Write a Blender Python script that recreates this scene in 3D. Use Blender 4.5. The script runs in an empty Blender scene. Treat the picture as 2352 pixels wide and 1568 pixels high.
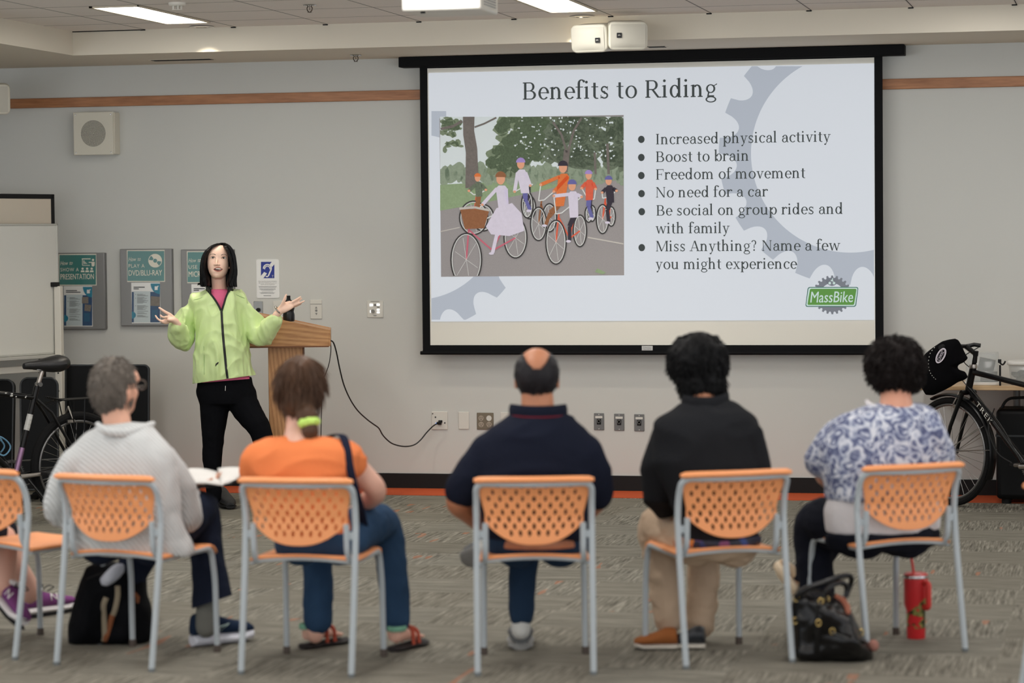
import bpy, bmesh, math, random
import numpy as np
from mathutils import Vector as V, Matrix, noise
R = math.radians
random.seed(7)
scene = bpy.context.scene
COL = scene.collection
# ------------------------------------------------------------------ camera (lens, height and aim solved from the ceiling grid, rail and wall plates)
F_PX, YAW, PITCH, ROLL, DIST, CAMH = 6088.11, 0.22856, 0.03991, -0.00977, 17.103, 1.68626
_cy, _sy = math.cos(YAW), math.sin(YAW)
_r = V((_cy, _sy, 0)); _fw = V((-_sy, _cy, 0)); _u = V((0, 0, 1))
_f2 = _fw*math.cos(PITCH)-_u*math.sin(PITCH); _u2 = _u*math.cos(PITCH)+_fw*math.sin(PITCH)
_r3 = _r*math.cos(ROLL)+_u2*math.sin(ROLL); _u3 = _u2*math.cos(ROLL)-_r*math.sin(ROLL)
CAM = V((0, -DIST, CAMH))
def ray(u, v): return _f2+_r3*((u-1176)/F_PX)-_u3*((v-784)/F_PX)
def at(u, v, Y=0.0):                      # pixel -> point on the vertical plane y = Y
    d = ray(u, v); return CAM+d*((Y+DIST)/d.y)
def fl(u, v, z=0.0):                      # pixel -> point on the horizontal plane z
    d = ray(u, v); return CAM+d*((z-CAMH)/d.z)
def pw(u, v, base, d=0.0):                # pixel -> point on the plane facing the camera through base, pushed d metres away
    r = ray(u, v); return CAM+r*(((V(base)-CAM).dot(_fw)+d)/r.dot(_fw))
cd = bpy.data.cameras.new('camera'); cam = bpy.data.objects.new('camera', cd); COL.objects.link(cam)
cd.sensor_width = 36; cd.sensor_fit = 'HORIZONTAL'; cd.lens = F_PX/2352*36
m = Matrix((( _r3.x, _u3.x, -_f2.x), (_r3.y, _u3.y, -_f2.y), (_r3.z, _u3.z, -_f2.z))).to_4x4(); m.translation = CAM
cam.matrix_world = m; cd.clip_end = 100
cd.dof.use_dof = True; cd.dof.focus_distance = 16.3; cd.dof.aperture_fstop = 2.1
scene.camera = cam
# ------------------------------------------------------------------ materials
def lin(c):
    return tuple(((x/255)/12.92 if x/255 <= .04045 else ((x/255+.055)/1.055)**2.4) for x in c)
class N:
    def __init__(s, mat): s.t = mat.node_tree; s.n = s.t.nodes; s.l = s.t.links
    def new(s, typ, **kw):
        n = s.n.new(typ)
        for k, v in kw.items(): setattr(n, k, v)
        return n
    def link(s, a, b): s.l.new(a, b)
    def math(s, op, a, b=None, c=None):
        n = s.new('ShaderNodeMath', operation=op)
        for i, x in enumerate((a, b, c)):
            if x is None: continue
            if isinstance(x, (int, float)): n.inputs[i].default_value = x
            else: s.link(x, n.inputs[i])
        return n.outputs[0]
    def mix(s, fac, a, b, typ='MIX'):
        n = s.new('ShaderNodeMix', data_type='RGBA', blend_type=typ)
        for i, x in ((0, fac), (6, a), (7, b)):
            if isinstance(x, (int, float)): n.inputs[i].default_value = x
            elif isinstance(x, tuple): n.inputs[i].default_value = (*x[:3], 1)
            else: s.link(x, n.inputs[i])
        return n.outputs[2]
    def noise(s, scale, detail=3, vec=None, rough=.5):
        n = s.new('ShaderNodeTexNoise'); n.inputs['Scale'].default_value = scale
        n.inputs['Detail'].default_value = detail; n.inputs['Roughness'].default_value = rough
        if vec is not None: s.link(vec, n.inputs['Vector'])
        return n.outputs['Fac']
    def ramp(s, fac, stops):
        n = s.new('ShaderNodeValToRGB'); e = n.color_ramp.elements
        while len(e) < len(stops): e.new(.5)
        for i, (p, c) in enumerate(stops): e[i].position = p; e[i].color = (*c[:3], 1)
        s.link(fac, n.inputs[0]); return n.outputs[0]
def base_mat(name):
    mt = bpy.data.materials.new(name); mt.use_nodes = True
    k = N(mt); b = k.n['Principled BSDF']; return mt, k, b
def mat(name, col, rough=.5, metal=0, var=.06, vscale=6, bump=0, bscale=60, spec=.5, emit=0, trans=0, alpha=1, sss=0, ior=1.45, coat=0):
    mt, k, b = base_mat(name)
    c = lin(col)
    tc = k.new('ShaderNodeTexCoord').outputs['Object']
    f = k.noise(vscale, 3, tc)
    lo = tuple(max(0, x*(1-var)) for x in c); hi = tuple(min(1, x*(1+var)) for x in c)
    k.link(k.mix(f, lo, hi), b.inputs['Base Color'])
    b.inputs['Roughness'].default_value = rough; b.inputs['Metallic'].default_value = metal
    b.inputs['Specular IOR Level'].default_value = spec; b.inputs['IOR'].default_value = ior
    if coat: b.inputs['Coat Weight'].default_value = coat
    if trans: b.inputs['Transmission Weight'].default_value = trans
    if alpha < 1: b.inputs['Alpha'].default_value = alpha
    if sss: b.inputs['Subsurface Weight'].default_value = sss; b.inputs['Subsurface Radius'].default_value = (.012, .005, .003)
    if emit: b.inputs['Emission Color'].default_value = (*c, 1); b.inputs['Emission Strength'].default_value = emit
    if bump:
        bp = k.new('ShaderNodeBump'); bp.inputs['Strength'].default_value = bump; bp.inputs['Distance'].default_value = .01
        k.link(k.noise(bscale, 4, tc), bp.inputs['Height']); k.link(bp.outputs[0], b.inputs['Normal'])
    return mt
# ------------------------------------------------------------------ mesh building
class MB:
    def __init__(s): s.v = []; s.f = []; s.m = []
    def add(s, vs, fs, mi=0, M=None):
        o = len(s.v)
        s.v += [tuple(M @ V(p)) if M is not None else tuple(p) for p in vs]
        s.f += [tuple(i+o for i in f) for f in fs]; s.m += [mi]*len(fs); return s
    def join(s, o): return s.add(o.v, o.f) if not any(o.m) else s._j(o)
    def _j(s, o):
        n = len(s.v); s.v += o.v; s.f += [tuple(i+n for i in f) for f in o.f]; s.m += o.m; return s
    def box(s, c, d, mi=0, M=None, rz=0, rx=0, ry=0):
        x, y, z = (q/2 for q in d)
        T = Matrix.Translation(V(c)) @ Matrix.Rotation(rz, 4, 'Z') @ Matrix.Rotation(ry, 4, 'Y') @ Matrix.Rotation(rx, 4, 'X')
        if M is not None: T = M @ T
        vs = [(i*x, j*y, k*z) for i in (-1, 1) for j in (-1, 1) for k in (-1, 1)]
        return s.add(vs, [(0, 1, 3, 2), (4, 6, 7, 5), (0, 4, 5, 1), (2, 3, 7, 6), (0, 2, 6, 4), (1, 5, 7, 3)], mi, T)
    def loft(s, secs, n=16, mi=0, caps=True, closed=False):
        """secs: list of (centre, axis_a * ra, axis_b * rb)"""
        vs = []; fs = []
        for c, a, b in secs:
            for i in range(n):
                t = 2*math.pi*i/n; vs.append(V(c)+V(a)*math.cos(t)+V(b)*math.sin(t))
        k = len(secs)
        for j in range(k if closed else k-1):
            for i in range(n):
                p, q = j*n+i, j*n+(i+1) % n; r_, t_ = ((j+1) % k)*n+(i+1) % n, ((j+1) % k)*n+i
                fs.append((p, q, r_, t_))
        if caps and not closed:
            fs.append(tuple(reversed(range(n)))); fs.append(tuple(range((k-1)*n, k*n)))
        return s.add(vs, fs, mi)
    def tube(s, pts, r, n=10, mi=0, closed=False, caps=True, side=None, flat=1.0):
        pts = [V(p) for p in pts]; k = len(pts)
        rs = r if isinstance(r, (list, tuple)) else [r]*k
        T = []
        for i in range(k):
            a = pts[(i-1) % k] if closed else pts[max(i-1, 0)]; b = pts[(i+1) % k] if closed else pts[min(i+1, k-1)]
            t = (b-a); T.append(t.normalized() if t.length > 1e-9 else V((0, 0, 1)))
        A = V(side) if side is not None else (V((0, 0, 1)) if abs(T[0].z) < .9 else V((1, 0, 0)))
        secs = []
        for i in range(k):
            A2 = A-T[i]*A.dot(T[i])
            if A2.length < 1e-4: A2 = T[i].orthogonal()
            A2.normalize(); B = T[i].cross(A2)
            if side is None: A = A2
            secs.append((pts[i], A2*rs[i], B*rs[i]*flat))
        return s.loft(secs, n, mi, caps, closed)
    def lathe(s, prof, n=24, mi=0, M=None, c=(0, 0, 0)):
        vs = []; fs = []; c = V(c)
        for r, z in prof:
            for i in range(n): t = 2*math.pi*i/n; vs.append(c+V((r*math.cos(t), r*math.sin(t), z)))
        k = len(prof)
        for j in range(k-1):
            for i in range(n): fs.append((j*n+i, j*n+(i+1) % n, (j+1)*n+(i+1) % n, (j+1)*n+i))
        if prof[0][0] > 1e-6: fs.append(tuple(reversed(range(n))))
        if prof[-1][0] > 1e-6: fs.append(tuple(range((k-1)*n, k*n)))
        return s.add(vs, fs, mi, M)
    def ell(s, c, r, M=None, nu=20, nv=12, mi=0):
        vs = []; fs = []
        for j in range(1, nv):
            p = math.pi*j/nv
            for i in range(nu): t = 2*math.pi*i/nu; vs.append((r[0]*math.sin(p)*math.cos(t), r[1]*math.sin(p)*math.sin(t), r[2]*math.cos(p)))
        vs += [(0, 0, r[2]), (0, 0, -r[2])]; a, b = len(vs)-2, len(vs)-1
        for j in range(nv-2):
            for i in range(nu): fs.append((j*nu+i, (j+1)*nu+i, (j+1)*nu+(i+1) % nu, j*nu+(i+1) % nu))
        for i in range(nu): fs.append((a, i, (i+1) % nu)); fs.append((b, (nv-2)*nu+(i+1) % nu, (nv-2)*nu+i))
        T = Matrix.Translation(V(c))
        if M is not None: T = T @ M.to_4x4()
        return s.add(vs, fs, mi, T)
    def prism(s, poly, d, M=None, mi=0):
        """2-D polygon in the local xz plane, thickness d along +y (front face at y=0)"""
        n = len(poly)
        vs = [(x, 0, z) for x, z in poly]+[(x, d, z) for x, z in poly]
        fs = [tuple(range(n)), tuple(reversed(range(n, 2*n)))]+[(i, i+n, (i+1) % n+n, (i+1) % n) for i in range(n)]
        return s.add(vs, fs, mi, M)
    def poly(s, pts, mi=0): return s.add(pts, [tuple(range(len(pts)))], mi)
    def grid(s, fn, nu, nv, mi=0, keep=None, cu=False):
        vs = [fn(i/nu, j/nv) for j in range(nv+1) for i in range(nu+1)]
        fs = [(j*(nu+1)+i, j*(nu+1)+i+1, (j+1)*(nu+1)+i+1, (j+1)*(nu+1)+i) for j in range(nv) for i in range(nu)
              if keep is None or keep((i+.5)/nu, (j+.5)/nv)]
        return s.add(vs, fs, mi)
    def mesh(s, name, M=None):
        me = bpy.data.meshes.new(name)
        vs = [M @ V(p) for p in s.v] if M is not None else s.v
        me.from_pydata([tuple(p) for p in vs], [], s.f)
        if any(s.m): me.polygons.foreach_set('material_index', s.m)
        me.validate(); me.update(); return me
WM = {}
def place(loc, rz=0): return Matrix.Translation(V(loc)) @ Matrix.Rotation(rz, 4, 'Z')
def thing(name, label, cat, loc=(0, 0, 0), rz=0, group=None):
    o = bpy.data.objects.new(name, None); COL.objects.link(o); o.empty_display_size = .05
    o.location = loc; o.rotation_euler = (0, 0, rz); WM[o.name] = place(loc, rz)
    o['label'] = label; o['category'] = cat
    if group: o['group'] = group
    return o
def tag(o, label, cat, group=None):
    o['label'] = label; o['category'] = cat
    if group: o['group'] = group
    return o
def obj(name, mb, mats, parent=None, world=True, smooth=True, bev=0, sub=0, ang=35, solid=0, bseg=2, label=None, origin=None):
    """one mesh object; world coordinates are brought into the parent's frame"""
    M = None; W = Matrix.Identity(4)
    if parent is not None:
        W = WM[parent.name]
        if world: M = W.inverted()
    if origin is not None and parent is None: W = Matrix.Translation(V(origin)); M = W.inverted()
    if isinstance(mb, MB): me = mb.mesh(name, M)
    else:
        me = mb
        if M is not None: me.transform(M)
    for t in (mats if isinstance(mats, (list, tuple)) else [mats]): me.materials.append(t)
    o = bpy.data.objects.new(name, me); COL.objects.link(o)
    if parent is not None: o.parent = parent
    elif origin is not None: o.location = origin
    WM[o.name] = W
    if smooth and len(me.polygons):
        me.polygons.foreach_set('use_smooth', [True]*len(me.polygons)); me.set_sharp_from_angle(angle=R(ang))
    if solid:
        q = o.modifiers.new('solid', 'SOLIDIFY'); q.thickness = solid; q.offset = 0
    if bev:
        q = o.modifiers.new('bevel', 'BEVEL'); q.width = bev; q.segments = bseg; q.limit_method = 'ANGLE'; q.angle_limit = R(40)
    if sub:
        q = o.modifiers.new('sub', 'SUBSURF'); q.levels = sub; q.render_levels = sub
    if label: o['label'] = label
    return o
def struct(name, mb, mats, **kw):
    o = obj(name, mb, mats, **kw); o['kind'] = 'structure'; return o
def copy_tree(o, parent=None):
    c = o.copy(); COL.objects.link(c)
    if parent is not None: c.parent = parent
    WM[c.name] = WM[o.name]
    for ch in list(o.children): copy_tree(ch, c)
    return c
def bez(p0, p1, p2, p3, n=12):
    p0, p1, p2, p3 = map(V, (p0, p1, p2, p3)); out = []
    for i in range(n+1):
        t = i/n; out.append(p0*(1-t)**3+p1*3*t*(1-t)**2+p2*3*t*t*(1-t)+p3*t**3)
    return out
def spline(pts, n=8):
    """Catmull-Rom through pts"""
    P = [V(p) for p in pts]; P = [P[0]*2-P[1]]+P+[P[-1]*2-P[-2]]; out = []
    for i in range(1, len(P)-2):
        a, b, c, d = P[i-1:i+3]
        for j in range(n):
            t = j/n
            out.append(.5*((2*b)+(c-a)*t+(2*a-5*b+4*c-d)*t*t+(3*b-a-3*c+d)*t**3))
    out.append(P[-2]); return out
def fillet(pts, r, n=5):
    P = [V(p) for p in pts]; out = [P[0]]
    for i in range(1, len(P)-1):
        a = (P[i-1]-P[i]); b = (P[i+1]-P[i]); q = min(r, a.length*.48, b.length*.48)
        s0 = P[i]+a.normalized()*q; s1 = P[i]+b.normalized()*q
        for j in range(n+1): t = j/n; out.append(s0*(1-t)**2+P[i]*2*t*(1-t)+s1*t*t)
    out.append(P[-1]); return out
def rrect(w, h, r, n=5, cx=0, cz=0):
    pts = []
    for sx, sz, a in ((1, 1, 0), (-1, 1, 90), (-1, -1, 180), (1, -1, 270)):
        for j in range(n+1):
            t = R(a+90*j/n); pts.append((cx+sx*(w/2-r)+r*math.cos(t), cz+sz*(h/2-r)+r*math.sin(t)))
    return pts
def circ(r, n=24, cx=0, cz=0): return [(cx+r*math.cos(2*math.pi*i/n), cz+r*math.sin(2*math.pi*i/n)) for i in range(n)]
def sans(txt, size=1.0, shear=0, bold=0, xs=1.0, align='LEFT', spacing=1.0):
    """text outline as MB in local xz (built-in font), baseline z=0"""
    cu = bpy.data.curves.new('t', 'FONT'); cu.body = txt; cu.size = size; cu.shear = shear
    cu.align_x = align; cu.fill_mode = 'BOTH'; cu.resolution_u = 3; cu.space_character = spacing
    o = bpy.data.objects.new('t', cu); COL.objects.link(o)
    dg = bpy.context.evaluated_depsgraph_get(); dg.update()
    me = bpy.data.meshes.new_from_object(o.evaluated_get(dg))
    mb = MB()
    for j_, dx_ in enumerate((0,) if not bold else (-bold*.8, 0, bold*.8)): mb.add([(v.co.x*xs+dx_, -.00012*j_, v.co.y) for v in me.vertices], [tuple(p.vertices) for p in me.polygons])
    bpy.data.objects.remove(o); bpy.data.curves.remove(cu); bpy.data.meshes.remove(me); return mb
def fit(mb, x0, x1, z0=None, z1=None):
    """scale text to the width x0..x1 (and height z0..z1)"""
    xs = [p[0] for p in mb.v]; zs = [p[2] for p in mb.v]; a, b = min(xs), max(xs); c, d = min(zs), max(zs)
    kx = (x1-x0)/(b-a)
    if z0 is None: mb.v = [((p[0]-a)*kx+x0, p[1], p[2]*kx) for p in mb.v]
    else: kz = (z1-z0)/(d-c); mb.v = [((p[0]-a)*kx+x0, p[1], (p[2]-c)*kz+z0) for p in mb.v]
    return mb
# ------------------------------------------------------------------ the room
G = .6096; X0, TS, ZT, R0, ZS, XL = -6.7397, 1.0392, 3.0275, .4715, 2.8736, -6.6231
XW0, XW1, YB, YW = -9.2, 3.6, -19.0, -6.0   # side walls stop short out of view; open sides added to let light in
# wall paint
M_wall = mat('wall_paint', (205, 206, 202), .85, var=.025, vscale=1.2, bump=.05, bscale=300)
M_soff = mat('soffit_paint', (220, 213, 198), .85, var=.02, vscale=1.5)
M_black = mat('black_rubber', (24, 24, 25), .6, var=.1, spec=.3)
M_ora = mat('orange_carpet', (190, 80, 36), .95, var=.15, vscale=120, bump=.3, bscale=400)
def carpet():
    mt, k, b = base_mat('carpet')
    g = k.new('ShaderNodeNewGeometry').outputs['Position']
    sp = k.new('ShaderNodeSeparateXYZ'); k.link(g, sp.inputs[0]); x, y = sp.outputs[0], sp.outputs[1]
    tx = k.math('FLOOR', k.math('MULTIPLY', x, 2.0)); ty = k.math('FLOOR', k.math('MULTIPLY', y, 2.0))
    wn = k.new('ShaderNodeTexWhiteNoise', noise_dimensions='2D')
    cm = k.new('ShaderNodeCombineXYZ'); k.link(tx, cm.inputs[0]); k.link(ty, cm.inputs[1]); k.link(cm.outputs[0], wn.inputs['Vector'])
    rnd = wn.outputs['Value']
    par = k.math('FLOORED_MODULO', k.math('ADD', tx, ty), 2.0)        # quarter-turned tiles
    def streak(a, b_, sa, sb, det=3):
        c = k.new('ShaderNodeCombineXYZ'); k.link(k.math('MULTIPLY', a, sa), c.inputs[0]); k.link(k.math('MULTIPLY', b_, sb), c.inputs[1])
        k.link(k.math('MULTIPLY', rnd, 37.0), c.inputs[2]); return k.noise(1.0, det, c.outputs[0], .65)
    s1 = streak(x, y, 95, 4.5); s2 = streak(x, y, 3.5, 105)
    st = k.new('ShaderNodeMix'); k.link(par, st.inputs[0]); k.link(s1, st.inputs[2]); k.link(s2, st.inputs[3]); st = st.outputs[0]
    col = k.ramp(st, [(.30, lin((70, 67, 60))), (.45, lin((112, 109, 100))), (.58, lin((136, 133, 122))), (.72, lin((168, 165, 153)))])
    tint = k.mix(k.math('MULTIPLY', rnd, .35), col, lin((104, 98, 86)))
    # sparse orange dashes lying along the pile of the quarter-turned tiles
    o1 = streak(x, y, 15, 2.6, 0); o2 = k.noise(1.7, 1, g)
    om = k.math('MULTIPLY', k.math('GREATER_THAN', o1, .73), k.math('GREATER_THAN', o2, .50))
    om = k.math('MULTIPLY', om, k.math('SUBTRACT', 1.0, par))
    col = k.mix(k.math('MULTIPLY', om, .42), tint, lin((172, 96, 58)))
    k.link(col, b.inputs['Base Color']); b.inputs['Roughness'].default_value = .95; b.inputs['Specular IOR Level'].default_value = .15
    bp = k.new('ShaderNodeBump'); bp.inputs['Strength'].default_value = .5; bp.inputs['Distance'].default_value = .004
    k.link(st, bp.inputs['Height']); k.link(bp.outputs[0], b.inputs['Normal']); return mt
M_carpet = carpet()
def ceil_mat():
    mt, k, b = base_mat('ceiling_tile')
    g = k.new('ShaderNodeNewGeometry').outputs['Position']
    sp = k.new('ShaderNodeSeparateXYZ'); k.link(g, sp.inputs[0])
    def lines(c, off, w):
        f = k.math('FLOORED_MODULO', k.math('SUBTRACT', c, off), G)
        d = k.math('MINIMUM', f, k.math('SUBTRACT', G, f)); return k.math('LESS_THAN', d, w), k.math('LESS_THAN', d, .012)
    lx, tx = lines(sp.outputs[0], X0, .0035); ly, ty = lines(sp.outputs[1], -TS-R0, .005)
    tee = k.math('MAXIMUM', tx, ty); ln = k.math('MAXIMUM', lx, ly)
    sp2 = k.noise(160, 3, g); spk = k.math('GREATER_THAN', sp2, .66)
    c = k.mix(k.noise(2.2, 2, g), lin((236, 229, 224)), lin((243, 237, 232)))
    c = k.mix(k.math('MULTIPLY', spk, .18), c, lin((170, 164, 160)))
    c = k.mix(k.math('MULTIPLY', tee, .4), c, lin((216, 212, 208)))
    c = k.mix(ln, c, lin((70, 64, 62)))
    k.link(c, b.inputs['Base Color']); b.inputs['Roughness'].default_value = .95; return mt
M_ceil = ceil_mat()
WVK = .42
def wood(name, c0, c1, axis='X', scale=1.0, rough=.45, dist=6):
    mt, k, b = base_mat(name)
    tc = k.new('ShaderNodeTexCoord').outputs['Object']
    mp = k.new('ShaderNodeMapping'); k.link(tc, mp.inputs[0])
    s = {'X': (.9, 9, 9), 'Y': (9, .9, 9), 'Z': (9, 9, .9)}[axis]
    mp.inputs['Scale'].default_value = tuple(q*scale for q in s)
    wv = k.new('ShaderNodeTexWave', wave_type='RINGS' if axis != 'Z' else 'BANDS', rings_direction='Y') if False else k.new('ShaderNodeTexWave')
    wv.bands_direction = 'DIAGONAL'; wv.inputs['Scale'].default_value = 1.3; wv.inputs['Distortion'].default_value = dist
    wv.inputs['Detail'].default_value = 3; wv.inputs['Detail Scale'].default_value = .6
    k.link(mp.outputs[0], wv.inputs['Vector'])
    fine = k.noise(14, 4, mp.outputs[0])
    f = k.math('ADD', k.math('MULTIPLY', wv.outputs['Fac'], WVK), k.math('MULTIPLY', fine, 1.05-WVK))
    k.link(k.ramp(f, [(.2, lin(c0)), (.8, lin(c1))]), b.inputs['Base Color']); b.inputs['Roughness'].default_value = rough; return mt
WVK = .12; M_rail = wood('rail_wood', (140, 90, 56), (184, 128, 86), 'X', .6); WVK = .42
struct('floor', MB().poly([(XW0, YB, 0), (XW1, YB, 0), (XW1, 0, 0), (XW0, 0, 0)]), M_carpet)
struct('trim_1', MB().box(((XW0+XW1)/2, -.229, .001), (XW1-XW0, .458, .004)), M_ora)
b_ = MB().poly([(XW0, 0, 0), (XW1, 0, 0), (XW1, 0, ZS+.3), (XW0, 0, ZS+.3)])
struct('wall_front', b_, M_wall)
struct('wall_left', MB().poly([(XW0, YW, 0), (XW0, 0, 0), (XW0, 0, ZS+.3), (XW0, YW, ZS+.3)]), M_wall)
struct('wall_right', MB().poly([(XW1, 0, 0), (XW1, YW, 0), (XW1, YW, ZS+.3), (XW1, 0, ZS+.3)]), M_wall)
struct('ceiling', MB().poly([(XL-.02, -TS+.02, ZT), (XW1, -TS+.02, ZT), (XW1, YB, ZT), (XL-.02, YB, ZT)]), M_ceil)
# dropped border: underside and the vertical face of the tray
sf = MB()
sf.poly([(XW0, 0, ZS), (XW1, 0, ZS), (XW1, -TS, ZS), (XL, -TS, ZS), (XL, YB, ZS), (XW0, YB, ZS)])
sf.poly([(XL, -TS, ZS), (XW1, -TS, ZS), (XW1, -TS, ZT), (XL, -TS, ZT)])
sf.poly([(XL, YB, ZS), (XL, -TS, ZS), (XL, -TS, ZT), (XL, YB, ZT)])
struct('soffit', sf, M_soff, smooth=False)
# black wedge gaps where the tees meet the tray face
tg = MB()
for i in range(1, 17): tg.box((X0+G*i-.012, -TS-.004, ZT-.004), (.032, .008, .007))
tg.box(((XL+X0+G)/2, -TS-.003, ZT-.003), (X0+G-XL, .006, .006))
struct('trim_2', tg, M_black)
struct('trim_3', MB().box(((XW0+XW1)/2, -.011, 2.6285), (XW1-XW0, .022, .066)), M_rail, bev=.004)
struct('baseboard_front', MB().box(((XW0+XW1)/2, -.006, .051), (XW1-XW0, .012, .1017)), M_black, bev=.004)
# ------------------------------------------------------------------ ceiling fittings
M_white = mat('white_enamel', (222, 219, 210), .4, var=.02)
M_trof = mat('troffer_frame', (206, 196, 176), .5, var=.02)
M_lamp = mat('lit_diffuser', (255, 252, 244), .5, var=0, emit=13)
M_chrome = mat('chrome', (200, 200, 202), .18, 1, var=.03)
M_dark = mat('dark_slot', (18, 18, 18), .8)
YL0 = -TS-R0
def troffer(i, label):
    xa = X0+G*i; xb = xa+G/2; ya, yb = YL0, YL0-2*G
    t = thing('ceiling_light', label, 'ceiling light', ((xa+xb)/2, (ya+yb)/2, ZT), 0, 'recessed strip lights in the tiled ceiling')
    fr = MB()
    fr.box((xa+.012, (ya+yb)/2, ZT-.006), (.024, ya-yb, .012)); fr.box((xb-.006, (ya+yb)/2, ZT-.006), (.012, ya-yb, .012))
    fr.box(((xa+xb)/2, ya-.006, ZT-.006), (xb-xa, .012, .012)); fr.box(((xa+xb)/2, yb+.006, ZT-.006), (xb-xa, .012, .012))
    obj('frame', fr, M_trof, t, bev=.002)
    obj('diffuser', MB().poly([(xa+.024, yb+.012, ZT-.005), (xa+.024, ya-.012, ZT-.005), (xb-.012, ya-.012, ZT-.005), (xb-.012, yb+.012, ZT-.005)]), M_lamp, t)
troffer(1.5, 'lit recessed strip light at the left, beside the white smoke detector')
troffer(5.5, 'lit recessed strip light right of the hanging white projector')
LAMPW = 20
def area(x, y, sx, sy, w, z=ZT-.01, col=(1, .97, .93)):
    l = bpy.data.lights.new('lamp', 'AREA'); l.shape = 'RECTANGLE'; l.size = sx; l.size_y = sy; l.energy = w; l.color = col
    o = bpy.data.objects.new('ceiling_lamp', l); COL.objects.link(o); o.location = (x, y, z); return o
for i in (1.5, 5.5, 9.5, 13.5):
    for j in range(6):
        if j == 0 and i < 9: continue
        area(X0+G*(i+.25), YL0-G-j*4*G, .26, 1.2, (27, 27, 25, 23, 14, 8)[j]*(1 if i < 9 else .55))
# recessed chrome downlights
def downlight(u, v, label):
    p = fl(u, v, ZT)
    t = thing('downlight', label, 'downlight', p, 0, 'round recessed downlights')
    obj('trim_ring', MB().lathe([(.062, 0), (.076, -.003), (.078, -.006), (.06, -.007), (.056, 0)], 32, c=p), M_chrome, t)
    obj('reflector', MB().lathe([(.0, -.0015), (.03, -.002), (.056, -.004)], 32, c=p), mat('lit_cone', (250, 240, 222), .25, .8, emit=.12), t)
    l = bpy.data.lights.new('spot', 'SPOT'); l.energy = 60; l.spot_size = R(95); l.spot_blend = .6; l.color = (1, .88, .7); l.shadow_soft_size = .05
    o = bpy.data.objects.new('downlight_lamp', l); COL.objects.link(o); o.location = p+V((0, 0, -.015))
downlight(463, 60, 'chrome downlight below the end of the left strip light')
downlight(1337, 36, 'chrome downlight above the pair of white speakers')
# sprinklers
def sprinkler(u, v, z, label):
    p = fl(u, v, z); t = thing('sprinkler', label, 'sprinkler', p, 0, 'pendent sprinkler heads')
    obj('escutcheon', MB().lathe([(.005, 0), (.038, -.002), (.036, -.006), (.012, -.009), (0, -.009)], 24, c=p), M_chrome, t)
    q = MB()
    for s in (-1, 1): q.tube([p+V((s*.007, 0, -.006)), p+V((s*.016, 0, -.018)), p+V((s*.014, 0, -.032)), p+V((s*.003, 0, -.043))], .0032, 6)
    q.tube([p+V((0, 0, -.006)), p+V((0, 0, -.03))], .002, 6)
    obj('frame', q, mat('dark_brass', (70, 60, 52), .4, .8), t)
    obj('deflector', MB().lathe([(0, -.042), (.014, -.043), (.014, -.0445), (0, -.0455)], 16, c=p), mat('dark_brass', (70, 60, 52), .4, .8), t)
sprinkler(711, 11, ZT, 'dark sprinkler head hanging from the ceiling tiles')
sprinkler(817, 126, ZS, 'dark sprinkler head under the soffit, left of the projection screen')
# smoke detector
p = fl(407, 6, ZT); t = thing('smoke_detector', 'white round smoke detector on the ceiling beside the left strip light', 'smoke detector', p)
obj('base', MB().lathe([(.05, 0), (.05, -.012), (.042, -.02)], 28, c=p), M_white, t)
q = MB()
for k in range(6): a = k*math.pi/3; q.box(p+V((.026*math.cos(a), .026*math.sin(a), -.03)), (.006, .006, .02))
obj('cage', q, M_white, t); obj('sensor_cap', MB().lathe([(.03, -.039), (.031, -.043), (.0, -.046)], 24, c=p), M_white, t)
# slot air vents in the soffit
def vent(u0, u1, v, label):
    a, b = fl(u0, v, ZS), fl(u1, v, ZS); c = (a+b)/2; w = (b-a).length
    t = thing('air_vent', label, 'air vent', c, 0, 'slot vents in the soffit')
    f_ = MB(); d = .11
    for s in (-1, 1): f_.box(c+V((0, s*d/2, -.001)), (w, .012, .002)); f_.box(c+V((s*w/2, 0, -.001)), (.012, d+.012, .002))
    f_.box(c+V((0, 0, -.001)), (w, .016, .002))
    obj('frame', f_, M_soff, t, bev=.0005)
    obj('slot', MB().box(c+V((0, -.027, -.0015)), (w-.012, .036, .005)).box(c+V((0, .027, -.0015)), (w-.012, .036, .005)), M_dark, t)
vent(345, 492, 137, 'black slot vent in the soffit at the left')
vent(1487, 1530, 107, 'short slot vent in the soffit beside the pair of speakers')
# projector hanging from the ceiling (its underside shows)
pb = fl(1045, 25, 2.80); 
c = at(1020, 8, -4.6); t = thing('projector', 'white projector hanging upside down from the ceiling', 'projector', c)
a = at(921, 28, -4.6); b = at(1105, 20, -4.6); w = b.x-a.x; zb = (a.z+b.z)/2
hull = MB().box(((a.x+b.x)/2, -4.42, zb+.075), (w, .36, .15)); obj('body', hull, M_white, t, bev=.012)
obj('lens', MB().lathe([(.04, 0), (.045, .03), (.036, .04), (.0, .035)], 24, M=Matrix.Translation(V(((a.x+b.x)/2+.12, -4.24, zb+.08))) @ Matrix.Rotation(-math.pi/2, 4, 'X')), M_black, t)
q = MB()
for k in range(7): q.box((b.x+.001, -4.42, zb+.03+k*.013), (.004, .24, .005))
obj('grille', q, mat('grey_plastic', (150, 152, 152), .5), t)
obj('foot', MB().lathe([(.012, 0), (.012, -.008), (.0, -.008)], 16, c=(a.x+.1, -4.56, zb)), M_black, t)
obj('mount', MB().tube([((a.x+b.x)/2, -4.4, zb+.15), ((a.x+b.x)/2, -4.4, ZT)], .02, 12), M_white, t)
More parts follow.
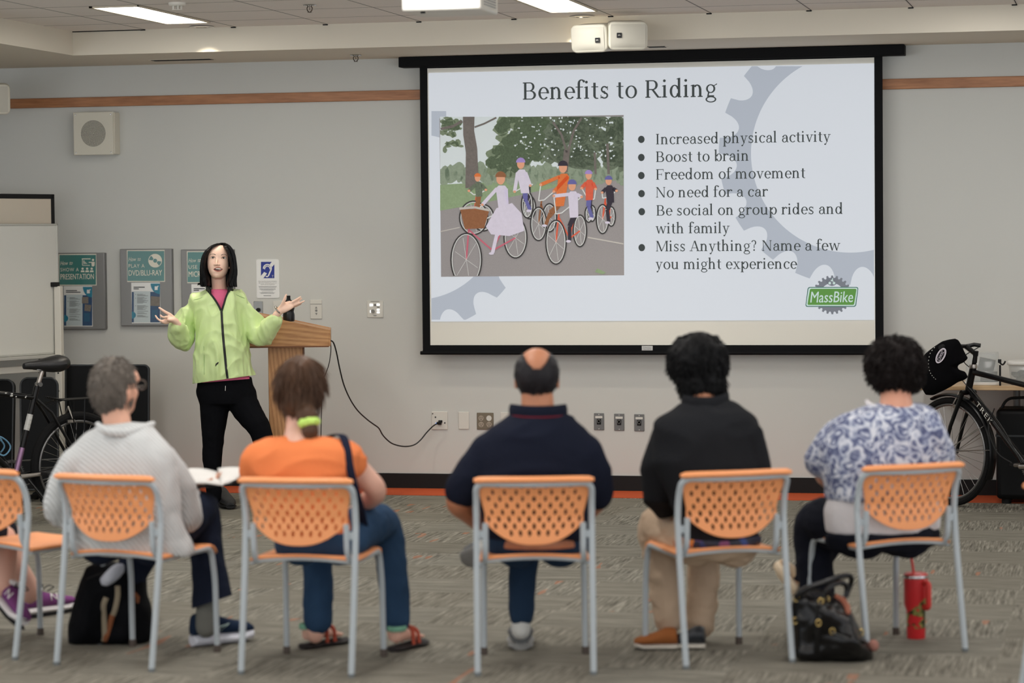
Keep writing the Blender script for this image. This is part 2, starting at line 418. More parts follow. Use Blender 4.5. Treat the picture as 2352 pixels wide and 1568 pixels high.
# ------------------------------------------------------------------ speakers
M_spk = mat('speaker_cream', (214, 210, 196), .5, var=.02)
M_grl = mat('speaker_grille', (196, 192, 180), .6, var=.03, bump=.15, bscale=900)
M_logo = mat('logo_black', (22, 22, 22), .4); M_logow = mat('logo_white', (230, 226, 220), .5)
def cab_speaker(c, rz, rx, w, h, d, label, logo=None, group=None):
    t = thing('mounted_speaker', label, 'speaker', c, 0, group)
    M = Matrix.Translation(V(c)) @ Matrix.Rotation(rz, 4, 'Z') @ Matrix.Rotation(rx, 4, 'X')
    obj('cabinet', MB().prism(rrect(w, h, .035), d, M @ Matrix.Translation(V((0, 0, 0)))), M_spk, t, bev=.012, bseg=3)
    def gf(u, v):
        x, z = (u-.5)*(w-.03), (v-.5)*(h-.03); return M @ V((x, -.012*(1-(2*u-1)**2*.6)*(1-(2*v-1)**4)-.001, z))
    obj('grille', MB().grid(gf, 16, 12), M_grl, t)
    if logo:
        L = M @ Matrix.Translation(V((logo[0], -.017, logo[1])))
        o = obj('logo_plate', MB().prism(rrect(.03, .03, .003), .006, L), M_logo, t)
        tx = fit(sans('JBL'), -.009, .009, -.004, .004); obj('logo_text', MB().add(tx.v, tx.f, 0, L @ Matrix.Translation(V((0, -.0006, 0)))), M_logow, o)
    return t
def boxat(u0, v0, u1, v1, Y): a, b = at(u0, v0, Y), at(u1, v1, Y); return (a+b)/2, abs(b.x-a.x), abs(a.z-b.z)
c, w, h = boxat(1307, 57, 1397, 121, -1.36)
cab_speaker(c, R(-9), R(7), w*.97, h*.97, .2, 'left one of the pair of white speakers on the soffit, turned slightly left', (.062, -.01), 'pair of white speakers over the screen')
c, w, h = boxat(1398, 50, 1488, 115, -1.36)
cab_speaker(c, R(15), R(7), w*1.0, h*.97, .2, 'right one of the pair of white speakers on the soffit, turned to the right', (-.055, .005), 'pair of white speakers over the screen')
c, w, h = boxat(-68, 194, 20, 262, -.7)
cab_speaker(c, R(24), R(5), w, h, .24, 'white wall speaker cut off by the left edge of the photo')
# square paging speaker box
c, w, h = boxat(168, 258, 261, 355, -.11)
t = thing('mounted_paging_speaker', 'square white speaker box with a round perforated grille on the wall', 'speaker', (c.x, -.11, c.z))
obj('enclosure', MB().box((c.x+.01, -.05, c.z), (w*.97, .1, h*.97)), M_spk, t, bev=.004)
obj('faceplate', MB().box((c.x, -.106, c.z), (w, .012, h)), M_spk, t, bev=.004)
hl = MB()
for k in range(1, 13):
    r = k*.0072; n = max(6, int(2*math.pi*r/.0078))
    for i in range(n): a = 2*math.pi*i/n+k*.3; hl.poly([(c.x+r*math.cos(a)+.0031*math.cos(q*math.pi/3), -.1125, c.z+r*math.sin(a)+.0031*math.sin(q*math.pi/3)) for q in range(6)])
obj('perforated_grille', hl, M_dark, t)
sc = MB()
for sx in (-1, 1):
    for sz in (-1, 1): sc.lathe([(.005, 0), (.004, .0025), (0, .003)], 10, M=Matrix.Translation(V((c.x+sx*w*.44, -.112, c.z+sz*h*.44))) @ Matrix.Rotation(math.pi/2, 4, 'X'))
obj('screws', sc, M_chrome, t)
# ------------------------------------------------------------------ a serif alphabet drawn from stems, bowls and serifs (em units)
XH, AS, CP, DS, SW, TW = .485, .76, .69, -.22, .098, .042
def _rect(x0, z0, x1, z1): return [(x0, z0), (x1, z0), (x1, z1), (x0, z1)]
def _line(a, b, w, w2=None):
    """slanted stroke with level ends"""
    w2 = w if w2 is None else w2
    return [(a[0]-w/2, a[1]), (a[0]+w/2, a[1]), (b[0]+w2/2, b[1]), (b[0]-w2/2, b[1])]
def _arc(cx, cz, rx, rz, a0, a1, s=SW, t=TW, n=14):
    o = []; i_ = []
    for j in range(n+1):
        a = R(a0+(a1-a0)*j/n); o.append((cx+rx*math.cos(a), cz+rz*math.sin(a))); i_.append((cx+(rx-s)*math.cos(a), cz+(rz-t)*math.sin(a)))
    return [[o[j], o[j+1], i_[j+1], i_[j]] for j in range(n)]
def _stem(x, z0, z1, top=True, bot=True, tl=.05, tr=None, w=SW):
    tr = tl if tr is None else tr
    P = [_rect(x, z0, x+w, z1)]
    if bot: P.append(_rect(x-.05, z0, x+w+.05, z0+TW))
    if top == 'flag': P.append([(x-.055, z1-.05), (x+w, z1-.05), (x+w, z1+.012), (x, z1-.01), (x-.055, z1-.03)])
    elif top: P.append(_rect(x-tl, z1-TW, x+w+tr, z1))
    return P
def _dot(cx, cz, r): return [circ(r, 14, cx, cz)]
def _bowl(cx, w, z0, z1): return _arc(cx, (z0+z1)/2, w/2, (z1-z0)/2, 0, 360, n=28)
def glyph(c):
    o = .012
    if c == ' ': return [], .25
    if c == 'i': return _stem(.07, 0, XH, 'flag')+_dot(.112, .66, .056), .29
    if c == 'l': return _stem(.07, 0, AS, 'flag'), .29
    if c == 'n' or c == 'm' or c == 'h':
        P = _stem(.07, 0, AS if c == 'h' else XH, 'flag'); k = 2 if c == 'm' else 1
        for j in range(k):
            x = .11+.29*j
            P += _arc(x+.165, XH-.16, .163, .17, 0, 150, SW, .05, 10)+_stem(x+.24, 0, XH-.15, False)
        return P, .58 if k == 1 else .87
    if c == 'r': return _stem(.07, 0, XH, 'flag')+_arc(.29, XH-.15, .15, .16, 60, 165, SW, .05, 8)+_dot(.355, XH-.065, .052), .42
    if c == 'u': return _stem(.06, .14, XH, 'flag', False)+_stem(.36, 0, XH, 'flag', False)+[_rect(.36, 0, .50, TW)]+_arc(.23, .16, .17, .17, 180, 330, SW, .05, 10), .575
    if c == 'o': return _bowl(.27, .47, -o, XH+o), .54
    if c == 'e': return _arc(.255, XH/2, .22, XH/2+o, 25, 320, SW, TW, 24)+_arc(.255, XH/2, .22, XH/2+o, -2, 25, SW, TW, 3)+[_rect(.08, XH/2+.005, .46, XH/2+.04)], .485
    if c == 'c': return _arc(.255, XH/2, .22, XH/2+o, 50, 318, SW, TW, 22)+_dot(.385, XH-.09, .052), .455
    if c == 's':
        return _arc(.205, XH*.735, .145, XH*.29, 25, 255, .07, TW+.012, 14)+_arc(.215, XH*.265, .155, XH*.29, -205+360-80-0, 75-0, .07, TW+.012, 1)[:0]+_arc(.205, XH*.245, .155, XH*.27, -155, 75, .07, TW+.012, 14)+[_line((.255, XH*.36), (.16, XH*.62), .11)]+[_rect(.315, XH*.68, .345, XH)]+[_rect(.05, 0, .08, XH*.3)], .425
    if c == 't': return _stem(.10, .1, .63, False, False)+_arc(.245, .12, .145, .135, 180, 300, SW, .045, 8)+[_rect(.02, XH-.035, .30, XH)], .345
    if c == 'f': return _stem(.09, 0, AS-.14, False)+_arc(.245, AS-.15, .155, .165, 50, 180, SW, .045, 10)+_dot(.34, AS-.065, .05)+[_rect(.01, XH-.035, .31, XH)], .335
    if c == 'd': return _arc(.235, XH/2, .20, XH/2+o, 20, 340, SW, TW, 24)+_stem(.36, 0, AS, 'flag', False)+[_rect(.36, 0, .50, TW)], .565
    if c == 'b': return _arc(.33, XH/2, .20, XH/2+o, -160, 160, SW, TW, 24)+_stem(.07, 0, AS, 'flag', False), .56
    if c == 'p': return _arc(.33, XH/2, .20, XH/2+o, -160, 160, SW, TW, 24)+_stem(.07, DS, XH, 'flag'), .57
    if c == 'a': return _stem(.32, .05, XH-.13, False, False)+_arc(.25, XH-.15, .157, .16, 0, 150, SW, .04, 10)+_dot(.12, XH-.12, .052)+_arc(.21, .14, .165, .152, 60, 330, .08, TW, 16)+[_rect(.20, .26, .33, .295)]+[[(.32, .07), (.40, 0), (.47, 0), (.47, .03), (.408, .07)]], .5
    if c == 'g': return _arc(.235, XH-.165, .185, .175, 0, 360, .075, TW, 22)+[[(.33, XH-.05), (.36, XH-.07), (.49, XH), (.49, XH+.04)]]+_arc(.245, -.10, .215, .125, 0, 360, .06, TW, 22)+[_line((.12, .0), (.16, .19), .06)]+[_rect(.13, .0, .37, .06)], .5
    if c == 'y': return [_line((.27, 0), (.10, XH), .085), _line((.24, 0), (.42, XH), .045), _line((.16, DS+.02), (.26, .03), .045)]+_dot(.13, DS+.055, .05)+[_rect(.02, XH-TW, .21, XH), _rect(.32, XH-TW, .50, XH)], .51
    if c == 'v': return [_line((.26, 0), (.10, XH), .085), _line((.25, 0), (.42, XH), .045)]+[_rect(.02, XH-TW, .21, XH), _rect(.33, XH-TW, .50, XH)], .51
    if c == 'w': return [_line((.24, 0), (.10, XH), .085), _line((.23, 0), (.38, XH), .042), _line((.54, 0), (.38, XH), .085), _line((.53, 0), (.68, XH), .042)]+[_rect(.02, XH-TW, .2, XH), _rect(.6, XH-TW, .76, XH)], .77
    if c == 'x': return [_line((.40, 0), (.12, XH), .09), _line((.10, 0), (.39, XH), .042)]+[_rect(.02, 0, .19, TW), _rect(.31, 0, .50, TW), _rect(.02, XH-TW, .21, XH), _rect(.30, XH-TW, .48, XH)], .51
    if c == '?': return _arc(.20, .54, .165, .17, -60, 165, .08, .045, 14)+[_rect(.2, .19, .25, .41)]+_dot(.225, .055, .055), .44
    if c == 'I': return _stem(.12, 0, CP), .36
    if c == 'B': return _stem(.10, 0, CP, tr=.1)+_arc(.34, CP*.74, .19, CP*.26, -90, 90, .095, TW, 12)+_arc(.36, CP*.26, .23, CP*.26+.005, -90, 90, .1, TW, 12)+[_rect(.1, CP-TW, .34, CP), _rect(.1, 0, .36, TW), _rect(.1, CP*.5-.017, .36, CP*.5+.017)], .65
    if c == 'R': return _stem(.10, 0, CP, tr=.1)+_arc(.35, CP*.72, .20, CP*.28, -90, 90, .1, TW, 12)+[_rect(.1, CP-TW, .35, CP), _rect(.1, CP*.44, .35, CP*.44+TW), _line((.58, 0), (.34, CP*.46), .1), _rect(.55, 0, .70, TW)], .70
    if c == 'F': return _stem(.10, 0, CP, tr=.1)+[_rect(.1, CP-TW, .56, CP), _rect(.53, CP-.16, .56, CP), _rect(.1, CP*.5-.017, .44, CP*.5+.017), _rect(.41, CP*.38, .44, CP*.62)], .6
    if c == 'N': return _stem(.12, 0, CP, w=.04)+_stem(.60, 0, CP, bot=False, w=.04)+[_line((.62, 0), (.15, CP), .1)], .76
    if c == 'M': return _stem(.12, 0, CP, w=.04, tr=.04)+_stem(.74, 0, CP, w=.095, tl=.04)+[_line((.44, 0), (.17, CP), .1), _line((.44, 0), (.76, CP), .045)], .93
    if c == 'A': return [_line((.57, 0), (.34, CP), .1), _line((.09, 0), (.33, CP), .04), _rect(.18, .2, .5, .235), _rect(.0, 0, .2, TW), _rect(.46, 0, .70, TW)], .68
    return [], .3
def serif(txt):
    mb = MB(); x = 0
    for c in txt:
        P, w = glyph(c)
        for p in P:
            a = sum(p[i][0]*p[(i+1) % len(p)][1]-p[(i+1) % len(p)][0]*p[i][1] for i in range(len(p)))
            q = p if a > 0 else list(reversed(p)); mb.poly([(x+u_, 0, z_) for u_, z_ in q])
        x += w
    mb.adv = x; return mb
# ------------------------------------------------------------------ projection screen
YS = -.10
def glow(name, col, e=.72, rough=.8):
    """a patch of the projected picture on the white cloth: matt, with the light of the picture"""
    mt, k, b = base_mat(name); c = lin(col)
    b.inputs['Base Color'].default_value = (*[q*.32 for q in c], 1); b.inputs['Roughness'].default_value = rough; b.inputs['Specular IOR Level'].default_value = .1
    b.inputs['Emission Color'].default_value = (*c, 1); b.inputs['Emission Strength'].default_value = e; return mt
M_cloth = mat('screen_cloth', (238, 236, 227), .8, var=.02, vscale=1)
M_sblk = mat('screen_black', (10, 11, 14), .7, spec=.2, var=.08)
p0, p1 = at(984.8, 470, YS), at(2009.3, 470, YS)
xa, xb = p0.x, p1.x; zt = at(984, 157, YS).z; zb_ = at(987.5, 790.5, YS).z
zt = (zt+at(2008, 132, YS).z)/2; zb_ = (zb_+at(2010, 794, YS).z)/2
bw = .052
SC = thing('projection_screen', 'large pull-down projection screen with a black border showing a slide about riding', 'projection screen', ((xa+xb)/2, YS, zb_-.06))
obj('screen_cloth', MB().box(((xa+xb)/2, YS+.004, (zt+zb_)/2), (xb-xa, .004, zt-zb_)), M_cloth, SC)
q = MB(); zt2 = min(zt+.10, ZS-.003)
for x in (xa-bw/2, xb+bw/2): q.box((x, YS+.003, (zt2+zb_-.05)/2), (bw, .005, zt2-zb_+.05))
q.box(((xa+xb)/2, YS+.003, (zt+zt2)/2), (xb-xa, .005, zt2-zt)); q.box(((xa+xb)/2, YS+.003, zb_-.0225), (xb-xa, .005, .045))
obj('black_border', q, M_sblk, SC)
xl_, xr_ = at(966, 806, YS).x, at(2030, 806, YS).x
obj('bottom_bar', MB().tube([(xl_, YS, zb_-.052), (xr_, YS, zb_-.052)], .012, 12).box(((xl_+xr_)/2, YS, zb_-.045), (xr_-xl_-.03, .014, .02)), M_sblk, SC)
hx = at(1487, 799, YS).x; hz = zb_-.02
hd = obj('handle_tag', MB().box((hx, YS-.006, hz), (.072, .006, .03)), mat('tag_white', (205, 206, 206), .4), SC, bev=.002)
tx = MB()
for r_ in range(2): t2 = fit(sans(('PULL DOWN', 'Projection')[r_]), hx-.026, hx+.026, hz-.009+r_*.011, hz-.002+r_*.011); tx.add(t2.v, t2.f, 0, Matrix.Translation(V((0, YS-.0096, 0))))
obj('tag_text', tx, M_sblk, hd)
ca, cb = at(915, 144, -.14), at(2077, 115, -.14); z0c = (at(915, 154.5, -.14).z+at(2077, 126, -.14).z)/2; z1c = ZS-.002
obj('roller_case', MB().box(((ca.x+cb.x)/2, -.0775, (z0c+z1c)/2), (cb.x-ca.x, .125, z1c-z0c)), M_sblk, SC, bev=.004)
# the projected slide
Z = lambda k: YS-.0035-k*.0006
def SP(u, v, k): return at(u, v, Z(k))
M_sbg = glow('slide_ground', (212, 217, 224)); M_gear = glow('slide_gear', (176, 183, 194)); M_txt = glow('slide_text', (78, 84, 84), .5); M_gr = glow('logo_green', (96, 146, 74)); M_lg = glow('logo_grey', (122, 126, 134))
M_lw = glow('logo_pale', (196, 216, 212)); M_dg = glow('logo_dark_green', (70, 110, 100))
SL = obj('slide', MB().poly([SP(991, 738.3, 0), SP(2008.6, 734.5, 0), SP(2008, 145.3, 0), SP(984, 167.5, 0)]), M_sbg, SC, smooth=False)
def spoly(mb, pts, k): mb.poly([SP(u, v, k) for u, v in pts])
SX0, SX1, SY0, SY1 = 985, 2008, 150, 735
def clipbox(pts, x0, y0, x1, y1):
    """clip a pixel polygon to the slide"""
    for ax, lim, sg in ((0, x0, 1), (0, x1, -1), (1, y0, 1), (1, y1, -1)):
        out = []
        for i in range(len(pts)):
            a, b = pts[i-1], pts[i]; ia, ib = sg*(a[ax]-lim) >= 0, sg*(b[ax]-lim) >= 0
            if ia != ib: t = (lim-a[ax])/(b[ax]-a[ax]); out.append((a[0]+(b[0]-a[0])*t, a[1]+(b[1]-a[1])*t))
            if ib: out.append(b)
        pts = out
        if not pts: break
    return pts
def cog(mb, cx, cy, ri, ro, rt, n, k, a0=0, bite=None, box=None, asp=1.0):
    """chain-ring: band ri..ro with square-shouldered teeth and round gullets"""
    box = box or (SX0, SY0, SX1, SY1); m_ = n*24
    def rad(a):
        f = ((a-a0)/(2*math.pi)*n) % 1.0                # 0..1 over one tooth
        w = .60                                          # gullet share
        if f < w: s = (f/w*2-1); return rt-(rt-ro)*math.sqrt(max(0, 1-s*s*.96))
        return rt
    for i in range(m_):
        a, b = 2*math.pi*i/m_, 2*math.pi*(i+1)/m_; r1, r2 = rad(a+1e-6), rad(b-1e-6)
        P = [(cx+ri*math.cos(a), cy+asp*ri*math.sin(a)), (cx+r1*math.cos(a), cy+asp*r1*math.sin(a)), (cx+r2*math.cos(b), cy+asp*r2*math.sin(b)), (cx+ri*math.cos(b), cy+asp*ri*math.sin(b))]
        P = clipbox(P, *box)
        if len(P) >= 3: spoly(mb, list(reversed(P)), k)
q = MB()
cog(q, 1953, 352, 228, 262, 302, 20, .5, .12, box=(SX0, 152, 2007.5, 734))
obj('gear_graphic', q, M_gear, SL, smooth=False)
q = MB(); cog(q, 956, 498, 190, 224, 262, 18, .5, .1, box=(991, 255, 1290, 734)); obj('gear_graphic', q, M_gear, SL, smooth=False)
def place_text(mb, u0, v0, u1, v1, k, name, mt, h=None, par=None):
    """lay a text mesh along the pixel baseline (u0,v0)-(u1,v1); the width sets its size unless h is given"""
    xs = [p[0] for p in mb.v]; a, b = min(xs), max(xs); P, Q = SP(u0, v0, k), SP(u1, v1, k); d = Q-P; s = d.length/(b-a); d.normalize(); up = V((-d.z, 0, d.x))
    sz = s if h is None else h
    mb.v = [tuple(P+d*((p[0]-a)*s)+up*(p[2]*sz)+V((0, p[1], 0))) for p in mb.v]
    return obj(name, mb, mt, par, smooth=False) if name else mb
place_text(serif('Benefits to Riding'), 1201, 229, 1647, 222, 2, 'title_text', M_txt, par=SL)
bl = MB(); tx = MB()
for s, u0, v0, u1, v1 in (('Increased physical activity', 1507, 331.5, 1908, 325), ('Boost to brain', 1507, 372, 1719, 369), ('Freedom of movement', 1507, 412.5, 1850, 408.5), ('No need for a car', 1507, 453.5, 1764, 451),
                          ('Be social on group rides and', 1508, 495, 1935, 491), ('with family', 1506, 536, 1676, 535), ('Miss Anything? Name a few', 1507, 577, 1930, 575), ('you might experience', 1506, 618, 1831, 617)):
    tx.join(place_text(serif(s), u0, v0, u1, v1, 2, None, None))
obj('bullet_text', tx, M_txt, SL, smooth=False)
for u, v in ((1473, 320), (1473, 361.5), (1473, 403), (1473.5, 444.5), (1474, 486), (1474, 568.5)): spoly(bl, list(reversed([(u+7.6*math.cos(i*math.pi/9), v+8.4*math.sin(i*math.pi/9)) for i in range(18)])), 2)
obj('bullet_dots', bl, M_txt, SL, smooth=False)
# MassBike badge
q = MB(); cog(q, 1911.5, 677, 27, 38.5, 44.5, 24, 2, .05, asp=1.0)
spoly(q, [(1896, 646), (1900, 651), (1905, 655), (1911, 656.8), (1917, 655), (1922, 651), (1926, 646), (1920, 638), (1903, 638)][::-1], 2)
LG = obj('badge_gear', q, M_lg, SL, smooth=False)
def para(u0, v0, u1, v1, sk, r, k, mt, name):
    pts = [(x*(u1-u0)/2+(u0+u1)/2, z) for x, z in ()]
    w_, h_ = u1-u0, v1-v0; P = [(x-sk*z/h_+(u0+u1)/2, z+(v0+v1)/2) for x, z in rrect(w_-sk, h_, r)]
    q = MB(); spoly(q, list(reversed(P)), k); return obj(name, q, mt, SL, smooth=False)
para(1849.5, 658.8, 1972, 704.5, 6, 5, 3, M_dg, 'badge_edge'); para(1851.3, 660.6, 1970.2, 702.6, 6, 4, 4, M_lw, 'badge_rim'); para(1854.5, 663, 1967.5, 700, 6, 3, 5, M_gr, 'badge_panel')
place_text(sans('MassBike', shear=.16, bold=.008), 1861, 694.5, 1959.5, 693.5, 6, 'badge_text', M_lw, h=at(1900, 668.5, YS).z*0+.101, par=SL)
q = MB()
for u in (1905.8, 1915.6): spoly(q, [(u+3*math.cos(-i*math.pi/8), 650+3.2*math.sin(-i*math.pi/8)) for i in range(16)], 3)
spoly(q, [(1907.5, 644), (1912, 640.8), (1914.6, 646), (1912.2, 646.6), (1911, 644.5), (1910, 646.5)], 3); spoly(q, [(1912.3+1.5*math.cos(-i), 641+1.5*math.sin(-i)-.8) for i in range(6)], 3)
obj('badge_rider', q, M_lw, SL, smooth=False)
# the slide's picture: a park road with a group of plain cyclists
def photo(name, col, e=.45, var=0, scale=30):
    mt, k, b = base_mat(name); c = lin(col); tc = k.new('ShaderNodeTexCoord').outputs['Object']
    col_ = k.mix(k.noise(scale, 5, tc, .75), tuple(x*(1-var) for x in c), tuple(min(1, x*(1+var)) for x in c))
    k.link(col_, b.inputs['Base Color']); k.link(col_, b.inputs['Emission Color']); b.inputs['Emission Strength'].default_value = e
    b.inputs['Roughness'].default_value = .9; b.inputs['Specular IOR Level'].default_value = .1; return mt
PH = {n: photo('photo_'+n, c, .42, v, s) for n, c, v, s in (('sky', (196, 204, 206), .03, 8), ('road', (140, 136, 136), .45, 260), ('grass', (130, 148, 116), .25, 60), ('far', (130, 142, 124), .35, 70), ('leaf', (114, 126, 104), .6, 90),
      ('leafdark', (98, 108, 92), .6, 90), ('bark', (108, 102, 98), .4, 60), ('tyre', (62, 60, 60), .1, 20), ('rim', (196, 198, 196), .05, 20), ('pink', (182, 96, 112), .1, 20), ('orange', (200, 112, 66), .2, 90), ('red', (198, 92, 70), .15, 60),
      ('white', (196, 190, 204), .1, 40), ('violet', (150, 130, 186), .15, 50), ('skin', (204, 150, 122), .06, 20), ('brown', (134, 92, 66), .3, 90), ('dark', (58, 54, 62), .15, 40), ('blue', (98, 98, 150), .1, 40), ('rose', (206, 164, 186), .08, 20), ('line', (176, 172, 166), .08, 30))}
PC = MB().poly([SP(1013, 635.5, 1), SP(1433.5, 632, 1), SP(1432.5, 264, 1), SP(1009.5, 271.5, 1)])
PIC = obj('picture', PC, PH['road'], SL, smooth=False)
BX = (1011, 268, 1432, 633)
def layer(name, polys, k, mt):
    q = MB()
    for P in polys:
        P = clipbox(P, *BX)
        if len(P) < 3: continue
        a = sum(P[i-1][0]*P[i][1]-P[i][0]*P[i-1][1] for i in range(len(P)))
        spoly(q, P if a < 0 else P[::-1], k)
    o = obj(name, q, PH[mt], SL, smooth=False); return o
rr = random.Random(3)
def blob(cx, cy, rx, ry, n=18, j=.16): return [(cx+rx*math.cos(2*math.pi*i/n)*(1+rr.uniform(-j, j)), cy+ry*math.sin(2*math.pi*i/n)*(1+rr.uniform(-j, j))) for i in range(n)]
def ringp(cx, cy, rx, ry, w, n=30): return [[(cx+rx*math.cos(a), cy+ry*math.sin(a)), (cx+rx*math.cos(b), cy+ry*math.sin(b)), (cx+(rx-w)*math.cos(b), cy+(ry-w)*math.sin(b)), (cx+(rx-w)*math.cos(a), cy+(ry-w)*math.sin(a))] for a, b in ((2*math.pi*i/n, 2*math.pi*(i+1)/n) for i in range(n))]
def seg(a, b, w):
    d = math.hypot(b[0]-a[0], b[1]-a[1]) or 1; nx, ny = -(b[1]-a[1])/d*w/2, (b[0]-a[0])/d*w/2
    return [(a[0]+nx, a[1]+ny), (b[0]+nx, b[1]+ny), (b[0]-nx, b[1]-ny), (a[0]-nx, a[1]-ny)]
def path(pts, w): return [seg(pts[i], pts[i+1], w) for i in range(len(pts)-1)]
layer('picture_sky', [[(1009, 262), (1434, 262), (1434, 412), (1009, 425)]], 2, 'sky')
layer('picture_grass', [[(1009, 424), (1434, 402), (1434, 412), (1300, 425), (1100, 468), (1009, 484)]], 3, 'grass')
layer('picture_far_trees', [blob(1020+i*17, 404-(i % 3)*5, 14, 22) for i in range(26)], 4, 'far')
layer('picture_foliage', [blob(1150+rr.uniform(0, 110), 300+rr.uniform(-40, 70), rr.uniform(8, 22), rr.uniform(7, 16), 12, .3) for i in range(90)]+[blob(1012+rr.uniform(0, 46), 285+rr.uniform(-20, 60)*(1 if i % 2 else .4), rr.uniform(4, 10), rr.uniform(3, 8), 9, .4) for i in range(34)]+[blob(1125+rr.uniform(0, 60), 370+rr.uniform(-30, 30), 13, 12, 12, .3) for i in range(22)], 5, 'leaf')
layer('picture_dark_foliage', [blob(1265+rr.uniform(0, 170), 290+rr.uniform(-40, 90), rr.uniform(10, 24), rr.uniform(8, 18), 12, .3) for i in range(120)], 6, 'leafdark')
layer('picture_sky_gaps', [blob(1180+rr.uniform(0, 230), 275+rr.uniform(-10, 90), rr.uniform(1, 3.2), rr.uniform(1, 2.6), 7, .4) for i in range(120)], 7, 'sky')
layer('picture_trunks', [[(1063, 262), (1090, 262), (1089, 300), (1096, 340), (1100, 430), (1069, 432), (1070, 350), (1064, 310)]]+path([(1090, 292), (1112, 284), (1140, 270)], 4)+path([(1062, 278), (1040, 290), (1012, 296)], 6)+path([(1302, 345), (1297, 395)], 14)+path([(1302, 350), (1290, 310), (1270, 280)], 5)+path([(1304, 350), (1318, 300), (1336, 270)], 5)+path([(1395, 330), (1398, 400)], 6)+path([(1366, 350), (1368, 400)], 5), 8, 'bark')
layer('picture_road_line', path([(1010, 532), (1056, 522)], 2)+path([(1350, 545), (1432, 560)], 3), 8, 'line')
def wheel(cx, cy, rx, ry): return [('tyre', ringp(cx, cy, rx, ry, 3.4)), ('rim', ringp(cx, cy, rx-3.4, ry-3.4, 1.8)+path([(cx-rx*.6, cy+ry*.6), (cx+rx*.6, cy-ry*.6)], .8)+path([(cx-rx*.2, cy-ry*.8), (cx+rx*.2, cy+ry*.8)], .8)+path([(cx+rx*.7, cy+ry*.3), (cx-rx*.7, cy-ry*.3)], .8))]
def cyclist(k, name, wf, wr, frame, coat, trousers, hair, head, hips, hands):
    """a plain rider: helmeted head, coat, arms to the bars and one leg to the pedal"""
    L = []; (fx, fy, frx, fry), (bx, by, brx, bry) = wf, wr
    L += wheel(bx, by, brx, bry); ped = ((fx+bx)/2+4, (fy+by)/2+4); hx_, hy_ = fx+7, fy-fry-14
    L += [(frame, path([(fx, fy), (fx+5, fy-fry), (hx_, hy_)], 3.6)+path([(hx_-1, hy_+8), ped, (bx, by)], 3.4)+path([ped, (hips[0], hips[1]+6)], 3))]
    L += wheel(fx, fy, frx, fry)
    L += [('rim', path([(hands[0][0], hands[0][1]), (hx_-7, hy_+1), (hx_+6, hy_-1), (hands[1][0], hands[1][1])], 2.6))]
    sh = (head[0]+2, head[1]+head[2]*1.35)
    L += [(trousers, [seg(hips, ((hips[0]+ped[0])/2-5, (hips[1]+ped[1])/2-2), 11), seg(((hips[0]+ped[0])/2-5, (hips[1]+ped[1])/2-2), (ped[0], ped[1]+5), 8)]), ('white', [blob(ped[0]-3, ped[1]+7, 6, 3, 10, .05)])]
    w_ = head[2]*.95
    L += [(coat, [[(sh[0]-w_, sh[1]+3), (sh[0]-w_*.5, sh[1]-3), (sh[0]+w_*.6, sh[1]-3), (sh[0]+w_, sh[1]+4), (hips[0]+w_*.9, hips[1]+3), (hips[0]-w_*.8, hips[1]+4)], seg((sh[0]-w_*.8, sh[1]+4), hands[0], 8), seg((sh[0]+w_*.8, sh[1]+4), hands[1], 8)])]
    L += [('skin', [blob(head[0], head[1], head[2]*.72, head[2], 16, .02)]+[blob(h[0], h[1], 3.4, 3, 10, .05) for h in hands])]
    L += [(hair, [[(head[0]-head[2]*.85, head[1]-head[2]*.25)]+[(head[0]+head[2]*.9*math.cos(math.pi+i*math.pi/8), head[1]-head[2]*.25+head[2]*.95*math.sin(math.pi+i*math.pi/8)) for i in range(9)]])]
    for j, (mt, P) in enumerate(L): layer(name, P, k+j*.45, mt)
cyclist(9, 'picture_rider', (1384, 503, 16, 35), (1404, 497, 11, 24), 'red', 'dark', 'dark', 'blue', (1398, 415, 10), (1402, 462), ((1383, 442), (1416, 438)))
cyclist(10, 'picture_rider', (1352, 492, 10, 20), (1360, 490, 10, 20), 'dark', 'red', 'blue', 'violet', (1352, 402, 10), (1353, 456), ((1336, 432), (1368, 434)))
cyclist(11, 'picture_rider', (1088, 500, 34, 40), (1110, 500, 26, 32), 'red', 'leafdark', 'brown', 'orange', (1097, 408, 9), (1100, 448), ((1077, 438), (1116, 436)))
cyclist(12, 'picture_rider', (1211, 470, 15, 32), (1216, 476, 16, 28), 'dark', 'white', 'blue', 'violet', (1196, 376, 12), (1206, 440), ((1182, 440), (1218, 426)))
cyclist(13, 'picture_rider', (1237, 514, 20, 40), (1262, 500, 18, 34), 'brown', 'orange', 'brown', 'dark', (1293, 384, 13), (1284, 470), ((1242, 424), (1272, 440)))
cyclist(15, 'picture_rider', (1277, 556, 25, 52), (1332, 530, 17, 38), 'red', 'white', 'dark', 'blue', (1314, 426, 12), (1318, 496), ((1272, 450), (1336, 452)))
cyclist(17, 'picture_rider', (1071, 596, 37, 62), (1184, 546, 28, 48), 'pink', 'white', 'white', 'brown', (1150, 410, 14), (1160, 508), ((1108, 470), (1164, 478)))
layer('picture_skirt', [[(1140, 478), (1176, 466), (1198, 490), (1204, 530), (1170, 542), (1128, 538), (1116, 520)]], 22, 'white')
layer('picture_basket', [[(1056, 478), (1124, 482), (1112, 524), (1068, 526)]], 22, 'brown')
layer('picture_basket_rim', path([(1055, 479), (1090, 476), (1125, 483)], 5), 22.5, 'line')
layer('picture_leaf', [[(1366, 624), (1372, 616), (1380, 620), (1392, 626), (1384, 630)]], 9, 'grass')
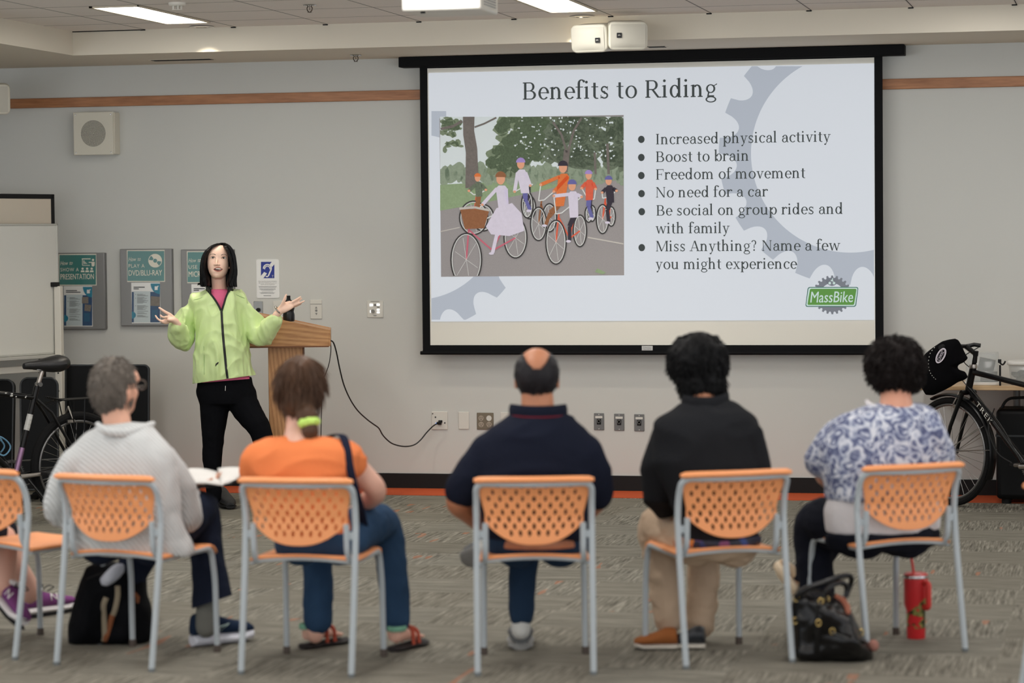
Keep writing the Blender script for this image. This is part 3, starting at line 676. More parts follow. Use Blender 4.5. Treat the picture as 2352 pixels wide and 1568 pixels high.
# ------------------------------------------------------------------ wall plates
M_plw = mat('plate_white', (216, 214, 206), .35, var=.01); M_steel = mat('brushed_steel', (150, 150, 148), .38, .85, var=.05, vscale=40)
M_bronze = mat('brown_steel', (128, 116, 100), .4, .8, var=.05); M_gplate = mat('grey_plate', (120, 120, 120), .4, .5, var=.03)
M_ledw = mat('lit_button', (250, 252, 255), .3, var=0, emit=1.2); M_grey = mat('mid_grey', (128, 128, 126), .5)
RX = Matrix.Rotation(math.pi/2, 4, 'X')
def disc(mb, p, r, d=.003, n=20, mi=0): return mb.lathe([(r, 0), (r*.96, d), (0, d)], n, mi, M=Matrix.Translation(V(p)) @ RX)
def plate(name, label, cat, u0, v0, u1, v1, mt, d=.007, group=None):
    c, w, h = boxat(u0, v0, u1, v1, -d); t = thing(name, label, cat, (c.x, 0, c.z), 0, group)
    obj('cover', MB().box((c.x, -d/2, c.z), (w, d, h)), mt, t, bev=.0025); return t, c, w, h
t, c, w, h = plate('knob_switch_plate', 'brushed steel wall plate with a black knob, left of the lectern top', 'wall plate', 582.5, 691.5, 603.5, 723.5, M_steel)
q = MB(); disc(q, (c.x+.002, -.007, c.z-.012), .014, .016); obj('knob', q, M_black, t, bev=.002)
q = MB(); q.box((c.x, -.0085, c.z-.036), (w*.7, .003, .011)); obj('label_strip', q, M_plw, t)
plate('blank_outlet_plate', 'blank white wall plate partly hidden behind the presenter\'s raised wrist', 'wall plate', 627, 691, 654, 734, M_plw)
t, c, w, h = plate('volume_switch_plate', 'white wall plate with up, round and down buttons, right of the lectern', 'wall plate', 712.3, 688.5, 739.3, 732, M_plw)
q = MB(); q.box((c.x, -.0078, c.z+.036), (w*.98, .002, .003)); obj('label_seam', q, M_grey, t)
for dz, P in ((.012, [(-.008, -.006), (.008, -.006), (.0, .008)]), (-.03, [(-.008, .006), (0, -.008), (.008, .006)])):
    obj('arrow_button', MB().prism(P, .003, Matrix.Translation((c.x+.002, -.0095, c.z+dz))), M_grey, t)
q = MB(); disc(q, (c.x+.002, -.007, c.z-.008), .008); obj('round_button', q, M_grey, t)
t, c, w, h = plate('media_switch_panel', 'square white media control panel with lit buttons and a dial', 'control panel', 843, 690.5, 880, 729, M_plw)
for dx, dz, a, b, mt in ((-.026, .028, .022, .016, M_ledw), (.022, .03, .02, .014, M_ledw), (.022, -.004, .018, .011, M_ledw), (.022, -.022, .018, .011, M_ledw), (-.032, -.016, .006, .016, M_ledw), (.0, .028, .016, .014, M_grey), (.022, .014, .018, .008, M_grey), (0, .052, .06, .003, M_grey), (0, -.043, .022, .004, M_grey)):
    obj('button' if b > .0045 else 'printed_line', MB().box((c.x+dx, -.0085, c.z+dz), (a, .004, b)), mt, t, bev=.001)
q = MB(); disc(q, (c.x-.014, -.007, c.z-.014), .0125, .012); obj('dial', q, M_steel, t)
t, c, w, h = plate('cable_socket_plate', 'double white wall plate with the black cable plugged in', 'wall plate', 991.3, 944.5, 1028, 986.3, M_plw)
avp = V((c.x-.005, -.02, c.z-.005))
q = MB(); disc(q, (c.x-.028, -.007, c.z+.022), .005); disc(q, (c.x+.036, -.007, c.z-.016), .005); disc(q, (c.x-.047, -.007, c.z+.045), .004); obj('small_socket', q, M_dark, t)
obj('socket', MB().box((c.x+.006, -.01, c.z-.006), (.026, .008, .016)), M_dark, t, bev=.001)
q = MB(); disc(q, (c.x-.022, -.007, c.z-.019), .0035); obj('status_light', q, mat('blue_light', (90, 150, 255), .3, var=0, emit=2), t)
plate('blank_outlet_plate', 'blank white wall plate between the cable plate and the brown outlet', 'wall plate', 1053, 945.5, 1077, 985.5, M_plw)
plate('blank_outlet_plate', 'blank white wall plate half hidden by the dark polo shirt', 'wall plate', 1149.5, 946.5, 1188, 986.5, M_plw)
t, c, w, h = plate('quad_power_outlet', 'brown metal double power outlet with round sockets', 'power outlet', 1095, 947.5, 1133.5, 986.5, M_bronze)
for dx, dz in ((-.027, .02), (.027, .02), (-.027, -.022), (.027, -.022)):
    q = MB(); disc(q, (c.x+dx, -.007, c.z+dz), .0185, .003, 24); o = obj('socket', q, M_plw if (dx > 0 and dz > 0) else mat('socket_taupe', (164, 152, 136), .4), t)
    if not (dx > 0 and dz > 0):
        q = MB(); q.box((c.x+dx-.007, -.0102, c.z+dz+.003), (.0028, .001, .009)).box((c.x+dx+.007, -.0102, c.z+dz+.003), (.0028, .001, .009)); disc(q, (c.x+dx, -.0098, c.z+dz-.009), .003, .001, 10); obj('slots', q, M_dark, o)
for i, (u, v, lb) in enumerate(((1364, 948.5, 'leftmost of the three grey wall plates with black round sockets'), (1410.5, 949.8, 'middle one of the three grey wall plates with black round sockets'), (1456.5, 951, 'grey wall plate with a black round socket, nearest the black shirt'))):
    t, c, w, h = plate('microphone_socket_plate', lb, 'wall plate', u, v, u+23.3, v+39, M_gplate, group='microphone jack plates')
    obj('label_strip', MB().box((c.x, -.0082, c.z+.03), (.048, .003, .014)), M_plw, t)
    q = MB(); q.box((c.x, -.0085, c.z-.001), (.028, .006, .036)); j = obj('jack', q, M_black, t, bev=.002)
    q = MB(); q.lathe([(.011, 0), (.011, .003), (.0085, .003), (.0085, 0)], 20, M=Matrix.Translation((c.x, -.0115, c.z+.003)) @ RX); obj('jack_ring', q, M_grey, j)
    for s in (-1, 1): q = MB(); disc(q, (c.x, -.007, c.z+s*.047), .003, .0015, 10); obj('screw', q, M_plw, t)
# ------------------------------------------------------------------ notice boards with signs
M_bd = mat('board_grey', (142, 142, 141), .45, .4, var=.03, vscale=2); M_teal = mat('sign_teal', (52, 118, 112), .22, var=.02, coat=.3); M_cream = mat('sign_cream', (226, 222, 206), .3, var=.01)
M_paper = mat('sheet_white', (224, 224, 220), .22, var=.01, coat=.3); M_navy = mat('sheet_navy', (28, 66, 104), .25, var=.04); M_cyan = mat('sheet_cyan', (24, 122, 148), .25, var=.03); M_pale = mat('sheet_pale', (190, 202, 204), .25, var=.02); M_ink = mat('ink_grey', (110, 112, 114), .5); M_inkd = mat('ink_dark', (60, 62, 66), .5)
M_pht = mat('sheet_photo', (118, 110, 100), .3, var=.35, vscale=60)
def notice_board(u0, v0, u1, v1, label):
    a, b = at(u0, v0, -.03), at(u1, v1, -.03); c = (a+b)/2
    t = thing('mounted_notice_board', label, 'notice board', (c.x, 0, c.z), 0, 'grey notice boards on the wall')
    obj('panel', MB().box((c.x, -.015, c.z), (b.x-a.x, .03, a.z-b.z)), M_bd, t, bev=.004)
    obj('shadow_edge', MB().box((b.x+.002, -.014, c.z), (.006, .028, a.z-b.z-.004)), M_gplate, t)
def WP(u, v, k): return at(u, v, -.0305-k*.0006)
def flat(name, par, pts, k, mt):
    a = sum(pts[i-1][0]*pts[i][1]-pts[i][0]*pts[i-1][1] for i in range(len(pts)))
    P = pts if a < 0 else pts[::-1]; return obj(name, MB().poly([WP(u, v, k) for u, v in P]), mt, par, smooth=False)
def many(name, par, polys, k, mt):
    q = MB()
    for pts in polys:
        a = sum(pts[i-1][0]*pts[i][1]-pts[i][0]*pts[i-1][1] for i in range(len(pts))); q.poly([WP(u, v, k) for u, v in (pts if a < 0 else pts[::-1])])
    return obj(name, q, mt, par, smooth=False)
def bxp(u0, v0, u1, v1): return [(u0, v0), (u1, v0), (u1, v1), (u0, v1)]
def cir(u, v, r, n=24, a0=0, a1=360): return [(u+r*math.cos(R(a0+(a1-a0)*i/n)), v+r*math.sin(R(a0+(a1-a0)*i/n))) for i in range(n+(a1-a0 < 360))]
def wtext(mb, u0, v0, u1, v1, k, name, mt, par, hp=None):
    """text between two pixel baseline points; hp = height in pixels"""
    xs = [p[0] for p in mb.v]; zs = [p[2] for p in mb.v]; P, Q = WP(u0, v0, k), WP(u1, v1, k); d = Q-P; s = d.length/(max(xs)-min(xs)); d.normalize(); up = V((-d.z, 0, d.x))
    hh = s if hp is None else (WP(u0, v0-hp, k)-P).length/(max(zs)-min(zs)); z0 = 0 if hp is None else min(zs)
    mb.v = [tuple(P+d*((p[0]-min(xs))*s)+up*((p[2]-z0)*hh)+V((0, p[1], 0))) for p in mb.v]; return obj(name, mb, mt, par, smooth=False)
def teal_sign(u0, v0, u1, v1, line2, line3, w2, w3, label):
    c = at((u0+u1)/2, (v0+v1)/2, -.031); a, b = at(u0, v0, -.031), at(u1, v1, -.031)
    t = thing('how_to_sign', label, 'sign', c, 0, 'teal how-to signs')
    obj('card', MB().box((c.x, -.0303, c.z), (b.x-a.x, .0016, a.z-b.z)), M_cream, t)
    flat('teal_field', t, bxp(u0+1.8, v0+1.8, u1-1.8, v1-1.8), 2, M_teal)
    W = u1-u0; H = v1-v0
    s1 = MB(); tw = sans('How', shear=.35); tb = sans('to', shear=.35); tw.add(tb.v, tb.f, 0, Matrix.Translation((max(p[0] for p in tw.v)+.22, 0, 0)))
    wtext(tw, u0+W*.045, v0+H*.355, u0+W*.37, v0+H*.335, 3, 'script_text', M_cream, t, H*.125)
    wtext(sans(line2, spacing=1.15), u0+W*.05, v0+H*.555, u0+W*w2, v0+H*.55, 3, 'second_line', M_cream, t, H*.115)
    wtext(sans(line3, bold=.012), u0+W*.05, v0+H*.81, u0+W*w3, v0+H*.80, 3, 'third_line', M_cream, t, H*.175)
    return t
def sheet(u0, v0, u1, v1, label, photos):
    c = at((u0+u1)/2, (v0+v1)/2, -.031); a, b = at(u0, v0, -.031), at(u1, v1, -.031); W, H = u1-u0, v1-v0
    t = thing('instruction_sheet', label, 'poster', c, 0, 'instruction sheets under the teal signs')
    obj('paper', MB().box((c.x, -.0303, c.z), (b.x-a.x, .0014, a.z-b.z)), M_paper, t)
    X = lambda x: u0+W*x
    Y = lambda y: v0+H*y
    flat('left_bar', t, bxp(X(.02), Y(.225), X(.09), Y(.98)), 2, M_navy); flat('right_column', t, bxp(X(.65), Y(.225), X(.98), Y(.98)), 2, M_navy)
    flat('text_panel', t, bxp(X(.09), Y(.21), X(.65), Y(.98)), 2, M_pale)
    P = [(X(.98), Y(.02))]+[(X(.98)-W*.32*math.sin(R(i*9)), Y(.02)+H*.26*math.cos(R(i*9))) for i in range(11)]; flat('corner_disc', t, P, 3, M_cyan)
    flat('left_disc', t, [(X(.02), Y(.71))]+[(X(.02)+W*.14*math.sin(R(i*15)), Y(.8)-H*.09*math.cos(R(i*15))) for i in range(13)], 3, M_cyan)
    many('icon', t, [bxp(X(.8), Y(.09), X(.9), Y(.18)), [(X(.86), Y(.1)), (X(.92), Y(.07)), (X(.93), Y(.09)), (X(.88), Y(.14))]], 4, M_paper)
    many('heading', t, [bxp(X(.08), Y(.1), X(.46), Y(.123)), bxp(X(.08), Y(.14), X(.26 if photos == 1 else .58), Y(.163))], 2, M_inkd)
    many('text_lines', t, [bxp(X(.2), Y(y), X(.2+.2+.22*((i*7) % 5)/5), Y(y+.009)) for i, y in enumerate((.28, .3, .32, .36, .38, .40, .42, .44, .46, .48, .50, .56, .58, .60, .62, .64, .66, .70, .74, .76, .8, .82, .84))]+[bxp(X(.14), Y(y), X(.16), Y(y+.02)) for y in (.28, .37, .56)], 3, M_ink)
    many('column_text', t, [bxp(X(.7), Y(y), X(.9), Y(y+.008)) for y in (.68, .71, .74, .77, .80, .83, .86)], 3, M_cyan)
    many('inset_photo', t, [[(X(.67), Y(.33)), (X(.98), Y(.35)), (X(.97), Y(.58)), (X(.65), Y(.57))]] if photos == 1 else [bxp(X(.63), Y(.27), X(.85), Y(.43)), [(X(.73), Y(.45)), (X(.95), Y(.47)), (X(.92), Y(.63)), (X(.71), Y(.61))]], 3, M_pht)
notice_board(128, 581, 242, 756, 'grey notice board partly hidden behind the whiteboard, under the presentation sign')
notice_board(275, 572, 395.5, 748, 'grey notice board carrying the disc player sign')
notice_board(415, 573, 537, 748, 'grey notice board behind the presenter\'s head')
t = teal_sign(134.7, 583.5, 222, 655.3, 'SHOW A', 'PRESENTATION', .53, .93, 'teal sign reading How to SHOW A PRESENTATION')
u0, v0, W, H = 134.7, 583.5, 87.3, 71.8
many('screen_icon', t, [seg((u0+W*.61, v0+H*.15), (u0+W*.84, v0+H*.15), 2), seg((u0+W*.625, v0+H*.15), (u0+W*.625, v0+H*.36), 1.3), seg((u0+W*.62, v0+H*.355), (u0+W*.82, v0+H*.36), 1.3), seg((u0+W*.665, v0+H*.2), (u0+W*.665, v0+H*.31), 2), seg((u0+W*.70, v0+H*.25), (u0+W*.70, v0+H*.31), 2), seg((u0+W*.735, v0+H*.28), (u0+W*.735, v0+H*.31), 1.6)], 3, M_cream)
many('speaker_icon', t, [cir(u0+W*.905, v0+H*.185, 2.6, 14), [(u0+W*.86, v0+H*.245), (u0+W*.95, v0+H*.245), (u0+W*.945, v0+H*.36), (u0+W*.925, v0+H*.39), (u0+W*.87, v0+H*.39)], seg((u0+W*.79, v0+H*.262), (u0+W*.88, v0+H*.262), 2)], 4, M_cream)
for i in range(3): x = u0+W*(.63+.12*i); many('audience_icon', t, [cir(x, v0+H*.465, 2.6, 14), [(x-4.6, v0+H*.575), (x-3.5, v0+H*.52), (x+3.5, v0+H*.52), (x+4.6, v0+H*.575)]], 3, M_cream)
sheet(146, 656.8, 213, 749.5, 'instruction sheet with two small photos under the presentation sign', 2)
t = teal_sign(291.1, 574.5, 379, 646.8, 'PLAY A', 'DVD/BLU-RAY', .465, .925, 'teal sign with a white disc reading How to PLAY A DVD/BLU-RAY')
dx, dy = 265+682/7.464, 560+287/7.464
ro, ri = 15.7, 4.6
Q = lambda a0, a1, r0, r1, n=8: [(dx+r1*math.cos(R(a0+(a1-a0)*i/n)), dy+r1*math.sin(R(a0+(a1-a0)*i/n))) for i in range(n+1)]+[(dx+r0*math.cos(R(a1-(a1-a0)*i/n)), dy+r0*math.sin(R(a1-(a1-a0)*i/n))) for i in range(n+1)]
many('disc_icon', t, [Q(a, a+15, ri, ro, 3) for a in [52+15*i for i in range(9)]+[232+15*i for i in range(9)]]+[Q(a, a+15, ro-1.4, ro, 3) for a in (7, 22, 37, 187, 202, 217)]+[Q(a, a+15, ri, ri+1, 3) for a in (7, 22, 37, 187, 202, 217)], 3, M_cream)
sheet(301.4, 649, 368.8, 742, 'instruction sheet with one photo under the disc player sign, behind the presenter\'s hand', 1)
teal_sign(429, 577, 517, 649.5, 'USE A', 'MICROPHONE', .42, .93, 'teal how-to sign mostly covered by the presenter\'s hair')
sheet(439.5, 652.4, 507, 745, 'instruction sheet mostly hidden behind the presenter\'s shoulder', 1)
# hearing loop sign
c, w, h = boxat(588.5, 595.5, 642, 684, -.004)
t = thing('hearing_loop_sign', 'white sign with a blue ear symbol above small print', 'sign', (c.x, 0, c.z))
obj('card', MB().prism(rrect(w, h, .012, cx=c.x, cz=c.z), .004, Matrix.Translation((0, -.004, 0))), M_paper, t)
M_blue = mat('sign_blue', (30, 48, 140), .4, var=.02)
def WP(u, v, k): return at(u, v, -.0042-k*.0005)
eu = lambda x: 580+x/8.71
ev = lambda y: 585+y/8.71
flat('blue_square', t, bxp(eu(168), ev(140), eu(437), ev(468)), 1, M_blue)
E_ = lambda P: [(eu(x), ev(y)) for x, y in P]
many('white_band', t, [E_([(388, 138), (442, 138), (442, 185), (392, 243), (345, 190)]), E_([(165, 425), (232, 342), (290, 372), (215, 470), (165, 470)])], 2, M_paper)
def arcp(cx, cy, r, w, a0, a1, n=14): return [E_([(cx+r*math.cos(R(a)), cy+r*math.sin(R(a))), (cx+r*math.cos(R(b)), cy+r*math.sin(R(b))), (cx+(r-w)*math.cos(R(b)), cy+(r-w)*math.sin(R(b))), (cx+(r-w)*math.cos(R(a)), cy+(r-w)*math.sin(R(a)))]) for a, b in ((a0+(a1-a0)*i/n, a0+(a1-a0)*(i+1)/n) for i in range(n))]
sg = lambda a, b, w: E_(seg(a, b, w))
many('ear_symbol', t, arcp(297, 272, 90, 24, 175, 380)+[sg((372, 295), (335, 375), 25), sg((338, 370), (318, 420), 25)]+arcp(290, 415, 32, 20, 0, 165)+arcp(297, 280, 62, 18, 170, 370), 3, M_paper)
wtext(sans('T', bold=.01), eu(388), ev(452), eu(420), ev(452), 3, 'letter_t', M_paper, t, 5)
for i, (s, a, b) in enumerate((('Hearing Assistance Available', 118, 486), ('Assistive Listening Equipment', 122, 482), ('and T-coil are supported', 165, 440))):
    wtext(sans(s), eu(a), ev(540+i*34), eu(b), ev(540+i*34), 2, 'print_line', M_inkd, t, 2.3)
many('fine_print', t, [bxp(eu(a), ev(y), eu(b), ev(y+5)) for y, a, b in ((634, 120, 485), (645, 130, 470), (675, 132, 462), (690, 140, 460), (706, 170, 425), (740, 185, 412), (756, 140, 452), (770, 165, 430))]+[bxp(eu(220), ev(812), eu(372), ev(822))], 2, M_ink)
# ------------------------------------------------------------------ rolling whiteboards and folded tables at the left
M_wb = mat('whiteboard_face', (206, 206, 200), .18, var=.015, vscale=1.5); M_cork = mat('cream_board', (208, 198, 182), .5, var=.03); M_alu = mat('pale_frame', (190, 190, 184), .4, .3); M_wfr = mat('white_frame', (214, 210, 200), .45, var=.03)
M_tblk = mat('table_black', (9, 10, 12), .5, var=.15, spec=.25); M_tedge = mat('table_edge', (60, 62, 64), .4, .4)
def wboard(uR, vT, vB, YR, dirn, L, face, frame, label, fw=.02, posts=True, extra=None):
    a = at(uR, vT, YR); b = at(uR, vB, YR); d = V(dirn).normalized(); n = V((d.y, -d.x, 0))   # d runs to the left end, n faces the room
    if n.y > 0: n = -n
    rz = math.atan2(-d.y, -d.x); M = Matrix.Translation((a.x, a.y, 0)) @ Matrix.Rotation(rz, 4, 'Z')  # local x runs right, board spans x -L..0
    t = thing('rolling_whiteboard', label, 'whiteboard', (a.x, a.y, 0), 0)
    H = a.z-b.z; zc = (a.z+b.z)/2
    obj('board', MB().box((-L/2, 0, zc), (L-.01, .018, H-.01), M=M), face, t)
    q = MB(); 
    for x in (-fw/2, -L+fw/2): q.box((x, 0, zc), (fw, .026, H), M=M)
    for z in (a.z-fw/2, b.z+fw/2): q.box((-L/2, 0, z), (L, .026, fw), M=M)
    obj('frame', q, frame, t, bev=.003); return t, M, a, b
dr = V((-.36, -.93, 0))
t, M, a, b = wboard(122, 446, 790, -.28, dr, 1.6, M_cork, M_black, 'black-framed cream board standing behind the white one', .032)
for x in (-.1, -1.5): obj('post', MB().box((x, .03, .5), (.04, .03, 1.0), M=M), M_black, t); obj('foot', MB().box((x, 0, .03), (.05, .5, .05), M=M), M_black, t, bev=.01)
t, M, a, b = wboard(130, 513.5, 812, -.52, dr, 1.7, M_wb, M_alu, 'white dry-erase board on a white rolling stand at the left edge', .014)
obj('pen_tray', MB().box((-.85, -.03, b.z-.012), (1.7, .06, .022), M=M), M_alu, t, bev=.004)
obj('tray_clip', MB().box((-.14, -.055, b.z-.035), (.05, .02, .05), M=M), M_wfr, t, bev=.005)
pr = at(134, 657, -.56); 
obj('post', MB().box((pr.x, -.56, pr.z/2), (.046, .05, pr.z), rz=math.atan2(-dr.y, -dr.x)*0), M_wfr, t, bev=.004)
obj('post_cap', MB().box((pr.x-.02, -.57, pr.z+.012), (.05, .05, .03)), M_black, t, bev=.004)
q = MB()
for z in (.62, .66, .5): disc(q, (pr.x, -.586, z+.18), .006, .002, 12)
obj('bolt_holes', q, M_dark, t)
zb1 = at(60, 847, -.75).z
obj('cross_bar', MB().box((-.87, .02, zb1), (1.66, .03, .045), M=M), M_wfr, t, bev=.004)
obj('foot', MB().box((pr.x-.12, -.56, .055), (.5, .06, .04), rz=.0), M_wfr, t, bev=.006)
for x in (-.33, .1): obj('caster', MB().lathe([(0, -.012), (.03, -.012), (.034, 0), (.03, .012), (0, .012)], 18, M=Matrix.Translation((pr.x+x, -.56, .034)) @ RX), M_black, t)
obj('far_post', MB().box((-1.68, -.0, .45), (.05, .05, .9), M=M), M_wfr, t, bev=.004)
def folded_table(u0, u1, v0, Y, rz, lean, label, rad=.05):
    a, b = at(u0, v0, Y), at(u1, v0, Y); w = b.x-a.x; H = a.z-.08
    t = thing('folded_table', label, 'table', ((a.x+b.x)/2, Y, 0), 0, 'folded black tables by the left wall')
    M = Matrix.Translation(((a.x+b.x)/2, Y, .08)) @ Matrix.Rotation(rz, 4, 'Z') @ Matrix.Rotation(lean, 4, 'X')
    obj('table_top', MB().prism([(x, z+H/2) for x, z in rrect(w, H, rad, 6)], .028, M), M_tblk, t)
    P = [V((x, -.002, z+H/2)) for x, z in rrect(w, H, rad, 6)]
    obj('edge_trim', MB().tube([M @ p for p in P], .007, 6, closed=True), M_tedge, t)
    for s in (-1, 1):
        obj('folded_leg', MB().tube([M @ V((s*w*.3, .05, H*.8)), M @ V((s*w*.3, .06, .02))], .016, 10), M_tblk, t)
        obj('foot_bar', MB().tube([M @ V((s*w*.3, -.2, -.05)), M @ V((s*w*.3, .2, -.05))], .016, 10), M_tblk, t)
        for y_ in (-.17, .17): obj('caster', MB().lathe([(0, -.012), (.024, -.012), (.028, 0), (.024, .012), (0, .012)], 16, M=Matrix.Translation(M @ V((s*w*.3, y_, -.05))+V((0, 0, .0))) @ RX), M_black, t)
    return t, M, w, H
t, M, w, H = folded_table(148, 336, 839, -.5, R(2), R(-3), 'folded black table on edge beside the bicycle rack, behind the grey sweater', .03)
q = MB()
for x in (.05, .0): disc(q, M @ V((x+.04, -.001, H-.06+x*.6)), .008, .004, 12)
obj('brass_knob', q, mat('brass', (176, 160, 120), .35, .7), t)
q = MB()
for x, l in ((-.17, .09), (-.07, .03), (-.20, .03)): q.box(M @ V((x, .012, H+.004)), (l, .02, .01))
obj('tape_scrap', q, M_paper, t)
folded_table(47, 128, 868, -1.2, R(8), R(-2), 'folded black table standing behind the left bicycle\'s saddle')
folded_table(-90, 26, 872, -1.05, R(-6), R(-4), 'folded black table at the left edge, behind the bicycle frame')
# ------------------------------------------------------------------ lectern
M_oak = wood('lectern_oak', (160, 110, 66), (198, 150, 100), 'X', 1.6, .4, 9); M_oakv = wood('lectern_oak_upright', (166, 116, 72), (200, 150, 102), 'Z', 2.2, .4, 5); M_oakd = mat('lectern_edge', (112, 70, 40), .5, var=.1)
lb = at(657, 800, -1.16); LRZ = R(16.5); lc = thing('lectern', 'wooden lectern with a slanted top, behind the presenter\'s left arm', 'lectern', (lb.x, -1.16, 0), LRZ)
LW = WM[lc.name]; ln_ = LW.to_3x3() @ V((0, 1, 0))
def Lq(u, v, y=0.0):
    r = ray(u, v); o = LW @ V((0, y, 0)); return LW.inverted() @ (CAM+r*((o-CAM).dot(ln_)/r.dot(ln_)))
P = [Lq(566, 799), Lq(755.5, 796.5), Lq(756.5, 757.5), Lq(650, 735), Lq(594, 723.5), Lq(566, 724)]
K = dict(world=False); pl = [(p.x, p.z) for p in P]; D_ = .46
obj('side_panel', MB().prism(pl, .022, Matrix.Translation((0, 0, 0))), M_oak, lc, bev=.002, label='oak side panel with wavy grain', **K)
obj('side_panel', MB().prism(pl, .022, Matrix.Translation((0, D_, 0))), M_oak, lc, bev=.002, **K)
x0_, x1_ = P[0].x, P[1].x; zb0 = P[0].z
q = MB()
for a, b in ((P[2], P[3]), (P[3], P[4])): q.add([(a.x, .022, a.z-.004), (b.x, .022, b.z-.004), (b.x, D_, b.z-.004), (a.x, D_, a.z-.004), (a.x, .022, a.z-.022), (b.x, .022, b.z-.022), (b.x, D_, b.z-.022), (a.x, D_, a.z-.022)], [(0, 3, 2, 1), (4, 5, 6, 7), (0, 1, 5, 4), (1, 2, 6, 5), (2, 3, 7, 6), (3, 0, 4, 7)])
obj('sloped_top', q, M_oak, lc, **K)
obj('bottom_board', MB().box(((x0_+x1_)/2, D_/2+.01, zb0+.009), (x1_-x0_-.004, D_-.024, .018)), M_oak, lc, **K)
obj('end_rail', MB().box((P[1].x+.004, D_/2+.012, (P[1].z+P[2].z)/2+.002), (.014, D_+.02, P[2].z-P[1].z-.004)), M_oak, lc, bev=.003, **K)
obj('end_rail', MB().box((P[0].x+.012, D_/2+.01, (P[0].z+P[5].z)/2), (.018, D_-.024, P[5].z-P[0].z-.01)), M_oak, lc, bev=.003, **K)
obj('edge_strip', MB().box(((x0_+x1_)/2, -.002, zb0+.004), (x1_-x0_, .008, .009)), M_oakd, lc, **K)
ca, cb = Lq(617, 900, .06), Lq(696, 900, .06)
obj('column', MB().box(((ca.x+cb.x)/2, .22, zb0/2), (cb.x-ca.x, .32, zb0)), M_oakv, lc, bev=.004, **K)
obj('column_edge', MB().box((cb.x+.004, .22, zb0/2), (.008, .3, zb0-.01)), M_oakd, lc, **K)
obj('base', MB().box(((ca.x+cb.x)/2, .23, .03), (.46, .46, .06)), M_oakv, lc, bev=.006, **K)
# water bottle on the lectern
bb = Lq(663.5, 741, .16); zt_ = P[3].z+(P[2].z-P[3].z)*(bb.x-P[3].x)/(P[2].x-P[3].x); bw_ = LW @ V((bb.x, .16, zt_)); bc = tuple(bw_)
t = thing('water_bottle', 'black squeeze bottle standing on the lectern', 'bottle', bc); s = 27.5/366/2
prof = [(0, -.006), (s*.96, -.005), (s, .004), (s, .036), (s*.93, .047), (s*.86, .056), (s*.9, .064), (s*1.0, .075), (s, .102), (s*.9, .112), (s*.7, .118)]
obj('body', MB().lathe(prof, 28, c=bc), mat('bottle_black', (12, 13, 16), .3, var=.1), t)
obj('cap', MB().lathe([(s*.72, .117), (s*.72, .124), (s*.45, .13), (s*.36, .133), (s*.34, .14), (s*.3, .144), (s*.32, .147), (s*.32, .156), (s*.28, .158), (0, .158)], 24, c=bc), M_black, t)
YF = -1.22
# cables
M_cab = mat('cable_black', (24, 24, 25), .45, var=.05)
Yc = -.95
pts = [(758, 781, -1.02), (766, 787, -1.0), (773, 810, -.95), (780, 845, -.9), (790, 884, -.82), (805, 918, -.72), (822, 943, -.62), (842, 962, -.5), (858, 974, -.42), (870, 983, -.36), (880, 1000, -.3), (897, 1016, -.24), (915, 1023, -.19), (934, 1025, -.14), (952, 1021, -.1), (966, 1010, -.07), (980, 993, -.05), (995, 978, -.045), (1006, 971.5, -.04)]
t = tag(obj('audio_cable', MB().tube(spline([at(u, v, y) for u, v, y in pts], 5), .0045, 8), M_cab, origin=at(758, 781, -1.02)), 'long black cable sagging from the lectern to the white wall plate', 'cable')
obj('plug', MB().tube([at(1004, 972, -.045), at(1012, 969, -.014)], [.008, .011], 10).box(at(1010, 973, -.02), (.02, .03, .012)), M_black, t, bev=.001)
pts = [(757.5, 782, YF+.24), (760, 795, YF+.26), (759, 815, YF+.26), (755, 838, YF+.26), (748, 858, YF+.26), (741, 880, YF+.26), (738, 960, YF+.26), (736, 1060, YF+.28), (730, 1110, YF+.3)]
tag(obj('power_cable', MB().tube(spline([at(u, v, y) for u, v, y in pts], 5), .003, 8), M_cab, origin=at(757, 782, YF+.24)), 'thin black cable hanging straight down from the lectern', 'cable')
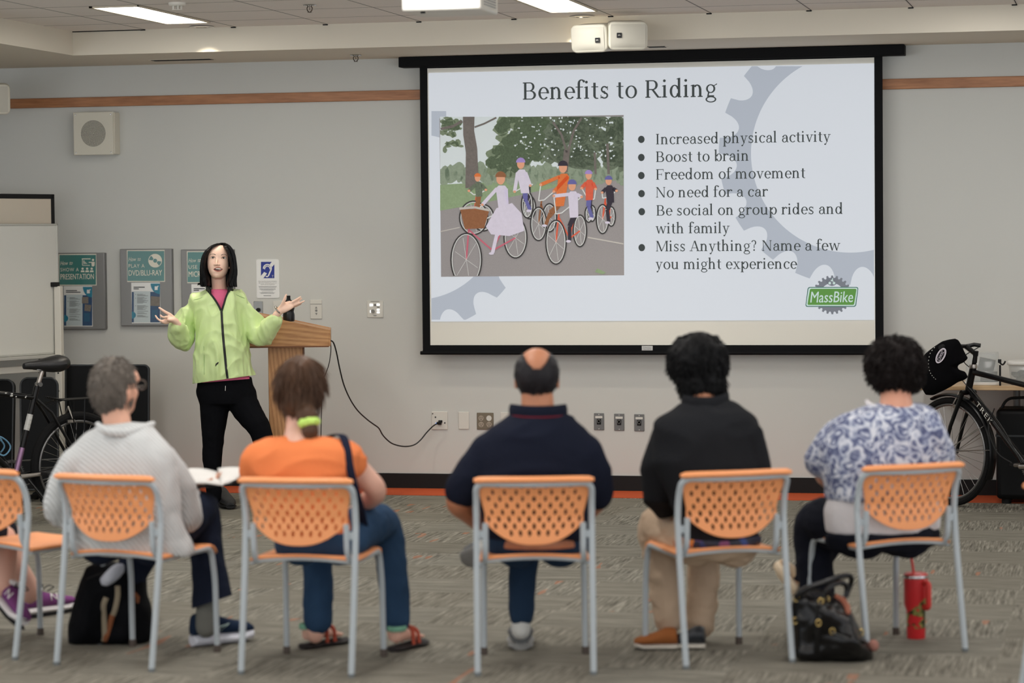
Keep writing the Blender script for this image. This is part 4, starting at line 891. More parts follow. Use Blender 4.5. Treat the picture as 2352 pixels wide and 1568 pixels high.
# ------------------------------------------------------------------ bicycles
M_tyre = mat('tyre_rubber', (20, 20, 21), .8, spec=.2, var=.12, bump=.3, bscale=120); M_rim = mat('rim_alloy', (120, 120, 120), .35, .8); M_spoke = mat('spoke_steel', (190, 190, 190), .25, 1); M_frame = mat('frame_black', (7, 7, 9), .3, 0, var=.1, spec=.4)
M_seat = mat('saddle_vinyl', (26, 26, 28), .42, var=.1, bump=.15, bscale=50); M_alloy = mat('alloy', (178, 172, 166), .3, .9); M_purp = mat('worn_purple', (150, 118, 150), .3, .7, var=.3, vscale=30); M_chip = mat('chipped_paint', (196, 196, 192), .6); M_blu = mat('cage_blue', (92, 136, 164), .4)
def bicycle(root, RW, barR=.30, fender=False, tyre=.026, frame_r=.017):
    """local axes: x forwards, y to the rider's left, z up; the rear wheel touches the ground at the origin"""
    P = lambda *a: V(a)
    RA, FA, BB_ = P(0, 0, RW), P(1.05, 0, RW), P(.43, 0, .285); ST, HT, HB = P(.285, 0, .775), P(.86, 0, .86), P(.90, 0, .72)
    K = dict(world=False)
    def wheel(c, name):
        q = MB(); n = 56
        q.tube([c+P(math.cos(2*math.pi*i/n)*(RW-tyre), 0, math.sin(2*math.pi*i/n)*(RW-tyre)) for i in range(n)], tyre, 10, closed=True, side=(0, 1, 0))
        w = obj(name, q, M_tyre, root, **K, label='black tyre of a wheel')
        q = MB(); rr_ = RW-2*tyre-.006
        q.tube([c+P(math.cos(2*math.pi*i/n)*rr_, 0, math.sin(2*math.pi*i/n)*rr_) for i in range(n)], .012, 8, closed=True, side=(0, 1, 0), flat=.8); obj('rim', q, M_rim, w, **K)
        q = MB()
        for i in range(32):
            a = 2*math.pi*i/32; s = 1 if i % 2 else -1; b = a+(.5 if (i//2) % 2 else -.5)
            q.tube([c+P(math.cos(b)*.02, s*.028, math.sin(b)*.02), c+P(math.cos(a)*rr_, s*.003, math.sin(a)*rr_)], .0013, 5)
        o = obj('spokes', q, M_spoke, w, **K); o['kind'] = 'stuff'
        obj('hub', MB().tube([c+P(0, -.05, 0), c+P(0, .05, 0)], .02, 12), M_rim, w, **K)
    wheel(RA, 'rear_wheel'); wheel(FA, 'front_wheel')
    q = MB(); fr = frame_r
    q.tube([BB_, ST+P(-.012, 0, .04)], fr, 12); q.tube([ST+P(.0, 0, -.03), HT+P(0, 0, -.03)], fr*.9, 12); q.tube([BB_, HB+P(0, 0, .01)], fr*1.1, 12); q.tube([HT, HB], fr*1.15, 12)
    for s in (-1, 1):
        q.tube([BB_+P(-.03, s*.03, 0), RA+P(.02, s*.062, 0)], .010, 8); q.tube([ST+P(0, s*.02, -.04), ST+P(-.08, s*.05, -.12), RA+P(.01, s*.062, .01)], .009, 8)
    q.tube([BB_+P(0, -.04, 0), BB_+P(0, .04, 0)], .022, 12)
    obj('frame', q, M_frame, root, **K)
    q = MB(); 
    for s in (-1, 1): q.tube([HB+P(.005, s*.05, -.02), FA+P(-.05, s*.055, .16), FA+P(0, s*.055, 0)], [.014, .012, .009], 8)
    q.tube([HB+P(.004, -.06, -.015), HB+P(.004, .06, -.015)], .016, 8); q.tube([HB, HT+P(-.012, 0, .04)], .014, 10); obj('fork', q, M_frame, root, **K)
    obj('seat_post', MB().tube([ST+P(-.012, 0, .03), ST+P(-.055, 0, .145)], .014, 12), M_alloy, root, **K, label='bare metal seat post')
    obj('seat_clamp', MB().tube([ST+P(-.02, -.02, .05), ST+P(-.02, .03, .05)], .014, 10), M_rim, root, **K)
    c = ST+P(-.06, 0, .17); secs = []
    for x, w_, h_, dz in ((-.14, .03, .02, .004), (-.135, .085, .042, .002), (-.10, .105, .052, .0), (-.05, .098, .048, -.004), (.0, .065, .04, -.006), (.06, .034, .026, -.006), (.11, .024, .022, -.006), (.135, .018, .018, -.008), (.14, .006, .008, -.008)): secs.append((c+P(x, 0, dz), P(0, w_, 0), P(0, 0, h_)))
    obj('saddle', MB().loft(secs, 18), M_seat, root, **K); q = MB()
    for s in (-1, 1): q.tube([c+P(-.1, s*.03, -.02), c+P(-.03, s*.025, -.04), c+P(.06, s*.02, -.03)], .004, 6)
    obj('saddle_rails', q, M_spoke, root, **K)
    # stem, bars and controls
    q = MB(); q.tube([HT+P(-.01, 0, .03), HT+P(-.02, 0, .08), HT+P(.06, 0, .125)], .016, 10); st = obj('stem', q, M_frame, root, **K)
    obj('stem_bolt', MB().tube([HT+P(-.018, 0, .07), HT+P(-.022, 0, .10)], .017, 10), M_frame, st, **K)
    q = MB(); q.tube([HT+P(-.02*barR/.3, -barR, .13), HT+P(.03, -barR*.66, .135), HT+P(.06, 0, .125), HT+P(.03, .2, .135), HT+P(-.02, .30, .13)], .0125, 10); hb = obj('handlebar', q, M_frame, root, **K)
    for s in (-1, 1):
        if s < 0 and barR < .3: continue
        obj('grip', MB().tube([HT+P(-.02, s*.30, .13), HT+P(.012, s*.205, .134)], .017, 10), M_black, hb, **K)
        obj('brake_lever', MB().tube([HT+P(.03, s*.19, .125), HT+P(.06, s*.21, .11), HT+P(.05, s*.29, .095)], .006, 6), M_alloy, hb, **K)
    obj('headset', MB().lathe([(.024, -.012), (.026, 0), (.022, .012)], 16, c=HT+P(0, 0, .005)), M_alloy, root, **K)
    # drive
    q = MB()
    for z in range(44):
        a = 2*math.pi*z/44; b = a+2*math.pi/88
        q.tube([BB_+P(math.cos(a)*.088, -.055, math.sin(a)*.088), BB_+P(math.cos(b)*.095, -.055, math.sin(b)*.095)], .003, 5)
    q.tube([BB_+P(math.cos(2*math.pi*i/40)*.082, -.055, math.sin(2*math.pi*i/40)*.082) for i in range(40)], .008, 6, closed=True)
    for i in range(5): a = 2*math.pi*i/5; q.tube([BB_+P(0, -.055, 0), BB_+P(math.cos(a)*.08, -.055, math.sin(a)*.08)], .007, 6)
    obj('chainring', q, M_rim, root, **K)
    q = MB()
    for z in (.085, -.085): q.tube([BB_+P(0, -.055, z), RA+P(0, -.055, z*.45)], .004, 6)
    obj('chain', q, M_rim, root, **K); q = MB(); q.lathe([(.04, -.02), (.05, -.01), (.03, .01)], 20, M=Matrix.Translation(RA+P(0, -.05, 0)) @ RX); obj('sprocket', q, M_rim, root, **K)
    for s, d in ((1, 1), (-1, -1)):
        cr = obj('crank', MB().tube([BB_+P(0, s*.06, 0), BB_+P(-d*.165, s*.075, d*.01)], [.014, .011], 10), M_alloy, root, **K)
        obj('pedal', MB().box(BB_+P(-d*.168, s*.12, d*.01), (.085, .085, .022)), M_black, cr, **K, bev=.004)
    for c, top in ((RA, True), (FA, False)):
        q = MB()
        for s in (-1, 1): q.box(c+P((.06 if c is RA else -.075), s*.028, RW-.055), (.05, .012, .016))
        q.tube([c+P((.06 if c is RA else -.07), -.05, RW-.04), c+P((.06 if c is RA else -.07), 0, RW+.03), c+P((.06 if c is RA else -.07), .05, RW-.04)], .006, 6); obj('brake', q, M_alloy, root, **K)
    q = MB(); q.tube(spline([HT+P(.06, .12, .12), HT+P(.13, .06, .02), HT+P(.05, .02, -.1), BB_+P(.2, .02, .25), BB_+P(.0, .03, -.0)], 6), .003, 6); q.tube(spline([HT+P(.06, -.12, .12), HT+P(.12, -.04, .05), HT+P(-.02, -.01, -.02), ST+P(.1, .01, .0)], 6), .003, 6)
    obj('brake_cables', q, M_cab, root, **K)
    if fender:
        q = MB(); rf = RW+.016; arc = [FA+P(math.cos(R(a))*rf, 0, math.sin(R(a))*rf) for a in range(65, 206, 7)]
        q.tube(arc, .03, 8, side=(0, 1, 0), flat=.35); obj('fender', q, M_frame, root, **K); q = MB()
        for s in (-1, 1):
            for a in (150, 175): q.tube([FA+P(0, s*.05, 0), FA+P(math.cos(R(a))*rf, s*.03, math.sin(R(a))*rf)], .0025, 6)
        obj('fender_stay', q, M_spoke, root, **K)
    return P, RA, FA, BB_, ST, HT, HB
# left bicycle: heads left and towards the camera, rear wheel showing
gp = fl(181, 1190); BL = thing('bicycle', 'worn black bicycle with a rear rack parked at the left by the whiteboard', 'bicycle', (gp.x, gp.y, 0), R(-126.6))
P, RA, FA, BB_, ST, HT, HB = bicycle(BL, .325)
K = dict(world=False)
def lerp(a, b, t): return a+(b-a)*t
a, b = BB_, ST
obj('bare_tube_patch', MB().tube([lerp(a, b, .06), lerp(a, b, .34)], .0178, 12), M_purp, BL, **K, label='bare purple metal on the seat tube')
q = MB(); 
for i in range(7): q.tube([lerp(a, b, .55+i*.026), lerp(a, b, .585+i*.026)], .0177+.0006*(i % 2), 10)
obj('worn_patch', q, M_chip, BL, **K); q = MB(); rr = random.Random(5)
for i in range(14): c = lerp(ST+P(0, 0, -.03), HT+P(0, 0, -.03), rr.uniform(.12, .95)); q.ell(c+P(0, .0145, rr.uniform(-.008, .008)), (rr.uniform(.003, .011), .003, rr.uniform(.002, .005)), nu=8, nv=6)
obj('paint_chips', q, M_chip, BL, **K)
q = MB(); z = RW = .325; zr = 2*.325+.075
for y_ in (-.055, -.02, .02, .055): q.tube([P(.2, y_*.6, zr+.02), P(.12, y_, zr), P(-.26, y_, zr), P(-.30, y_*.5, zr-.01)], .005, 6)
for x in (.1, -.08, -.25): q.tube([P(x, -.06, zr), P(x, .06, zr)], .005, 6)
for s in (-1, 1):
    q.tube([P(.0, s*.065, RW), P(-.02, s*.062, zr)], .005, 6); q.tube([P(.0, s*.065, RW), P(-.2, s*.062, zr)], .005, 6); q.tube([P(.0, s*.065, RW), P(.09, s*.062, zr)], .004, 6); q.tube([P(.12, s*.04, zr), ST+P(-.04, s*.03, -.08)], .004, 6)
obj('rear_rack', q, M_frame, BL, **K)
obj('kickstand', MB().tube([BB_+P(-.06, .05, -.02), BB_+P(-.20, .19, -.265)], [.01, .009], 8).box(BB_+P(-.20, .19, -.272), (.03, .03, .022)), M_frame, BL, **K)
q = MB(); c = lerp(BB_, HB, .36); ax = (HB-BB_).normalized(); up = V((-ax.z, 0, ax.x))
for s in (-1, 1): q.tube(spline([c+up*.02+P(0, s*.01, 0), c+up*.03+P(0, s*.04, 0)-ax*.07, c+up*.10+P(0, s*.035, 0)-ax*.07, c+up*.10+P(0, s*.035, 0)+ax*.02, c+up*.03+P(0, s*.02, 0)+ax*.10], 5), .005, 6)
q.tube([c+up*.09+P(0, .036, 0)+ax*.0, c+up*.105, c+up*.09+P(0, -.036, 0)], .005, 6); obj('bottle_cage', q, M_blu, BL, **K)
# right bicycle: heads left and away, front wheel showing
hd_ = V((-.763, .647, 0)); gp = fl(2184, 1161.5)-hd_*1.05; BR = thing('bicycle', 'black bicycle with a covered handlebar parked at the right by the table', 'bicycle', (gp.x, gp.y, 0), math.atan2(hd_.y, hd_.x))
P, RA, FA, BB_, ST, HT, HB = bicycle(BR, .335, barR=.06, fender=True, tyre=.02, frame_r=.019)
a, b = HB+P(0, 0, .01), BB_; d = (b-a).normalized(); up = V((-d.z, 0, d.x)); 
if up.z < 0: up = -up
tx = sans('TREK', spacing=1.25); w_ = max(p[0] for p in tx.v)
q = MB(); s = .17/w_; o = a+d*.12
q.add([tuple(o+d*(p[0]*s)+up*((p[2]-.36)*s*.72)+V((0, .0215, 0))) for p in tx.v], tx.f); obj('frame_lettering', q, M_plw, BR, **K)
q = MB(); q.tube(spline([P(.52, .03, .30), P(.62, .05, .36), P(.7, .04, .5), P(.66, .03, .62)], 6), .004, 6); obj('dynamo_wire', q, M_cab, BR, **K)
def puff(outline, nrm, thick, rings=7, back=1.0, mi=0, wob=0, seed=1, c=None):
    """closed cushion over a star-shaped outline"""
    n = len(outline); c = sum((V(p) for p in outline), V())/n if c is None else V(c); nrm = V(nrm).normalized(); vs = []; fs = []
    for sgn in (1, -back):
        for j in range(rings):
            s = math.cos(math.pi/2*j/rings); hgt = math.sin(math.pi/2*j/rings)**.8*thick/2
            for i in range(n):
                p = c+(V(outline[i])-c)*s+nrm*(sgn*hgt)
                if wob: p = p+nrm*(wob*noise.noise(p*9+V((seed, 0, 0)))*hgt/thick*2)
                vs.append(p)
        vs.append(c+nrm*(sgn*thick/2))
    m_ = n*rings+1
    for o, fl_ in ((0, False), (m_, True)):
        for j in range(rings-1):
            for i in range(n):
                f = (o+j*n+i, o+j*n+(i+1) % n, o+(j+1)*n+(i+1) % n, o+(j+1)*n+i); fs.append(f[::-1] if fl_ else f)
        for i in range(n): f = (o+(rings-1)*n+i, o+(rings-1)*n+(i+1) % n, o+n*rings); fs.append(f[::-1] if fl_ else f)
    for i in range(n): fs.append((i, m_+i, m_+(i+1) % n, (i+1) % n))
    # outlines at j=0 coincide on both sides
    return MB().add(vs, fs, mi)
def remesh(mb, name, voxel, smooth=4, fac=.5):
    me = mb.mesh(name); o = bpy.data.objects.new(name, me); COL.objects.link(o)
    r = o.modifiers.new('r', 'REMESH'); r.mode = 'VOXEL'; r.voxel_size = voxel; r.adaptivity = 0
    if smooth: q = o.modifiers.new('s', 'SMOOTH'); q.iterations = smooth; q.factor = fac
    dg = bpy.context.evaluated_depsgraph_get(); dg.update(); m2 = bpy.data.meshes.new_from_object(o.evaluated_get(dg))
    bpy.data.objects.remove(o); bpy.data.meshes.remove(me); m2.name = name; return m2
# black handlebar mitt pulled over the right bicycle's bar end
WB = WM[BR.name]; hbw = WB @ (HT+P(.02, .24, .13)); toC = (CAM-hbw).normalized()
mp = lambda u, v, d=0: pw(u, v, hbw, d)
ol = [(2110, 860), (2113, 832), (2125, 812), (2137, 802), (2148, 794), (2157, 788), (2165, 783), (2180, 779), (2194, 777), (2201, 780), (2208, 791), (2217, 811), (2224, 822), (2215, 831), (2199, 838), (2200, 848), (2217, 853), (2224, 866), (2214, 873), (2201, 877), (2184, 888), (2165, 898), (2143, 908), (2126, 907), (2115, 888)]
t = thing('handlebar_mitt', 'black padded handlebar mitt with an oval CXWXC logo on the right bicycle', 'handlebar mitt', hbw)
obj('shell', remesh(puff([mp(*p) for p in ol], -_fw, .15, wob=.02, c=mp(2163, 842)), 'shell', .008, 3), mat('neoprene_black', (7, 7, 9), .9, spec=.1, var=.15, bump=.1, bscale=200), t)
def face(u, v, d): return pw(u, v, hbw, d)
lc_ = (2161, 816.5); ang = R(-62)
def lp(x, y, d): return face(lc_[0]+x*math.cos(ang)-y*math.sin(ang), lc_[1]+x*math.sin(ang)+y*math.cos(ang), d)
el = lambda rx, ry, n=36: [(rx*math.cos(2*math.pi*i/n), ry*math.sin(2*math.pi*i/n)) for i in range(n)]
M_lgp = mat('logo_lilac', (226, 218, 228), .5)
dl = -.085
q = MB(); q.add([lp(x, y, dl) for x, y in el(19, 9.5)]+[lp(x, y, dl) for x, y in el(16.6, 7.4)], [(i, (i+1) % 36, 36+(i+1) % 36, 36+i) for i in range(36)])
q.add([lp(x, y, dl) for x, y in el(15.6, 6.5)]+[lp(x, y, dl) for x, y in el(14.9, 5.9)], [(i, (i+1) % 36, 36+(i+1) % 36, 36+i) for i in range(36)])
tx = sans('CXWXC'); x_ = [p[0] for p in tx.v]; z_ = [p[2] for p in tx.v]; k = 24/(max(x_)-min(x_))
q.add([lp((p[0]-(max(x_)+min(x_))/2)*k, -(p[2]-(max(z_)+min(z_))/2)*k*1.5, dl) for p in tx.v], tx.f); obj('logo', q, M_lgp, t, smooth=False)
q = MB(); sp_ = [(2147, 797), (2137, 810), (2133, 826), (2133, 842), (2137, 856), (2144, 866), (2152, 873)]
S_ = spline([face(u, v, -.072) for u, v in sp_], 6)
for i in range(0, len(S_)-2, 3): q.tube(S_[i:i+2], .0018, 5)
obj('stitching', q, M_plw, t)
# ------------------------------------------------------------------ table with storage bins at the right
M_maple = wood('table_maple', (186, 150, 108), (222, 190, 148), 'X', 1, .4, 3)
YT = -.62; zt_ = at(2300, 886, YT).z; xl_ = at(2112, 886, YT).x; xr_ = at(2352, 886, YT).x+.75
t = thing('side_table', 'light wood table against the wall behind the right bicycle', 'table', ((xl_+xr_)/2, -.33, 0))
obj('table_top', MB().box(((xl_+xr_)/2, (YT-.02)/2, zt_-.014), (xr_-xl_, -YT-.02, .028)), M_maple, t, bev=.004)
for x in (at(2335, 1000, -.15).x, xr_-.08):
    for y_ in (-.14, -.06): obj('leg', MB().tube([(x, y_, zt_-.03), (x, y_, 0)], .02, 12), M_gplate, t)
M_clear = mat('clear_plastic', (218, 222, 220), .12, var=0, trans=.0, alpha=.28, spec=.6); M_lid = mat('bin_lid_white', (228, 226, 220), .4)
def bin_(u0, u1, vt, vb, Y, label, group, lid_top):
    a, b = at(u0, vt, Y), at(u1, vb, Y); w = b.x-a.x; d = .26; h = a.z-zt_-(.0 if lid_top else .022); z0 = zt_+(.0 if lid_top else .022); cx = (a.x+b.x)/2; cy = Y+d/2
    t = thing('storage_bin', label, 'storage bin', (cx, cy, zt_), 0, group)
    def ring(s, z): return [(cx+x*s, cy+y*s, z) for x, y in rrect(w, d, .03)]
    s0, s1 = (.86, 1.0) if lid_top else (1.0, .94)
    n = len(ring(1, 0)); q = MB(); vs = ring(s0, z0+.001)+ring(s1, z0+h); q.add(vs, [(i, (i+1) % n, n+(i+1) % n, n+i) for i in range(n)]+[tuple(range(n))]); obj('tub', q, M_clear, t, solid=.003)
    zl = z0+h if lid_top else zt_
    obj('lid', MB().prism(rrect(w*1.08, d*1.08, .035), .02, Matrix.Translation((cx, cy, zl+.02)) @ Matrix.Rotation(-math.pi/2, 4, 'X')), M_lid, t, bev=.004)
    return t, cx, cy, z0, w, d, h
t, cx, cy, z0, w, d, h = bin_(2217, 2292, 812, 874, -.56, 'clear storage bin with grey papers inside, standing upside down on its white lid', None, False)
obj('contents', MB().box((cx+.02, cy, z0+h*.45), (w*.5, .02, h*.7), ry=R(12)).box((cx+.04, cy-.05, z0+.03), (w*.5, .1, .055)), mat('bin_papers', (96, 96, 94), .7, var=.2, vscale=12), t)
t, cx, cy, z0, w, d, h = bin_(2316, 2400, 838, 884, -.56, 'clear storage bin with dark green contents at the right edge of the photo', None, True)
q = MB(); rr = random.Random(9)
for i in range(16): q.box((cx+rr.uniform(-.3, .3)*w, cy+rr.uniform(-.3, .3)*d, z0+.02+rr.uniform(0, .05)), (.06, .04, .02), rz=rr.uniform(0, 3), ry=rr.uniform(-.5, .5))
obj('contents', q, mat('bin_parts', (44, 56, 44), .6, var=.5, vscale=14), t)
ck = at(2304, 832, -.6)
tag(obj('hook_clip', MB().tube(fillet([at(2295, 828, -.6), at(2297, 834, -.6), at(2303, 838, -.6), at(2307, 834, -.6), at(2309, 829, -.6)], .01), .005, 8).box(at(2296, 829, -.6), (.02, .02, .022)).tube([at(2297, 838, -.6), (at(2297, 838, -.6).x, -.6, zt_)], .006, 8), M_black, origin=(ck.x, -.6, zt_)), 'small black hook between the two storage bins', 'hook')
a, b = at(2287, 940, -.55), at(2420, 1148, -.55); cx = (a.x+b.x)/2; w = b.x-a.x
t = thing('equipment_case', 'black equipment case under the table at the right edge', 'case', (cx, -.36, 0))
obj('body', MB().box((cx, -.36, .03+(a.z-.03)/2), (w, .34, a.z-.03)), M_tblk, t, bev=.03, bseg=4)
obj('lid_seam', MB().box((cx, -.36, a.z*.72), (w+.006, .346, .012)), M_tedge, t)
obj('handle', MB().tube(fillet([(a.x+.02, -.4, a.z-.02), (a.x+.06, -.4, a.z+.06), (b.x-.1, -.4, a.z+.07), (b.x-.05, -.4, a.z)], .08), .009, 8), M_cab, t)
for x in (a.x+.06, b.x-.06): obj('foot', MB().lathe([(.03, 0), (.03, .035)], 14, c=(x, -.46, 0)), M_black, t); obj('foot', MB().lathe([(.03, 0), (.03, .035)], 14, c=(x, -.26, 0)), M_black, t)
# ------------------------------------------------------------------ orange stacking chairs
M_or = mat('chair_orange', (242, 160, 104), .5, var=.03, vscale=3); M_tube = mat('chair_grey_tube', (176, 184, 189), .45, .0, var=.03); M_foot = mat('chair_foot', (84, 74, 68), .6)
HW, TR = .2225, .0125
def yfr(z): return (.07*z/.45 if z < .45 else (.07+.015*(z-.45)/.15 if z < .6 else .085-.025*(z-.6)/.14))-(.036*((z-.655)/.095)**2 if z > .655 else 0)
def zbot(u): return .497+.085*abs(u)**2.4
slots = []
for j in range(9):
    z = .728-.0265*j; sp = .047*(1-.035*j); n = 5
    for i in range(-n, n+1):
        x = (i+(.5 if j % 2 else 0))*sp
        if abs(x) < .185 and z > zbot(x/.205)+.028: slots.append((x, z, x*1.1))
def in_slot(x, z):
    for a, b, t in slots:
        dx, dz = x-a, z-b
        if abs(dx) > .02 or abs(dz) > .02: continue
        c, s = math.cos(t), math.sin(t); p, q = dx*c-dz*s, dx*s+dz*c
        if (p/.0056)**4+(q/.0110)**4 < 1: return True
    return False
def back_xz(u, v): U = 2*u-1; zb_ = zbot(U); return U*(.209-.020*min(1, max(0, (v-.35)/.45))), .752+(zb_-.752)*v
def back_pt(u, v): x, z = back_xz(u, v); U = 2*u-1; return (x, yfr(z)-.004-.032*(1-U*U), z)
def make_chair():
    t = thing('stacking_chair', '', 'chair', (0, 0, 0), 0, 'orange stacking chairs in the front row'); K = dict(world=False)
    obj('backrest', MB().grid(back_pt, 138, 84, keep=lambda u, v: not in_slot(*back_xz(u, v))), M_or, t, solid=.006, **K)
    secs = []
    for i in range(25):
        u = -1+2*i/24; e = 1 if abs(u) < .97 else .55
        secs.append(((u*.231, .022-.034*(1-u*u), .754-.004*abs(u)**6), V((0, .017*e, .003)), V((0, -.003, .0125*e))))
    obj('top_lip', MB().loft(secs, 12), M_or, t, **K)
    P = [(-HW, yfr(.575), .575), (-HW, yfr(.66), .66), (-HW, yfr(.74), .738)]
    top = [(-HW*.6, .008, .736), (0, -.006, .735), (HW*.6, .008, .736)]
    obj('back_frame', MB().tube(fillet(P+top+[(HW, yfr(.74), .738), (HW, yfr(.66), .66), (HW, yfr(.575), .575)], .045, 6), TR, 10, side=(0, 1, 0)), M_tube, t, **K)
    def seat(u, v):
        s = 2*u-1; w = (.213-.012*v)*(1-.05*max(0, (v-.85)/.15)**2*1); z = .437+.016*(1-s*s)*(1-v)**2-.012*math.sin(math.pi*v)*(1-s**4)+.006*v
        if v > .86: z -= .034*((v-.86)/.14)**2
        if abs(s) > .9: z -= .006*((abs(s)-.9)/.1)**2
        return (s*w, .10+.445*v-.01*(1-s*s)*(1-v), z)
    obj('seat', MB().grid(seat, 28, 26), M_or, t, solid=.012, **K)
    obj('seat_support', MB().tube([V(seat(i/20, 0))+V((0, .008, -.013)) for i in range(21)], .0065, 8), M_tube, t, **K)
    for s in (-1, 1):
        lg = obj('leg', MB().tube([(s*HW, 0, .006), (s*HW, yfr(.2), .2), (s*HW, yfr(.4), .4), (s*HW, yfr(.5), .5), (s*HW, yfr(.578), .578)], TR, 10, side=(0, 1, 0)), M_tube, t, **K)
        obj('foot_cap', MB().lathe([(.013, 0), (.0135, .004), (.013, .014)], 12, c=(s*HW, .001, 0)), mat('chair_glide', (110, 116, 118), .6), lg, **K)
        x = s*.1885
        lg = obj('leg', MB().tube(fillet([(x, .068, .58), (x, .076, .47), (x+s*.004, .11, .424), (x+s*.010, .49, .431), (x+s*.014, .512, .3), (x+s*.016, .518, .006)], .045, 6), TR*.95, 10, side=(1, 0, 0)), M_tube, t, **K)
        obj('foot_cap', MB().lathe([(.014, 0), (.015, .004), (.014, .03)], 12, c=(x+s*.016, .518, 0)), M_foot, lg, **K)
        obj('bracket', MB().box((s*.206, .078, .535), (.03, .012, .03)), M_tube, t, bev=.004, **K)
    return t
CH = {0: ((-4.566, -7.13), -25, 'orange chair cut by the left edge, its seat partly empty'), 1: ((-3.93, -7.36), -12, 'orange chair under the grey sweater, above the black backpack'),
      2: ((-3.125, -7.40), 0, 'orange chair under the person in the orange t-shirt'), 3: ((-2.215, -7.235), 13, 'orange chair under the person in the navy polo shirt'),
      4: ((-1.478, -6.88), 30, 'orange chair under the person in the black shirt'), 5: ((-.82, -6.507), 35, 'orange chair under the person in the patterned blouse, above the red tumbler'),
      6: (None, -62, 'chair at the right edge of which only one grey leg shows')}
ch0 = make_chair(); CF = {}
for i, (p, a, lb) in CH.items():
    a = R(a); Fv = V((-math.sin(a), math.cos(a), 0)); Rv = V((math.cos(a), math.sin(a), 0))
    if p is None: q = fl(2347, 1582); p = (q.x+Rv.x*HW, q.y+Rv.y*HW)
    c = ch0 if i == 0 else copy_tree(ch0); c.location = (p[0], p[1], 0); c.rotation_euler = (0, 0, a); c['label'] = lb
    CF[i] = (V((p[0], p[1], 0)), Fv, Rv)
from mathutils.bvhtree import BVHTree
def topx(co):
    d = V(co)-CAM; z = d.dot(_f2); return 1176+F_PX*d.dot(_r3)/z, 784-F_PX*d.dot(_u3)/z
def drape(me, pts, lift=.003):
    """lay a pixel path on the near surface of a mesh in world coordinates"""
    t = BVHTree.FromPolygons([v.co.copy() for v in me.vertices], [tuple(p.vertices) for p in me.polygons]); out = []
    for u, v in pts:
        d = ray(u, v).normalized(); h = t.ray_cast(CAM, d)
        if h[0] is not None: out.append(h[0]-d*lift)
    return out
def cut(me, fn):
    bm = bmesh.new(); bm.from_mesh(me); bmesh.ops.delete(bm, geom=[v for v in bm.verts if fn(v.co)], context='VERTS'); bm.to_mesh(me); bm.free(); return me
def hem_cut(me, a, b, upper=False):
    """clean straight hem through two picture points"""
    n_ = ray(*a).cross(ray(*b)).normalized()
    if n_.z < 0: n_ = -n_
    bm = bmesh.new(); bm.from_mesh(me); bmesh.ops.bisect_plane(bm, geom=bm.verts[:]+bm.edges[:]+bm.faces[:], plane_co=CAM, plane_no=n_, clear_outer=upper, clear_inner=not upper); bm.to_mesh(me); bm.free(); return me
def inpoly(x, y, P):
    r_ = False
    for i in range(len(P)):
        (x1, y1), (x2, y2) = P[i-1], P[i]
        if (y1 > y) != (y2 > y) and x < (x2-x1)*(y-y1)/(y2-y1)+x1: r_ = not r_
    return r_
# ------------------------------------------------------------------ people
def skin_mat(name, c): return mat(name, c, .5, var=.05, vscale=14, sss=.12)
def cloth(name, c, var=.1, vs=7, rough=.85, bump=.25, bs=60): return mat(name, c, rough, var=var, vscale=vs, bump=bump, bscale=bs, spec=.12)
def knit(name, c):
    mt, k, b = base_mat(name); tc = k.new('ShaderNodeTexCoord').outputs['Object']; c0 = lin(c)
    wv = k.new('ShaderNodeTexWave'); wv.bands_direction = 'DIAGONAL'; wv.inputs['Scale'].default_value = 26; wv.inputs['Distortion'].default_value = 1.5; k.link(tc, wv.inputs['Vector'])
    f = k.math('ADD', k.math('MULTIPLY', wv.outputs['Fac'], .5), k.math('MULTIPLY', k.noise(9, 3, tc), .5))
    k.link(k.mix(f, tuple(x*.78 for x in c0), tuple(min(1, x*1.12) for x in c0)), b.inputs['Base Color']); b.inputs['Roughness'].default_value = .9
    bp = k.new('ShaderNodeBump'); bp.inputs['Strength'].default_value = .6; bp.inputs['Distance'].default_value = .006; k.link(wv.outputs['Fac'], bp.inputs['Height']); k.link(bp.outputs[0], b.inputs['Normal']); return mt
def paisley(name):
    mt, k, b = base_mat(name); tc = k.new('ShaderNodeTexCoord').outputs['Object']
    n0 = k.new('ShaderNodeTexNoise'); n0.inputs['Scale'].default_value = 9; n0.inputs['Detail'].default_value = 2; k.link(tc, n0.inputs['Vector'])
    ma = k.new('ShaderNodeVectorMath', operation='MULTIPLY_ADD'); k.link(n0.outputs['Color'], ma.inputs[0]); ma.inputs[1].default_value = (.12, .12, .12); k.link(tc, ma.inputs[2])
    v = k.new('ShaderNodeTexVoronoi'); v.inputs['Scale'].default_value = 22; k.link(ma.outputs[0], v.inputs['Vector'])
    rings = k.math('SINE', k.math('MULTIPLY', v.outputs['Distance'], 15))
    f = k.math('ADD', k.math('MULTIPLY', rings, .17), k.noise(30, 5, ma.outputs[0]))
    k.link(k.ramp(f, [(.30, lin((84, 90, 124))), (.44, lin((128, 136, 164))), (.56, lin((176, 182, 200))), (.72, lin((214, 216, 224)))]), b.inputs['Base Color']); b.inputs['Roughness'].default_value = .85; return mt
def denim(name, c): return cloth(name, c, .22, 5, .85, .3, 200)
def limb(mb, pts, rs, n=14, k=5, flat=1.0, side=None, ends=True):
    """smooth tapering limb through joints"""
    P = spline(pts, k) if len(pts) > 2 else [V(pts[0]).lerp(V(pts[1]), i/k) for i in range(k+1)]
    m_ = len(pts)-1; r = []
    for i in range(len(P)): t = i/k; j = min(int(t), m_-1); r.append(rs[j]+(rs[j+1]-rs[j])*(t-j))
    mb.tube(P, r, n, side=side, flat=flat)
    if ends:
        for p, q in ((P[0], r[0]), (P[-1], r[-1])): mb.ell(p, (q*.99, q*.99, q*.99), nu=12, nv=8)
    return mb
